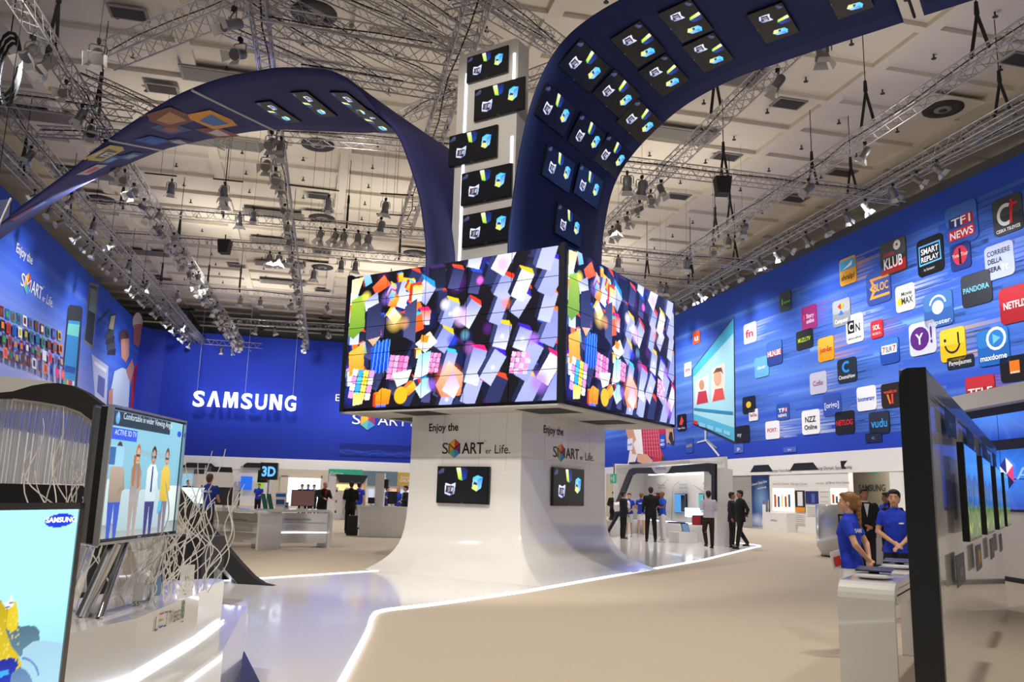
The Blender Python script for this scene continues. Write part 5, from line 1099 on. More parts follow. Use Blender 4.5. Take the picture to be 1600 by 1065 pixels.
# white post with black speaker on the plain box counter
p = oncounter(cC, 592, .4); t = thing('display_post', 'tall white post with a small black speaker on the plain box counter', 'post', p); zt = zat(590, 739, p, (0, 1, 0)); MB().box(p + UP * (zt - cC[4]) / 2, (.30, .3, zt - cC[4])).build('post', WHITE, t)
MB().box(p + UP * (zt - cC[4] - .35) + [.22, -.05, 0], (.12, .16, .3)).build('speaker', BLACKM, t)
# product shelf
A, B, d, n = gframe(512, 562, 812, 811); W = np.linalg.norm(B - A); H = zat(536, 741, A, n); t = thing('product_shelf', 'white product shelf with a black header, goods hanging in rows under warm light', 'shelf', A)
MB().obox(A, d * W, -n * .1, UP * H).obox(A, d * .08, n * .35, UP * H).obox(A + d * (W - .08), d * .08, n * .35, UP * H).build('frame', WHITE, t)
mb = MB(); mb.prism([A + n * .36 + UP * (H - .08), A + d * W + n * .36 + UP * (H - .08), A + d * (W - .35) + n * .36 + UP * (H - .42), A + d * .35 + n * .36 + UP * (H - .42)], -n * .1); mb.obox(A + n * .36 + UP * (H - .1), d * W, -n * .4, UP * .1); mb.build('black_header', BLACK, t)
MB().obox(A + d * .12 + n * .02 + UP * (H - .8), d * (W - .24), n * .02, UP * .3).build('warm_light', mat('warm_glow', (1, .55, .25), emit=1.5), t)
for j in range(4):
    for i in range(3):
        q = A + d * (.35 + i * (W - .7) / 2) + n * .06 + UP * (H - 1.0 - j * .52); MB().obox(q - d * .13, d * .26, n * .08, UP * .34).obox(q - d * .09 + UP * .1, d * .18, n * .085, UP * .12, 1).build('hanging_pack', [PLASTIC, ink(['303038', 'b82828', '303038', '38404c'][(i + j) % 4])], t)
# ladder-like panels
for k, x in enumerate((411, 420)):
    p = oncounter(cA, x, .45); t = tag(MB().obox(p, (.08, .06, 0), (.02, 0, 0), (-.1, 0, .38)).build('leaning_panel', ink('2c6858')), 'dark green panel leaning on the counter, %s of the pair' % ['left', 'right'][k], 'panel', 'leaning green panels')

# ---- right booth with black framed opening, behind the group of people
PP = onz(1118, 853, .02); PN = VB
pt = thing('booth_portal', 'white booth opening edged in black, with screens inside, right of the column', 'booth', tuple(PP))
f6 = lambda pts: [(940 + x / 4.84, 660 + y / 4.84) for x, y in pts]
def tr(pts, P=PP, n=VB, e=.0): return [onpl(x, y, P, n) - VB * e for x, y in pts]
zp = zat(1118, 733, PP, VA); MB().prism([PP + VB * a + UP * b for a, b in ((.07, 0), (.68, 0), (.68, zp), (.3, zp + .04), (.07, zp + .02))], VA * .9).build('right_pier', WHITE, pt, .01)
MB().prism(tr(f6([(862, 310), (862, 600), (835, 600), (835, 400), (815, 372), (780, 368), (520, 382), (430, 386), (255, 384), (228, 400), (165, 560), (70, 770), (40, 770), (135, 540), (190, 400), (212, 355), (240, 342), (390, 338), (540, 328), (815, 305)]), e=.03), VB * .09).build('black_frame', BLACK, pt)
mb = MB(); mb.prism(tr(f6([(390, 338), (540, 328), (505, 378), (480, 384), (438, 386), (415, 378)]), e=.08), VB * .4); c_ = tr(f6([(465, 358)]), e=.1)[0]; mb.text('SAMSUNG', c_, -VA, UP, .12, 1, w=1.0); mb.build('header_badge', [WHITE, ink('3050b0')], pt)
v0, v1 = PP @ VA + .3, PP @ VA + 9.5; ub = PP @ VB + 1.5; v0 = onpl(1134, 780, hall(PP @ VB + 1.5, 0), VB) @ VA
MB().obox(hall(ub, v0, 0), VA * (v1 - v0), VB * .1, UP * 3.1).obox(hall(PP @ VB + .1, v0, 2.8), VA * (v1 - v0), VB * 1.3, UP * .12).obox(hall(ub - 1.5, v1, 0), VA * .1, VB * 1.5, UP * 3.0).build('inner_wall', WHITE, pt)
MB().obox(hall(ub - .7, v0 + .2, .02), VA * (v1 - v0 - 1), VB * .7, UP * .62).build('long_plinth', WHITE, pt)
MB().obox(hall(ub - .73, v0 + .2, .62), VA * (v1 - v0 - 1), VB * .04, UP * .03).build('plinth_light', LEDW, pt)
PI = hall(ub - .06, 0)
INT = mat('booth_ceiling_light', (1, .98, .95), emit=4)
MB().obox(hall(ub - .5, v0 + 1, 2.5), VA * (v1 - v0 - 2.5), VB * .2, UP * .03).build('ceiling_light', INT, pt)
for k, (x0, x1, y0, y1, c_, lb_) in enumerate(((1055, 1072.5, 771, 801, '4888c0', 'upright screen with a dark silhouette on the booth wall, nearest the white box'), (1093, 1106, 771, 800, '48888c', 'upright screen on the booth wall beside the man in white shirt'), (993, 999, 770, 780, '4080b0', 'small screen on the booth wall seen between heads at the left'), (1023, 1030, 770, 780, 'b05070', 'small reddish screen on the booth wall seen above the suited man'))):
    a = onpl(x0, (y0 + y1) / 2, PI, VB); b = onpl(x1, (y0 + y1) / 2, PI, VB); z1, z0 = zat((x0 + x1) / 2, y0, PI, VB), zat((x0 + x1) / 2, y1, PI, VB); L_ = (a - b) @ VA
    t = thing('wall_screen', lb_, 'screen', tuple(b)); MB().obox(hall(ub - .1, b @ VA, z0), VA * L_, VB * .08, UP * (z1 - z0)).build('casing', BEZEL, t)
    MB().obox(hall(ub - .11, b @ VA + .02, z0 + .02), VA * (L_ - .04), VB * .01, UP * (z1 - z0 - .04)).obox(hall(ub - .115, b @ VA + .02, z0 + .06), VA * L_ * .35, VB * .01, UP * (z1 - z0) * .85, 1).build('screen', [mat('booth_screen_%d' % k, c_, emit=1.0), SCRD], t)
mb = MB()
for s_, x, y in (('Multimedia Zone', 1068, 758), ('easy life', 1068, 763), ('Multimedia Cam', 1106, 757), ('Smart TV', 1003, 760), ('Mobile', 1034, 759), ('Galaxy', 1034, 763)): mb.text(s_, onpl(x, y, PI, VB) - VB * .02, -VA, UP, .09, 0, w=.75)
for a, b in (((1000, 762), (996, 745)), ((1030, 762), (1045, 748)), ((1052, 760), (1062, 752)), ((1085, 758), (1100, 768)), ((1100, 762), (1112, 770)), ((998, 748), (1004, 742)), ((1052, 762), (1050, 812))): mb.tube(onpl(*a, PI, VB) - VB * .02, onpl(*b, PI, VB) - VB * .02, .008, 4)
mb.build('lettering', ink('706c68'), pt)
p = onz(1083, 818, .62); t = thing('table_lamp', 'small glowing white lamp on the booth plinth', 'lamp', p); MB().box(p + UP * .42, (.5, .5, .32)).build('shade', GLOW, t); MB().tube(p, p + UP * .3, .02, 6).build('stem', CHROME, t)
for x, c_, lb_ in ((1088, 'a01c24', 'red box'), (1097, '202226', 'black box')): p = onz(x, 820, .64); tag(MB().box(p + UP * .17, (.22, .22, .34), .3).build('product_box', ink(c_)), 'small %s standing beside the lamp on the booth plinth' % lb_, 'box', 'product boxes on the booth plinth')
p = onz(1057, 817, .64); tag(MB().lathe(p, [(.02, .0), (.32, 0), (.34, .04), (.02, .05)], 16).build('flat_dish', BLACK), 'flat black round device on the booth plinth under the upright screen', 'device')
A, B, d, n = gframe(1062, 1091, 849, 849); W = np.linalg.norm(B - A); H = zat(1075, 831, A, n); tag(MB().obox(A + UP * .02, d * W, -n * W * .8, UP * (H - .02)).build('white_cube_plinth', WHITE, bevel=.01), 'low white cube plinth standing on the glossy stage, with a tablet on it', 'plinth')
p = (A + B) / 2 - n * .3 + UP * H; t = thing('tablet', 'tablet tilted on a stand on the low white cube plinth', 'tablet', p); MB().obox(p + d * -.05, d * .3, n * .02, UP * .3 - n * .12).build('tablet_body', BEZEL, t); MB().obox(p + d * -.03 + n * .021, d * .26, n * .004, UP * .27 - n * .11).build('screen', mat('tablet_picture', (.1, .2, .35), emit=.6), t); MB().box(p + UP * .01 - n * .05, (.2, .2, .02)).build('stand', CHROME, t)
A, B, d, n = gframe(954, 1040, 838, 829); tag(MB().obox(A, d * np.linalg.norm(B - A), -n * .6, UP * .6).build('low_bench', WHITE), 'long low white plinth behind the standing group', 'plinth')
p = onz(956, 838, .02); t = thing('lectern_stand', 'dark slanted stand with a lit white panel at the left end of the booth', 'stand', p); MB().obox(p - [.3, 0, 0], (.12, 0, 0), (0, .3, 0), (.7, 0, 1.2)).build('leg', BLACK, t); MB().obox(p + [.1, -.1, .95], (.6, 0, .1), (0, .4, .1), (0, 0, .25)).build('panel', PLASTIC, t)
p = onz(1119, 851, .02); t = thing('info_stand', 'slim white stand with a small tilted blue tablet beside the man in white shirt', 'stand', p); MB().tube(p, p + UP * 1.05, .025, 8).lathe(p, [(.02, 0), (.16, 0), (.16, .015), (.02, .02)], 14).build('pole', PLASTIC, t); MB().obox(p + [-.12, -.1, 1.03], (.28, 0, .06), (0, .2, .1), (0, 0, .02)).build('tablet', ink('3058b0'), t)

# ---- curved silver counter and lettered wall at the right
p = onz(1322, 873, 0); t = thing('reception_counter', 'round silver reception counter beside the exhibition wall, glossy and ribbed', 'counter', p)
pc_ = np.array([p[0] + .55, p[1] + .9, 0]); rg = []
for a in np.linspace(R_(150), R_(330), 22): rg.append([pc_ + np.array([math.cos(a) * r_, math.sin(a) * r_, z]) for r_, z in ((.86, 0), (.88, .1), (.98, .3), (.98, 1.46), (.93, 1.5), (.7, 1.5), (.7, 0))])
MB().loft(rg, 0, True, True).build('drum', mat('silver_gloss', (.55, .57, .60), rough=.2, metal=.5, coat=.5), t)
MB().lathe(pc_ - UP * 0, [(.80, .0), (.87, .0), (.87, .05), (.80, .05)], 30).build('plinth_ring', BLACK, t)
A, B, d, n = gframe(1333, 1412, 884, 888); H = zat(1370, 796, A, n); t = thing('lettered_wall', 'low white wall with big black slogan letters behind the two women', 'wall panel', A)
MB().obox(A - d * .1, d * 5.0, -n * .15, UP * H).build('panel', WHITE, t); MB().obox(A + n * .02 + UP * 0, d * 5.0, n * .02, UP * .07).build('skirting', BLACK, t)
q = onpl(1367, 826, A, n); MB().text('Enjoy', q + n * .01, d, UP, .36, 0, al='r', w=.85).text('the', q + n * .01 + d * .3, d, UP, .42, 0, al='l', w=1.0).text('S', onpl(1378, 864, A, n) + n * .01, d, UP, .62, 0, al='l', w=.45).build('lettering', ink('141414'), t)
# ================================================================== right foreground: framed television panel, table, video wall
PA = np.array([3.45, 6.5, 0]) + CA * .06; PA = PA - CB * ((PA[1] - 5.75) / CB[1])      # near end of the glossy wall face
pn = thing('display_wall', 'tall free-standing display wall with thick black rounded front edge at the right', 'display wall', PA)
PH = 2.50; TH = .18; LN = 9.0
def endsec(x0, x1, z1, r):                                        # outline of the end face, rounded at the top
    return [(x0, 0), (x1, 0), (x1, z1 - .02)] + [(x0 + r - r * math.sin(R_(90 * i / 8)), z1 - r + r * math.cos(R_(90 * i / 8))) for i in range(9)]
MB().prism([PA + CA * x + UP * z for x, z in [(0, 0), (0, PH), (.12, PH), (.15, PH - .015), (.17, PH - .06), (TH, PH - .12), (TH, 0)]], CB * .04).build('black_edge', BLACK, pn, .012, 2)
MB().obox(PA + CB * .04 + CA * .02, CB * (LN - .04), CA * (TH - .03), UP * (PH - .10)).build('glossy_face', WHITE, pn)
MB().obox(PA + CB * .04 + UP * (PH - .16), CB * (LN - .04), CA * TH, UP * .16).build('top_trim', mat('steel_blue_trim', (.10, .14, .20), rough=.3, coat=.4), pn, .01)
MB().obox(PA + CB * .04 - CA * .004, CB * .03, CA * .01, UP * (PH - .03)).build('metal_seam', CHROME, pn)
FC = Canvas(96, 56, hexc('3c78c0')); rs = np.random.RandomState(3)
FC.a = FC.a * (.5 + .5 * FC.Y[..., None]); FC.poly([(0, .62), (.2, .7), (.4, .6), (.7, .72), (1, .6), (1, .45), (0, .45)], '5c6c88', '28486c')
for q in range(60): x = rs.rand(); h_ = rs.uniform(.12, .3); FC.poly([(x - .012, .3), (x + .012, .3), (x, .45 + h_)], rs.choice(['1c3c28', '28502c', '14301c']))
FC.poly([(0, 0), (1, 0), (1, .34), (0, .38)], '1c4418', '3c5c20')
for q in range(40): x, y = rs.rand(), rs.rand() * .32; FC.disc(x, y, .03, rs.choice(['7a9a30', '1c4420', '3c7028', 'a0a848']), .7, .6)
for k, Y_ in enumerate((6.55, 8.25, 10.15, 11.95)):
    q = PA + CB * ((Y_ - 5.75) / CB[1]); lbk = ['nearest', 'second', 'third', 'farthest'][k]
    t = make_tv('television with a forest picture on the right display wall, %s of four' % lbk, 'televisions on the right display wall', 1.26, .74, FC, name='wall_television')
    M = Matrix(((CB[0], CA[0], 0), (CB[1], CA[1], 0), (0, 0, 1))).to_4x4(); t.matrix_basis = Matrix.Translation(Vector(tuple(q + CB * .45 - CA * .15 + UP * 1.66))) @ M
    t0 = q + CB * .45 - CA * .012
    mb = MB(); mb.plate(t0 + UP * 2.22, CB, UP, -CA, -.42, -.1, .42, .1, 0, .008); mb.text('Smart TV', t0 + UP * 2.18 - CA * .012, CB, UP, .06, 1, w=.5); mb.build('header_plate', [ink('1c3c68'), ink('7898c8')], pn)
    mb = MB(); mb.plate(t0 + UP * 1.05, CB, UP, -CA, -.35, -.12, .35, .12, 0, .008)
    if k == 1: mb.plate(t0 + UP * 1.05 - CA * .008, CB, UP, -CA, -.14, -.06, .16, .07, 0, .004, 2)
    else: mb.text('mode' if k == 0 else '1', t0 + UP * 1.0 - CA * .012, CB, UP, .10, 1, w=.26 if k == 0 else .08)
    mb.build('info_plate', [ink('5c6068'), ink('b8bcc4'), ink('d09a30')], pn)
# white table with curved end
A = onY(1311, 1000, 6.6); A[2] = 0; A2 = A + CA * -.40; TW = .40; H = .965; L_ = 3.1
tb = thing('bridge_table', 'long narrow white glossy table with curved end, standing left of the display wall', 'table', A)
MB().prism([A + CB * x + UP * z for x, z in usec(L_, H, .055, .16)], -CA * TW).build('body', WHITE, tb, .008, 2)
MB().obox(A + CB * .12 + UP * (H - .16), CB * (L_ - .3), -CA * TW, UP * .12).build('apron', WHITE, tb)
MB().obox(A + CB * .16 - CA * (TW + .002) + UP * (H - .1), CB * 1.3, CA * .01, UP * .012).build('cable_slot', BLACKM, tb)
for k, (s_, lb_) in enumerate(((.42, 'near'), (1.75, 'far'))):
    c = A + CB * s_ - CA * .2 + UP * H; t = thing('tablet_stand', 'black tablet on a round white dish, %s one on the white table' % lb_, 'tablet stand', c, 0, 'tablets on the white table')
    MB().lathe(c, [(.02, .002), (.10, .002), (.15, .02), (.152, .03), (.13, .038), (.02, .04)], 24).build('dish', PLASTIC, t)
    MB().obox(c + CA * .13 - CB * .07 + UP * .055, -CA * .27, CB * .17 + UP * .02, UP * .012).build('tablet', BEZEL, t, .003); MB().box(c + UP * .045, (.06, .06, .03)).build('mount', BLACKM, t)
q = A + CB * 1.0 - CA * (TW + .01) + UP * (H - .1); tag(MB().path(curve([q, q - UP * .3 + CB * .02, q - UP * .6 - CB * .05, q - UP * .8 + CB * .0, q - UP * (H - .115) + CB * .2], 6), .004, 5).build('thin_cable', PLASTIC), 'thin pale cable hanging from the white table to the floor', 'cable')
# video wall booth
vw = thing('video_wall', 'blue video wall of tiled screens with a cube logo at the far right', 'video wall', (10.73, 17.5, 0)); X0 = 10.73
MB().obox((X0, 13.5, 0), (0, 7.1, 0), (.3, 0, 0), (0, 0, 1.46)).build('lower_wall', WHITEM, vw); MB().obox((X0 - .02, 13.5, 0), (0, 7.1, 0), (.05, 0, 0), (0, 0, .1)).build('skirting', BLACK, vw)
MB().obox((X0 - .02, 13.5, 1.46), (0, 7.1, 0), (.3, 0, 0), (0, 0, 2.35)).build('black_surround', BLACK, vw); MB().obox((X0 - .3, 13.5, 3.72), (0, 7.2, 0), (.6, 0, 0), (0, 0, .36)).build('white_fascia', WHITEM, vw)
vc = Canvas(240, 64, hexc('1428a0')); g = np.exp(-((vc.X - .5) / .22) ** 2 - ((vc.Y - .62) / .5) ** 2)[..., None]; vc.a = vc.a * (1 - g) + np.array(hexc('3c88f8')) * g
for q in range(26): a_ = q * .24; vc.poly([(.5, .62), (.5 + .9 * math.cos(a_), .62 + 1.5 * math.sin(a_)), (.5 + .9 * math.cos(a_ + .05), .62 + 1.5 * math.sin(a_ + .05))], '5c98ff', al=.12)
V2 = matv('video_wall_blue', emit=1.0, rough=.12)
for (z0, z1, nr) in ((1.50, 2.78, 2), (2.98, 3.55, 1)):
    for j in range(nr):
        for i in range(2, 8):
            hh = (z1 - z0) / nr; vc.mesh('screen_panel', (X0 - .03, 23.0 - i * 1.19, z0 + j * hh + .01), (0, -1.17, 0), (0, 0, hh - .02), V2, vw, (i * 30, i * 30 + 30, j * 32 if nr == 2 else 0, (j + 1) * 32 if nr == 2 else 32))
lg = onpl(1573, 740, (X0 - .06, 17, 0), (1, 0, 0)); xd = np.array([0, -1., 0]); mb = MB()
smart_cube(mb, lg, xd, UP, .3, [1, 2, 3, 4, 5, 6]); mb.text('S', lg - xd * .55 - UP * .12, xd, UP, .26, 0, w=.24); mb.text('ART', lg + xd * .33 - UP * .12, xd, UP, .26, 0, al='l', w=1.5)
mb.build('logo', [mat('logo_blue', (.25, .5, 1), emit=.8)] + [mat('logo_face_%d' % i, h, emit=.8) for i, h in enumerate(['f0f0f8', 'e04080', '141c50', 'f0d020', 'e0e8ff', '203080'])], vw)

# ================================================================== left foreground
# plinths
ZU, ZL = .84, .53
top = [onz(x, y, ZU) for x, y in ((350.5, 905), (335, 913), (312, 925), (215, 965), (160, 978), (104, 990))]
e_ = unit(top[-1] - top[-2]); top = top + [top[-1] + e_ * .5, top[-1] + e_ * 1.3]
back = [onz(x, y, ZU) for x, y in ((331, 903), (262, 907), (200, 920), (120, 935))]; far = back[-1] + np.array([-1.5, .6, 0])
outline = top + [top[-1] + np.array([-1.0, .6, 0]), far] + back[::-1]
pl = thing('display_plinth', 'curved white glossy plinth lettered LED TV SERIES 8 carrying the slanted television', 'plinth', (top[2][0], top[2][1], 0))
MB().prism([p - UP * (ZU - ZL) for p in outline], UP * (ZU - ZL)).build('upper_body', WHITE, pl)
low = [onz(385, 947, ZL)] + [p * [1, 1, 0] + [.28, -.28, ZL] for p in top[2:]]; lowb = [onz(352, 950, ZL) + [-.1, .25, 0]] + [p * [1, 1, 0] + [-.15, .15, ZL] for p in back[1:]] + [low[-1] + [-2.2, .6, 0]]
MB().prism([p * [1, 1, 0] + UP * .02 for p in low + lowb[::-1][:1] + lowb[::-1][1:]], UP * (ZL - .02)).build('lower_body', WHITE, pl)
MB().path([p - UP * (ZU - ZL) + np.array([.025, -.02, .012]) for p in top], .008, 6).build('light_strip', mat('plinth_led', (.85, .9, 1), emit=3.5), pl)
# lettering measured on the front face
def facept(x, y):
    best = None
    for a, b in zip(top[:-1], top[1:]):
        d = unit(b - a); n = np.array([d[1], -d[0], 0]); p = onpl(x, y, a, n); s_ = (p - a) @ d
        if -.05 <= s_ <= np.linalg.norm(b - a) + .05: best = (p, -d, n if (EYEP - p) @ n > 0 else -n)
    return best
q, fd, fn = facept(247, 972); mb = MB(); q = q + fn * .006
q0 = facept(240, 986)[0] + fn * .006; q1 = facept(287, 966)[0] + fn * .006; fx_ = q1 - q0; LW = np.linalg.norm(fx_); fx_ = fx_ / LW; fx_[2] = 0; fx_ = unit(fx_); hh = .085
mb.text('L', q0, fx_, UP, hh, 0, al='l', w=.08 * LW)
for k, c_ in enumerate((1, 2, 3)): mb.shape(q0 + fx_ * LW * .13 + UP * hh * (.9 - .42 * k), fx_, UP, [(0, 0), (LW * .11, 0), (LW * .11, .01), (0, .01)], c_)
mb.shape(q0 + fx_ * LW * .27, fx_, UP, [(0, 0), (LW * .08, 0), (LW * .08, .008), (0, .008)], 0); mb.shape(q0 + fx_ * LW * .27 + UP * (hh - .008), fx_, UP, [(0, 0), (LW * .08, 0), (LW * .08, .008), (0, .008)], 0); mb.shape(q0 + fx_ * LW * .345, fx_, UP, [(0, 0), (.008, 0), (.008, hh), (0, hh)], 0)
mb.text('TV', q0 + fx_ * LW * .42, fx_, UP, hh, 0, al='l', w=.13 * LW); mb.text('SERIES', q0 + fx_ * LW * .58, fx_, UP, hh * .75, 0, al='l', w=.25 * LW); mb.text('8', q0 + fx_ * LW * .88, fx_, UP, hh * 1.3, 4, al='l', w=.09 * LW, bold=.03)
for z in (-.3, 1.65): mb.shape(q0 + fx_ * LW * .88 + UP * hh * z, fx_, UP, [(0, 0), (.09 * LW, 0), (.09 * LW, .006), (0, .006)], 4)
mb.build('lettering', [ink('3a3a3a'), ink('c84848'), ink('98a838'), ink('3050a0'), ink('2c7c4c')], pl)
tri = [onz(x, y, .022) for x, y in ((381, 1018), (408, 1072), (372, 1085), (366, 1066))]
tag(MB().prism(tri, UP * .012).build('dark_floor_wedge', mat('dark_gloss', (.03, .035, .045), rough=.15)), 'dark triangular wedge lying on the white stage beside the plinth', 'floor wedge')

# television on the slanted glass stand
fam = Canvas(330, 186, hexc('7cb4c8')); fam.a = fam.a * (.75 + .35 * fam.Y[..., None]); P_ = fam.poly
P_([(0, 0), (1, 0), (1, .10), (0, .16)], '9aa4a4', '7c8888'); P_([(.0, .10), (.18, .12), (.2, .42), (.05, .46), (0, .44)], 'a8bcc0', 'c0d0d4'); P_([(.18, .05), (.92, .05), (.9, .38), (.2, .38)], '98b0b8', 'b0c4ca'); P_([(.86, .1), (1, .1), (1, .42), (.88, .42)], 'b8c8c8', 'd0dcdc')
for x, body, body2, leg, hair, skin, wd in ((.14, '8c7c70', 'a89888', '2c4cb0', '2c2018', 'c09070', .075), (.38, '9c9494', '787074', '988c88', 'a06028', 'c89878', .06), (.60, 'b8c8d0', 'd0dce0', '282c70', '201814', 'b88868', .07), (.80, 'c0a030', 'd8b848', '706878', '60301c', 'c89470', .06)):
    P_([(x - wd, .30), (x - wd * .7, .0), (x - wd * .2, .0), (x, .26), (x + wd * .3, .0), (x + wd * .8, .0), (x + wd, .30)], leg); P_([(x - wd, .28), (x - wd * 1.1, .55), (x - wd * .5, .60), (x + wd * .5, .60), (x + wd * 1.2, .52), (x + wd, .28)], body, body2)
    P_([(x + wd, .52), (x + wd * 1.5, .38), (x + wd * .4, .34), (x + wd * .4, .38), (x + wd * 1.1, .41)], body); fam.disc(x, .68, wd * .55, hair, 1, .15, ry=.085); fam.disc(x, .66, wd * .42, skin, 1, .15, ry=.07); P_([(x - wd * .4, .672), (x + wd * .4, .672), (x + wd * .36, .652), (x - wd * .36, .652)], '30343c'); P_([(x - wd * .15, .622), (x + wd * .15, .622), (x + wd * .1, .612), (x - wd * .1, .612)], 'a04030')
P_([(.33, .66), (.335, .42), (.36, .40), (.36, .66)], 'a06028'); P_([(.40, .66), (.43, .40), (.41, .38), (.40, .5)], 'a06028'); P_([(.59, .58), (.61, .58), (.615, .36), (.59, .36)], '1c2c70'); P_([(.72, .16), (.78, .20), (.78, .30), (.73, .28)], '48a8d0'); P_([(.02, .72), (.20, .72), (.20, .56), (.02, .56)], '8cc0d8'); P_([(.03, .71), (.10, .71), (.10, .57), (.03, .57)], '205c98')
P_([(0, 1), (.80, 1), (.80, .88), (0, .88)], '26323c'); fam.disc(.08, .94, .028, '5ca0d0', 1, .2); P_([(.02, .86), (.34, .86), (.34, .77), (.02, .77)], '2850d0'); fam.disc(.955, .90, .035, '2c48c8', 1, .1, ry=.03)
K1 = onz(130, 963, ZU)
tvp = np.array([-2.05, 4.3, 0]); tdx = unit(onY(272, 838, 5.38) - onY(150, 850, 4.35)); tdx[2] = 0; tdx = unit(tdx); tn = np.array([tdx[1], -tdx[0], 0])
pl_ = onY(150, 850, 4.32); a_ = onpl(288, 665, pl_, tn); Wt = (a_ - pl_) @ tdx; Ht = onpl(173, 633, pl_, tn)[2] - pl_[2]
tv = make_tv('large slanted television showing an animated family on a sofa, on a glass stand', None, Wt, Ht, fam, name='television')
M = Matrix(((tdx[0], -tn[0], 0), (tdx[1], -tn[1], 0), (0, 0, 1))).to_4x4(); ctr = pl_ + tdx * Wt / 2 + UP * Ht / 2; tv.matrix_basis = Matrix.Translation(Vector(tuple(ctr))) @ M
def loc(x, z, y=-.004): return np.array([x, y, z])
mb = MB(); mb.text('Comfortable in wider Viewing Angle', loc(-.36 * Wt, .42 * Ht), (1, 0, 0), (0, 0, 1), .036 * Ht / .7, 0, al='l', w=.66 * Wt); mb.text('ACTIVE 3D TV', loc(-.44 * Wt, .295 * Ht), (1, 0, 0), (0, 0, 1), .03, 0, al='l', w=.26 * Wt); mb.text('Viewing Position', loc(.1 * Wt, .16 * Ht), (1, 0, 0), (0, 0, 1), .04, 1, w=.45 * Wt); mb.text('3', loc(-.42 * Wt, .425 * Ht), (1, 0, 0), (0, 0, 1), .03, 0)
o = mb.build('screen_lettering', [mat('screen_text_pale', (.6, .75, .85), emit=.9), mat('screen_text_blue', (.35, .5, .6), emit=.5)]); o.parent = tv
FRM = mat('silver_bezel', (.50, .51, .53), rough=.2, metal=1); mb = MB()
for c_, d_ in (((0, 0, Ht / 2), (Wt + .01, .03, .012)), ((0, 0, -Ht / 2), (Wt + .01, .03, .014)), ((-Wt / 2, 0, 0), (.012, .03, Ht)), ((Wt / 2, 0, 0), (.012, .03, Ht))): mb.box(c_, d_)
o = mb.build('silver_frame', FRM); o.parent = tv
# glass stand
GLASS = mat('clear_acrylic', (.93, .96, .97), rough=.03, trans=.92, ior=1.3, alpha=.55); st = thing('television_stand', 'clear slanted acrylic stand with bright metal rods under the family television', 'stand', K1)
b0 = onz(128, 963, ZU); b1 = onz(155, 966, ZU); t0_ = onY(180, 848, 4.75); t1_ = onY(196, 848, 4.9)
MB().tube(b0, t0_, .035, 12).build('metal_rod', CHROME, st); MB().tube(b1, t1_, .02, 10).build('metal_rod', CHROME, st)
c0, c1 = onz(158, 960, ZU), onz(232, 940, ZU) * [1, 1, 1]; d0, d1 = onY(202, 846, 4.95), onY(262, 838, 5.2); MB().prism([c0, c1, d1, d0], tn * -.02).build('acrylic_plate', GLASS, st)
MB().tube(c1, d1, .012, 8).build('plate_edge_rod', FRM, st); MB().prism([onz(122, 955, ZU), onz(160, 968, ZU), onz(240, 942, ZU), onz(205, 932, ZU)], UP * .012).build('base_plate', WHITE, st)
# second, dark television right behind, seen edge-on
q0 = onY(136, 848, 4.6); q1 = onY(152, 852, 4.35) ; dz = onY(150, 632, 4.6)[2] - q0[2]
dk = thing('television', 'black television seen almost edge-on, just left of the family television', 'television', q0)
e0, e1 = onY(150, 634, 4.75), onY(173, 639, 4.42); g0, g1 = onY(127, 848, 4.75), onY(151, 853, 4.42)
MB().prism([g0, g1, e1, e0], np.array([-.03, .03, 0])).build('casing', BLACK, dk); MB().tube(g0, e0, .012, 6).tube(g0, g1, .01, 6).tube(e0, e1, .008, 6).build('metal_rim', FRM, dk)
t = thing('television_stand', 'short white acrylic stand of the black edge-on television', 'stand', onz(112, 950, ZU)); MB().prism([onz(104, 952, ZU), onz(118, 955, ZU), onY(150, 853, 4.6), onY(138, 853, 4.6)], (-.02, .03, 0)).build('acrylic_plate', GLASS, t)
MB().tube(onz(104, 952, ZU), onY(137, 853, 4.6), .008, 6).build('plate_edge_rod', FRM, t)
# nearest television, bottom left
tc = Canvas(480, 280, hexc('a8e8f8')); g = np.clip((.75 - tc.Y) / .6, 0, 1)[..., None]; tc.a = tc.a * (1 - g) + np.array(hexc('5c8cb0')) * g; k_ = np.clip(1 - tc.Y / .4, 0, 1)[..., None] * .3; tc.a = tc.a * (1 - k_) + np.array(hexc('8c98b8')) * k_
X_, Y_, TVH, TVW = 0, 0, .80, 1.42
tpos = onY(123, 795, 2.2); hd = R_(14); ndx = np.array([math.sin(hd), math.cos(hd), 0]); nn = np.array([ndx[1], -ndx[0], 0]); TL = tpos - ndx * TVW
def tu(x, y): p = onpl(x, y, tpos, nn); return ((p - TL) @ ndx / TVW, 1 + (p[2] - tpos[2]) / TVH)
def tpx(pts, c, c2=None, al=1): tc.poly([tu(x, y) for x, y in pts], c, c2, al)
f2 = lambda pts: [(x / 3.5556, 800 + y / 3.5556) for x, y in pts]
tpx(f2([(-40, 640), (60, 640), (150, 628), (200, 632), (218, 660), (220, 715), (130, 760), (120, 800), (-40, 800)]), '5c7c8c', '48687c'); tpx(f2([(120, 820), (135, 755), (180, 720), (230, 712), (352, 728), (352, 1100), (100, 1100)]), 'a8d0e0', '98c0d4')
tpx(f2([(-60, 470), (10, 490), (30, 560), (30, 640), (60, 664), (92, 655), (102, 620), (95, 540), (88, 495), (40, 530), (0, 620), (20, 700), (100, 790), (118, 830), (112, 880), (-60, 900)]), 'c8b020', 'a89018')
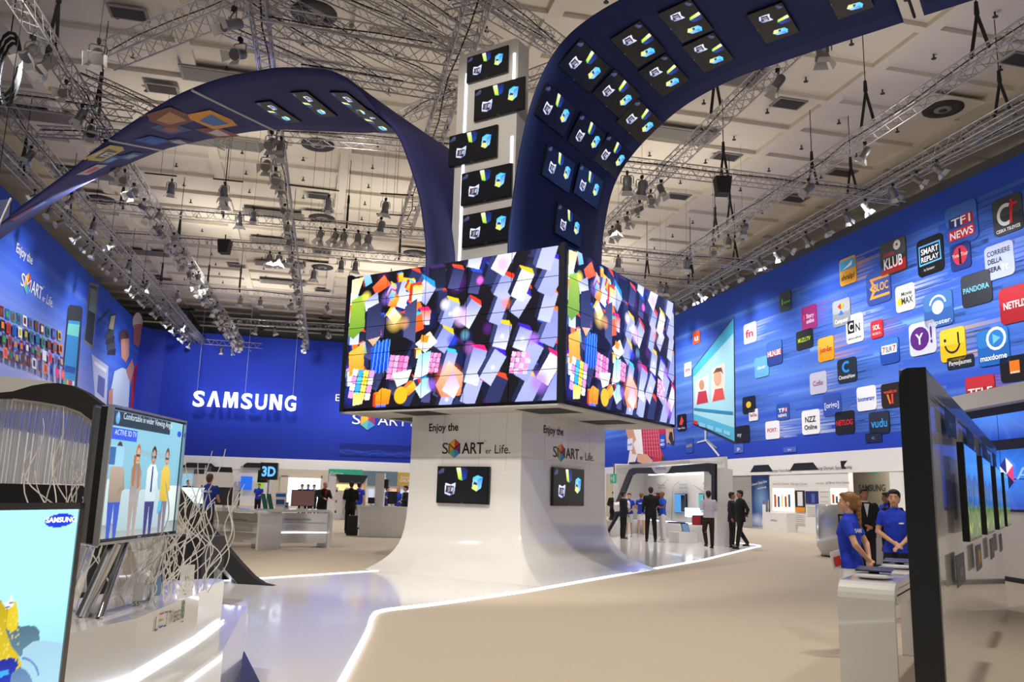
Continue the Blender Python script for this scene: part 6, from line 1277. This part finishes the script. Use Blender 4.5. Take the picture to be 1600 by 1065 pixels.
tpx(f2([(-60, 480), (0, 488), (40, 545), (30, 650), (70, 760), (118, 830), (110, 870), (-60, 880)]), 'd0b824', 'b09a1c'); tpx(f2([(50, 500), (90, 495), (102, 560), (98, 640), (70, 665), (38, 650), (36, 600)]), 'd4bc28'); tpx(f2([(30, 500), (52, 485), (58, 440), (66, 470), (74, 500), (76, 520), (45, 535), (28, 525)]), 'd8dce0')
for q in range(3): tpx(f2([(30, 508 + q * 9), (74, 500 + q * 9), (74, 503 + q * 9), (30, 511 + q * 9)]), '404850')
tpx(f2([(-60, 840), (0, 820), (60, 805), (98, 815), (100, 850), (70, 900), (50, 960), (-60, 1000)]), '2838b0', '1c2890'); tpx(f2([(-60, 900), (50, 870), (48, 900), (-60, 940)]), '38a0e0'); tpx(f2([(50, 1000), (60, 900), (110, 858), (150, 880), (178, 930), (190, 1000)]), '6c90b0', '5878a0')
for q in range(16): a_ = q * .09; u, v = tu(*[(125 + 90 * math.sin(a_)) / 3.5556, 800 + (925 - 115 * math.cos(a_)) / 3.5556]); tc.disc(u, v, .0025, '3c60b0', .9, .5)
for q in range(40): rs_ = np.random.RandomState(q); u, v = tu(rs_.uniform(-10, 30), 800 + rs_.uniform(500, 830) / 3.5556); tc.disc(u, v, .0025, 'e8d870', .6, .5)
cen = f2([(332, 45)])[0]
n_ = 22; tpx([(cen[0] + 23.5 * math.cos(i * math.tau / n_), cen[1] + 10.5 * math.sin(i * math.tau / n_) - 3.2 * math.cos(i * math.tau / n_)) for i in range(n_)], '1c3cd0')
tv1 = thing('television', 'nearest big television, bottom left, showing a cartoon arm in yellow on pale blue', 'television', tuple(TL + ndx * TVW / 2 - UP * (TVH + .02)))
tc.mesh('screen', TL - UP * TVH, ndx * TVW, UP * TVH, SCR, tv1); ow = TL - UP * TVH
mb = MB(); bz = .016
mb.obox(ow - ndx * bz - UP * bz - nn * .03, ndx * (TVW + 2 * bz), nn * .028, UP * (TVH + 2 * bz)); mb.build('casing', BEZEL, tv1)
mb = MB(); mb.obox(ow - ndx * bz + UP * TVH - nn * .03, ndx * (TVW + 2 * bz), nn * .034, UP * bz); mb.obox(ow + ndx * TVW - UP * bz - nn * .03, ndx * bz, nn * .034, UP * (TVH + 2 * bz)); mb.build('silver_frame', mat('dark_silver', (.25, .25, .26), rough=.25, metal=1), tv1)
lc = onpl(cen[0], cen[1] + 2.5, tpos, nn) + nn * .004; MB().text('SAMSUNG', lc - UP * .0, ndx, UP, .0125, 0, w=.10, bold=.04).build('screen_lettering', mat('screen_white', (1, 1, 1), emit=1.2), tv1)
p = (TL + ndx * TVW / 2) * [1, 1, 0]; t = thing('floor_plinth', 'white low base carrying the nearest television, mostly below the picture', 'plinth', p); MB().box(p + UP * .33, (.6, 1.3, .62), -hd).build('body', WHITE, t)
# price cards, labels
def card(label, xs, base, hgt, wd, mats, lean=.1, txt=None, dirx=None):
    p = onz(*xs, base); dx = unit(dirx if dirx is not None else (.8, .5, 0)); n_ = np.array([dx[1], -dx[0], 0]); t = thing('price_card', label, 'card', p); u = unit(UP - n_ * lean)
    MB().obox(p - dx * wd / 2, dx * wd, -n_ * .01, u * hgt).build('card', mats[0], t); mb = MB(); mb.obox(p - dx * wd / 2 + u * hgt * .72 + n_ * .001, dx * wd, n_ * .002, u * hgt * .28)
    if txt: mb.text(txt, p + u * hgt * .1 + n_ * .004, dx, u, hgt * .2, 1)
    mb.build('header', [mats[1], ink('404448')], t)
card('white card lettered 55 inch standing at the front of the plinth', (214, 950), ZU, .14, .055, [PLASTIC, PLASTIC], .1, '55"'); card('narrow blue and white label leaning on the plinth behind the 55 inch card', (246, 930), ZU, .17, .04, [ink('7898c0'), ink('2c58b0')], .3)
card('pale card standing farther back among the reeds', (292, 908), ZU, .12, .10, [PLASTIC, PLASTIC], .1, 'TV'); t = card('bright blue card at the bottom edge beside the nearest television', (108, 1092), .2, .16, .12, [ink('2878d0'), ink('2878d0')], .1, '8000')
# reeds
REED = mat('white_reed', (.80, .76, .70), rough=.5); rs = np.random.RandomState(9); RB = []
for k in range(54):
    if k < 16: bx, by = 215 + rs.uniform(-35, 35), 930 + rs.uniform(0, 22)
    elif k < 40: bx, by = 285 + rs.uniform(-45, 45), 912 + rs.uniform(-3, 16)
    else: bx, by = rs.uniform(60, 130), 925 + rs.uniform(0, 20)
    b = onz(bx, by, ZU); hgt = rs.uniform(.4, .85) if k < 40 else rs.uniform(.7, 1.15); 
    if k >= 16 and k < 40: hgt *= 1.25
    ln = rs.uniform(-.28, .28, 2); ph = rs.uniform(0, 6, 2); am = rs.uniform(.035, .10); fq = rs.uniform(5, 9)
    pts = [b + np.array([ln[0] * s_ + am * math.sin(ph[0] + fq * s_) * (.4 + .6 * math.sin(math.pi * s_)), ln[1] * s_ + am * math.cos(ph[1] + fq * .8 * s_), hgt * s_]) - np.array([am * .4 * math.sin(ph[0]), am * math.cos(ph[1]), 0]) for s_ in np.linspace(0, 1, 22)]
    o = MB().path(pts, [.004] * 18 + [.0038, .0035, .003, .0025], 5).build('curly_reed', REED)
    tag(o, 'thin wavy white reed rising from the %s' % ('left end of the plinth behind the televisions' if k >= 40 else 'plinth near the family television stand' if k < 16 else 'far right end of the plinth'), 'reed', 'wavy reeds, ' + ('left end' if k >= 40 else 'by the stand' if k < 16 else 'right end'))
rt = thing('fabric_ribbon', 'navy tip of another fabric ribbon at the left picture edge, with a pale edge', 'ribbon', onY(-20, 350, 16)); MB().prism([onY(-60, 322, 16), onY(17, 310, 16.4), onY(14, 338, 16.2), onY(-60, 400, 15.6)], (0, .06, 0)).build('fabric', NAVY, rt); MB().tube(onY(17, 310, 16.4), onY(-6, 362, 16), .025, 6).build('seam_rod', mat('pale_rod', (.6, .6, .6)), rt)
MB().tube(onY(-10, 330, 16), [*onY(-10, 330, 16)[:2], CEIL], .01, 4).build('hanging_wire', BLACKM, rt)
# black arch with its long leg, rods behind
AP = onz(425, 915, .02); AN = unit((-.25, -1, 0)); arch = thing('black_arch', 'black curved arch with a long slanting leg reaching the floor, on the left', 'arch', AP)
outer = [(-90, 640), (-40, 620), (0, 613), (20, 611), (50, 602), (72, 598.5), (90, 598), (112, 602), (135, 613), (160, 632), (200, 668), (262, 745), (288, 776), (306, 797), (351, 852), (374, 879), (394, 900), (410, 911), (430, 916)]
inner = [(378, 920), (361, 900), (316, 848), (302, 834), (278, 803), (250, 772), (215, 735), (165, 680), (145, 658), (125, 643), (100, 634), (60, 627), (20, 622), (-20, 622), (-80, 660), (-120, 740), (-150, 700)]
MB().prism([onpl(x, y, AP, AN) for x, y in outer + inner], -AN * .12).build('front_band', BLACKM, arch)
inn = [onpl(x, y, AP, AN) for x, y in inner[:13]]; AE = unit((-.55, 1, 0)) * 1.2
MB().loft([[p, p + AE] for p in inn], 0, False, False, True).build('silver_soffit', mat('silver_lining', (.62, .62, .62), rough=.35, metal=.3), arch)
ou = [onpl(x, y, AP, AN) for x, y in outer]; MB().loft([[p, p + AE * 1.2 + UP * .1] for p in ou[:11]], 0, False, False, True).build('grey_outer_skin', mat('grey_skin', (.30, .30, .30), rough=.5), arch)
A2 = AP - AN * 3.0; MB().prism([onpl(x, y, A2, AN) for x, y in ((-60, 578), (0, 587), (50, 592), (84, 597), (110, 612), (140, 640), (60, 640), (-60, 640))], -AN * .2).build('white_rear_band', WHITEM, arch)
MB().prism([onpl(x, y, AP - AN * .6, AN) for x, y in ((285, 842), (352, 842), (352, 905), (290, 905))][::1], -AN * .05).build('black_back_panel', BLACKM, arch)
ROD = mat('acrylic_rod', (.75, .77, .79), rough=.1, trans=.5, ior=1.3, alpha=.75); mb = MB(); rs = np.random.RandomState(1)
RP = AP - AN * .4
for x in np.arange(-10, 146, 3.1):
    x += rs.uniform(-.8, .8); yt = 626 + max(0, (x - 60)) ** 1.6 * .028; p = onpl(x, yt, RP, AN); b = onpl(x, 756 + rs.uniform(-1, 1), RP, AN); mb.tube(p + UP * .05, [p[0], p[1], b[2]], .016, 5)
tag(mb.build('rod_curtain', ROD), 'curtain of thin clear acrylic rods hanging inside the black arch', 'rod curtain', kind='stuff')
cz = onpl(50, 756, RP, AN)[2]; cc = onpl(40, 756, AP + AN * .2, AN); t = thing('black_counter', 'black counter block under the acrylic rods, behind the televisions', 'counter', cc * [1, 1, 0]); ca, cb_ = onpl(-60, 756, AP + AN * .3, AN), onpl(118, 756, AP + AN * .3, AN); MB().obox(ca * [1, 1, 0], (cb_ - ca) * [1, 1, 0], -AN * .9, UP * cz).build('body', BLACK, t)
ca, cb_ = onpl(100, 850, AP + AN * 2.5, AN), onpl(318, 850, AP + AN * 2.5, AN); zt = onpl(250, 836, AP + AN * 2.5, AN)[2]; t = thing('black_counter', 'wide black block behind the reeds and the slanted stand', 'counter', ca * [1, 1, 0]); MB().obox(ca * [1, 1, 0] + UP * .02, (cb_ - ca) * [1, 1, 0], -AN * .5, UP * (zt - .02)).build('body', BLACK, t)
mb = MB()
for x in np.arange(104, 137, 3.): p = onz(x, 936, .85) ; mb.tube(onpl(x, 850, AP + AN * 3.2, AN), onpl(x, 925, AP + AN * 3.2, AN), .012, 5)
for x in np.arange(312, 346, 3.): mb.tube(onpl(x, 862 + (x - 312) * .9, AP + AN * 2.2, AN), onpl(x, 905, AP + AN * 2.2, AN), .014, 5)
tag(mb.build('rod_curtain', ROD), 'short clear acrylic rods standing behind the plinth', 'rod curtain', kind='stuff')
# ================================================================== people
from mathutils.bvhtree import BVHTree
SKIN = {k: mat('skin_' + k, c, rough=.5, spec=.35) for k, c in (('fair', 'd8a688'), ('tan', 'b07c5c'), ('dark', '8a5a40'))}
def cap(mb, a, b, r0, r1, n=10):                                  # closed tapering limb with round ends
    mb.tube(a, b, r0, n, 0, r1, smooth=True); mb.ell(a, (r0 * 1.0,) * 3, 0, n, 6); mb.ell(b, (r1 * 1.0,) * 3, 0, n, 6)
def ringbody(mb, rows, n=16):
    rg = [[np.array([cx + rx * math.cos(q * math.tau / n), cy + ry * math.sin(q * math.tau / n), z]) for q in range(n)] for z, rx, ry, cx, cy in rows]
    mb.loft(rg, 0, True, True, True)
def solid(mb, vox, smooth=2):
    me = bpy.data.meshes.new('t'); me.from_pydata(mb.v, [], mb.f); o = bpy.data.objects.new('t', me); COL.objects.link(o)
    r = o.modifiers.new('r', 'REMESH'); r.mode = 'VOXEL'; r.voxel_size = vox; r.use_smooth_shade = True
    s = o.modifiers.new('s', 'SMOOTH'); s.factor = .5; s.iterations = smooth
    dg = bpy.context.evaluated_depsgraph_get(); m2 = bpy.data.meshes.new_from_object(o.evaluated_get(dg)); bpy.data.objects.remove(o); bpy.data.meshes.remove(me); return m2
def mpart(name, me, m, parent):
    me.name = name; me.materials.clear(); me.materials.append(m); o = bpy.data.objects.new(name, me); COL.objects.link(o); o.parent = parent; return o
ARMS = {'down': ((.25, .03, 1.17), (.26, -.05, .93)), 'clasp': ((.26, .02, 1.18), (.05, -.20, 1.02)), 'behind': ((.27, .12, 1.17), (.05, .19, 1.02)), 'crossed': ((.25, -.06, 1.19), (-.05, -.19, 1.20)),
        'hold': ((.24, -.02, 1.17), (.16, -.26, 1.12)), 'reach': ((.22, -.14, 1.22), (.16, -.36, 1.18)), 'tuck': ((.25, .05, 1.18), (.10, -.10, 1.24))}
def person(label, loc, H, rz, arms=('down', 'down'), legs='stand', top='polo', topc='1c40c0', bottom='trousers', botc='181a20', hair='short', hairc='2a1c14', skin='fair', shoe='101012', female=False, near=False, head=0., group=None, text=None, stoop=0., collar=None, acc=None):
    """local: x to the person's left as seen from the front, faces -y"""
    k = H / 1.75; vox = .0085 if near else .017
    t = thing('person', label, 'person', loc, rz, group); sk = SKIN[skin]; fw = .86 if female else 1.
    S = lambda p: np.array(p, float) * k
    sw = .185 * fw; LG = {'stand': (((.095, 0, .50), (.10, .03, .09)), ((-.095, 0, .50), (-.10, .03, .09))), 'walk': (((.09, -.10, .50), (.09, -.16, .09)), ((-.09, .02, .50), (-.09, .26, .16))), 'wide': (((.12, 0, .50), (.14, .03, .09)), ((-.12, 0, .50), (-.14, .03, .09))),
                           'step': (((.09, -.16, .54), (.09, .02, .14)), ((-.09, .02, .50), (-.09, .03, .09)))}[legs]
    def lean(p): p = np.array(p, float).copy(); p[1] -= stoop * max(0, p[2] - 1.0) ** 1.0; return p
    hx = .085 if not female else .07; hips = [(hx, 0, .93), (-hx, 0, .93)]; hc = lean((0, -.01, 1.635))
    body = MB(); ringbody(body, [(S(lean((0, 0, z)))[2], rx * fw * k, ry * k, 0, (cy - stoop * max(0, z - 1.)) * k) for z, rx, ry, cy in ((.86, .10, .08, 0), (.92, .155, .105, .01), (1.05, .125 if female else .14, .09, 0), (1.2, .14, .10, -.005), (1.34, .165, .105, 0), (1.42, .165, .085, .005), (1.47, .10, .06, .01), (1.5, .055, .055, .01))])
    cap(body, S(lean((0, .012, 1.46))), S(lean((0, -.005, 1.56))), .055 * k, .052 * k)
    for i, sd in enumerate((1, -1)):
        kn, an = LG[i]; cap(body, S(hips[i]), S(kn), .082 * k * (1.02 if female else 1), .052 * k); cap(body, S(kn), S(an), .054 * k, .034 * k); body.ell(S(lerp(kn, an, .28)) + S((0, .015, 0)), (.05 * k, .052 * k, .10 * k), 0, 10, 6)
        cap(body, S(an), S(np.array(an) + [0, -.10, -.045]), .035 * k, .03 * k)
    AP_ = []
    for i, sd in enumerate((1, -1)):
        e, w = ARMS[arms[i]]; sh = lean((sw * sd, .01, 1.415)); e = lean((e[0] * sd * (fw if abs(e[0]) > .2 else 1), e[1], e[2])); w = lean((w[0] * sd, w[1] - (.03 if arms[i] in ('clasp', 'crossed') and sd > 0 else 0), w[2] + (.03 if arms[i] in ('crossed', 'clasp') and sd < 0 else 0)))
        AP_.append((sh, e, w)); cap(body, S(sh), S(e), .047 * k * fw, .036 * k); cap(body, S(e), S(w), .038 * k, .025 * k)
        d = unit(np.array(w) - np.array(e)); side = unit(np.cross(d, (0, 0, 1.)) if abs(d[2]) < .9 else (0, 1., 0)); pn_ = np.cross(side, d)
        if arms[i] in ('clasp', 'behind', 'crossed'): d = unit(d + np.array([-sd * .5, 0, -.15]))
        P0_ = S(w) + d * .045 * k; body.ell(P0_, (.034 * k, .034 * k, .034 * k), 0, 8, 6); cap(body, S(w), P0_ + d * .03 * k, .024 * k, .026 * k, 8)
        for f_ in range(4):
            o_ = side * (f_ - 1.5) * .019 * k; L1 = (.036, .042, .039, .030)[f_] * k; a_ = P0_ + d * .035 * k + o_; b_ = a_ + unit(d + pn_ * -.25) * L1; c_ = b_ + unit(d * .7 - pn_ * .75) * L1 * .8
            cap(body, a_ - d * .02 * k, b_, .0095 * k, .0085 * k, 6); cap(body, b_, c_, .0085 * k, .007 * k, 6)
        cap(body, P0_ - side * .02 * k, P0_ - side * .052 * k + d * .02 * k, .011 * k, .010 * k, 6); cap(body, P0_ - side * .052 * k + d * .02 * k, P0_ - side * .055 * k + d * .05 * k, .010 * k, .008 * k, 6)
    hr = Matrix.Rotation(head, 3, 'Z'); hr = np.array(hr); Hc = S(hc)
    def hp(x, y, z): return Hc + hr @ (np.array([x, y, z]) * k)
    body.ell(hp(0, .012, .02), (.076 * k, .093 * k, .092 * k), 0, 14, 10, hr); body.ell(hp(0, -.018, -.035), (.060 * k, .072 * k, .075 * k), 0, 14, 10, hr); body.ell(hp(0, -.045, -.085), (.036 * k, .032 * k, .026 * k), 0, 10, 8, hr)
    cap(body, hp(0, -.082, .012), hp(0, -.103, -.026), .009 * k, .014 * k, 8)
    for sd in (1, -1):
        body.ell(hp(.075 * sd, .012, -.01), (.010 * k, .018 * k, .030 * k), 0, 8, 6, hr); body.ell(hp(.032 * sd, -.066, -.022), (.02 * k, .016 * k, .02 * k), 0, 8, 6, hr)
    body.ell(hp(0, -.084, -.058), (.022 * k, .010 * k, .010 * k), 0, 8, 6, hr)
    bo = mpart('body', solid(body, vox, 2), sk, t)
    mb = MB()
    for sd in (1, -1): mb.ell(hp(.031 * sd, -.0805, .004), (.012 * k, .008 * k, .006 * k), 0, 10, 6, hr)
    mb2 = MB(); bz = MB()
    for sd in (1, -1): mb2.ell(hp(.031 * sd, -.087, .004), (.0068 * k, .003 * k, .0064 * k), 0, 8, 6, hr); bz.path([hp(.014 * sd, -.0885, .023), hp(.032 * sd, -.087, .029), hp(.05 * sd, -.074, .024)], .0035 * k, 5)
    inv = lambda m_: m_
    def lp(name, mb_, m_, pa=None): o = mb_.build(name, m_); o.parent = pa or t; return o
    lp('eyes', mb, mat('eye_white', (.75, .73, .70), rough=.3), bo); lp('irises', mb2, mat('eye_dark', (.03, .02, .015), rough=.2), bo); lp('eyebrows', bz, mat('brow_' + hairc, hairc, rough=.8), bo)
    lp('lips', MB().ell(hp(0, -.091, -.058), (.022 * k, .0055 * k, .006 * k), 0, 10, 6, hr), mat('lips', (.42, .12, .10), rough=.4), bo)
    HM = mat('hair_' + hairc, hairc, rough=.55, noise=.25, scale=60)
    if hair != 'bald':
        hb = MB(); hb.ell(hp(0, .026, .034), (.087 * k, .097 * k, .094 * k), 0, 14, 10, hr); hb.ell(hp(0, .05, -.02), (.074 * k, .06 * k, .075 * k), 0, 12, 8, hr); hb.ell(hp(0, -.03, .088), (.062 * k, .058 * k, .030 * k), 0, 12, 8, hr)
        if hair in ('tied', 'tail'):
            hb.ell(hp(0, .028, .045), (.088 * k, .092 * k, .085 * k), 0, 14, 10, hr); hb.ell(hp(0, .115, .05), (.035 * k, .035 * k, .035 * k), 0, 10, 8, hr)
        if hair == 'tail':
            pts = [hp(0, .115, .04), hp(.01, .125, .0), hp(.0, .115, -.07), hp(.015, .11, -.15), hp(.0, .12, -.23), hp(.01, .13, -.28)]
            for a_, b_, r_ in zip(pts[:-1], pts[1:], (.030, .034, .030, .026, .018)): cap(hb, a_, b_, r_ * k, r_ * k * .9, 10)
            for q in range(10): a_ = lerp(pts[1], pts[4], q / 9); hb.ell(a_ + hr @ np.array([(.018 if q % 2 else -.018) * k, .0, 0]), (.028 * k,) * 3, 0, 8, 6)
        if hair == 'long':
            for x in (-.05, 0, .05): cap(hb, hp(x, .06, .0), hp(x * 1.2, .06, -.22), .045 * k, .035 * k, 10)
        mpart('hair', solid(hb, vox, 2), HM, t)
    # clothes
    if top:
        TM = mat('cloth_' + topc, topc, rough=.8, noise=.06, scale=30, bump=.3); g = MB(); low = {'polo': .90, 'suit': .80, 'shirt': .92}[top]; ex_ = {'polo': .020, 'suit': .034, 'shirt': .022}[top]
        rows = [(low, .160 if not female else .180, .112, .01), (.98, .155 if not female else .172, .108, .005), (1.07, .142 if not female else .128, .10, 0), (1.2, .152 if not female else .142, .108, -.005), (1.32, .17, .115, -.004), (1.41, .172, .092, .004), (1.455, .125, .070, .01), (1.485, .068, .062, .012)]
        ringbody(g, [(z * k, (rx * fw + ex_) * k, (ry + ex_ * .8) * k, 0, (cy - stoop * max(0, z - 1.)) * k) for z, rx, ry, cy in rows])
        if female: 
            for sd in (1, -1): g.ell(S(lean((.068 * sd, -.075, 1.29))), (.065 * k, .055 * k, .062 * k), 0, 10, 8)
        for sh, e, w in AP_:
            if top == 'polo': q = lerp(sh, e, .62); cap(g, S(sh), S(lerp(sh, e, .1)), .066 * k * fw, .064 * k * fw); g.tube(S(sh), S(q), .066 * k * fw, 12, 0, .062 * k * fw)
            else: cap(g, S(sh), S(e), .066 * k, .056 * k); cap(g, S(e), S(lerp(e, w, .92)), .054 * k, .040 * k)
        gm = solid(g, vox, 1); so = mpart({'polo': 'polo_shirt', 'suit': 'jacket', 'shirt': 'shirt'}[top], gm, TM, t)
        cr = MB(); cr.lathe(S(lean((0, .006, 1.478))), [(.066 * k, -.012 * k), (.074 * k, .0), (.064 * k, .034 * k), (.058 * k, .03 * k)], 16); lp('collar', cr, TM if collar is None else mat('cloth_' + collar, collar, rough=.7), so)
        if top == 'suit' and near is not None and collar:
            mb = MB(); y0 = -(.115 + ex_) * k; mb.add([S(lean((-.05, -.145, 1.455))), S(lean((.05, -.145, 1.455))), S(lean((0, -.158, 1.20)))], [(0, 1, 2)]); lp('shirt_front', mb, mat('cloth_' + collar, collar, rough=.7))
        if text:
            bv = BVHTree.FromPolygons([v.co.copy() for v in gm.vertices], [tuple(p.vertices) for p in gm.polygons]); tm = MB(); th, tz = (.045, 1.30) if near else (.05, 1.31)
            sgn = 1 if text[0] == 'back' else -1
            if text[0] == 'back': tm.text('SAMSUNG', (0, 0, tz * k), (-1, 0, 0), (0, 0, 1), th * k, 0, w=.24 * k, bold=.03)
            else: tm.ell((-.07 * k * -1, 0, (tz + .0) * k), (.038 * k, .0001, .012 * k), 0, 14, 4)
            V = []
            for p in tm.v:
                h = bv.ray_cast(Vector((p[0], sgn * .6, p[2])), Vector((0, -sgn, 0))); V.append(tuple(h[0] + Vector((0, sgn * .004, 0))) if h[0] else p)
            tm.v = V; lp('lettering', tm, ink('f0f2fa'), so)
    BM = mat('cloth_' + botc, botc, rough=.8, noise=.06, scale=30); g = MB()
    ringbody(g, [(z * k, rx * k * (1.0 if not female or z < 1 else .9), ry * k, 0, cy * k) for z, rx, ry, cy in ((.83, .165, .115, .012), (.92, .172, .122, .012), (1.03, .152, .108, .004))])
    if bottom in ('trousers', 'shorts'):
        for i in range(2):
            kn, an = LG[i]; cap(g, S(hips[i]), S(kn) if bottom == 'trousers' else S(lerp(hips[i], kn, .72)), .098 * k, .076 * k if bottom == 'trousers' else .088 * k)
            if bottom == 'trousers': cap(g, S(kn), S(lerp(kn, an, .96)), .074 * k, .058 * k)
    else: ringbody(g, [(z * k, rx * k, ry * k, 0, .01 * k) for z, rx, ry in ((.60 if bottom == 'skirt' else .68, .185, .145), (.75, .185, .140), (.92, .165, .125))])
    mpart({'trousers': 'trousers', 'shorts': 'shorts'}.get(bottom, 'skirt'), solid(g, vox, 1), BM, t)
    for i in range(2):
        an = np.array(LG[i][1]); g = MB(); g.ell(S(an + [0, -.065, -.05]), (.042 * k, .105 * k, .034 * k), 0, 12, 8); g.ell(S(an + [0, -.01, -.038]), (.040 * k, .055 * k, .045 * k), 0, 12, 8); g.box(S(an + [0, -.05, -.078]), (.075 * k, .22 * k, .022 * k))
        mpart('shoe', solid(g, vox * .8, 1), mat('shoe_' + shoe, shoe, rough=.5), t)
    return t
def pf(x, y, z=.02): p = onz(x, y, z); return p
BL = '1a3cc8'
# two hostesses at the right
person('woman in blue polo with long ponytail, seen from behind, hands clasped behind her back', (3.76, 9.35, 0), 1.665, R_(-127), ('behind', 'behind'), top='polo', topc=BL, bottom='skirt', botc='e8e8ec', hair='tail', hairc='8a6038', skin='fair', female=True, near=True, head=R_(12), text=('back',), shoe='e8e8e8')
person('smiling woman in blue polo and black skirt facing us, hands folded in front', (5.34, 11.7, 0), 1.745, R_(-22), ('clasp', 'clasp'), legs='walk', top='polo', topc=BL, bottom='skirt_short', botc='14161a', hair='tied', hairc='1c1410', skin='fair', female=True, near=True, head=R_(-6), text=('front',), shoe='f0f0f0')
person('man in black suit with folded hands, standing behind the two women', (7.42, 17.6, 0), 1.86, R_(-10), ('clasp', 'clasp'), top='suit', topc='14151a', collar='d8dce4', skin='tan', hairc='30241c')
person('person with long dark hair and dark jacket, mostly hidden behind the smiling woman', (8.45, 18.6, 0), 1.76, R_(160), top='suit', topc='15161c', hair='long', hairc='181210', female=True)
person('man in blue polo seen over the smiling woman, looking left', (8.9, 19.9, 0), 1.82, R_(-80), ('tuck', 'down'), top='polo', topc=BL, hairc='2c2018', skin='tan')
# group on the glossy stage
person('security man in black jacket with yellow badge, farthest left of the standing group', pf(959, 831, 0), 1.78, R_(10), ('clasp', 'clasp'), top='suit', topc='181a1c', collar='b8c8c0', botc='202226')
person('man in dark suit facing right, left of the woman in white shorts', pf(974, 842, .0), 1.76, R_(110), ('hold', 'down'), top='suit', topc='161a26', botc='12141a', collar='c8ccd8', hairc='1a1410', skin='tan')
person('woman in blue polo and white shorts, hands clasped, facing the man in dark suit', pf(983, 838), 1.68, R_(-20), ('clasp', 'clasp'), topc=BL, bottom='shorts', botc='e4e4e8', hair='tied', hairc='6a4830', female=True, shoe='ececec')
person('woman in blue polo and short white skirt seen from behind', pf(1002, 839), 1.70, R_(175), ('clasp', 'clasp'), topc=BL, bottom='skirt_short', botc='e8e8ea', hair='tied', hairc='7a5434', female=True, shoe='ececec', text=('back',))
person('tall man in black suit seen from behind in the middle of the group', pf(1017, 846), 1.90, R_(180), ('down', 'down'), legs='wide', top='suit', topc='101114', botc='101114', hairc='241a12')
person('bald man in bright blue polo and white trousers, arms crossed', pf(1035, 846.5), 1.76, R_(-75), ('crossed', 'crossed'), topc='1c58d8', botc='e6e6ea', hair='bald', skin='dark', shoe='e8e8e8')
person('man in white shirt and brown trousers seen from behind, stepping', pf(1108, 856), 1.80, R_(185), ('tuck', 'hold'), legs='step', top='shirt', topc='ccc8d8', botc='2c1c14', hairc='15100c', skin='tan')
person('man in open dark jacket over pale shirt, just left of the man in black', pf(1145, 855), 1.78, R_(60), ('down', 'down'), top='suit', topc='2a2830', collar='c8c4cc', botc='16181c', hairc='18120e', skin='tan')
person('man in black suit walking left at the tip of the stage', pf(1158, 857), 1.84, R_(-80), ('behind', 'behind'), legs='walk', top='suit', topc='121316', botc='121316', hairc='15100c', skin='tan')
# left halls
person('man in blue polo lettered SAMSUNG, seen from behind among the counters at the left', pf(318, 856, 0), 1.84, R_(175), ('hold', 'hold'), topc='1c3a9c', botc='3a3c44', hairc='5a4030', skin='fair', text=('back',))
person('man in long black coat with a bag, seen from behind by the white product shelf', pf(545, 833, 0), 1.84, R_(178), ('hold', 'hold'), top='suit', topc='0e0f12', botc='0e0f12', hairc='201812')
person('bald man in black jacket and red tie bending over the far counter', pf(500, 832, 0), 1.80, R_(40), ('reach', 'reach'), top='suit', topc='121318', collar='b02828', hair='bald', skin='fair', stoop=.25)
for x, c, hh, lb in ((469, '181a20', '2a2018', 'leftmost of three distant people in the bright doorway, black suit'), (478.5, BL, '2a1c14', 'middle one of three distant people in the bright doorway, blue polo'), (488, '15161c', '1c1612', 'rightmost of three distant people in the bright doorway, dark suit')):
    person(lb, pf(x, 806, 0), 1.76, R_(20), ('clasp', 'down'), top='polo' if c == BL else 'suit', topc=c, collar=None if c == BL else 'd0d4dc', hairc=hh)
person('man in blue polo and white trousers beside the product shelf, seen from behind', pf(558, 826, 0), 1.84, R_(150), ('hold', 'down'), topc=BL, botc='dcdce2', hairc='2c2018', text=('back',))
person('man in dark blue polo leaning behind the plain box counter', pf(600, 818, 0), 1.72, R_(70), ('reach', 'reach'), topc='1c3490', hairc='20160f', stoop=.15)
person('blond woman in blue polo behind the plain box counter', pf(620, 821, 0), 1.70, R_(10), ('hold', 'hold'), topc=BL, hair='long', hairc='c89858', female=True)
person('man in dark suit between the blond woman and the column', pf(631, 826, 0), 1.76, R_(-60), ('hold', 'down'), top='suit', topc='14161c', collar='d8dce4', hairc='1c1410')
person('man in blue polo and white trousers half hidden by the column edge', pf(641, 822, 0), 1.84, R_(120), ('down', 'down'), topc='1c44b8', botc='dcdce2', hairc='18120e', skin='dark')
person('distant man in blue polo seen between the counters below the 3D sign', pf(401, 806, 0), 1.72, R_(0), ('hold', 'hold'), topc=BL, hairc='5a4030')
person('distant man in black suit at the left beside the big television', pf(289, 808, 0), 1.78, R_(30), ('hold', 'down'), top='suit', topc='15161a', collar='d0d0d8', hairc='4a3020')
p = pf(547, 836, 0) + np.array([.12, -.35, 0]); t = thing('travel_bag', 'black bag on wheels behind the man in the long black coat', 'bag', p); MB().box(p + UP * .45, (.32, .22, .46), 0).build('bag_body', BLACKM, t, .03, 2); MB().path([p + [-.1, 0, .86], p + [-.1, 0, 1.1], p + [.1, 0, 1.1], p + [.1, 0, .86]], .012, 5).build('handle', BLACKM, t)
MB().box(p + UP * .13, (.36, .2, .22)).build('wheel_base', BLACKM, t)
p = np.array([3.53, 9.25, .82]); t = thing('leaflet', 'red and white leaflet held behind the woman with the ponytail', 'leaflet', p); MB().obox(p, (.12, .05, .03), (.0, .02, 0), (-.03, 0, .2)).build('paper', ink('e8e4e4'), t); MB().obox(p + [.02, -.006, .05], (.08, .03, .02), (0, .004, 0), (-.015, 0, .1)).build('print', ink('c83828'), t)
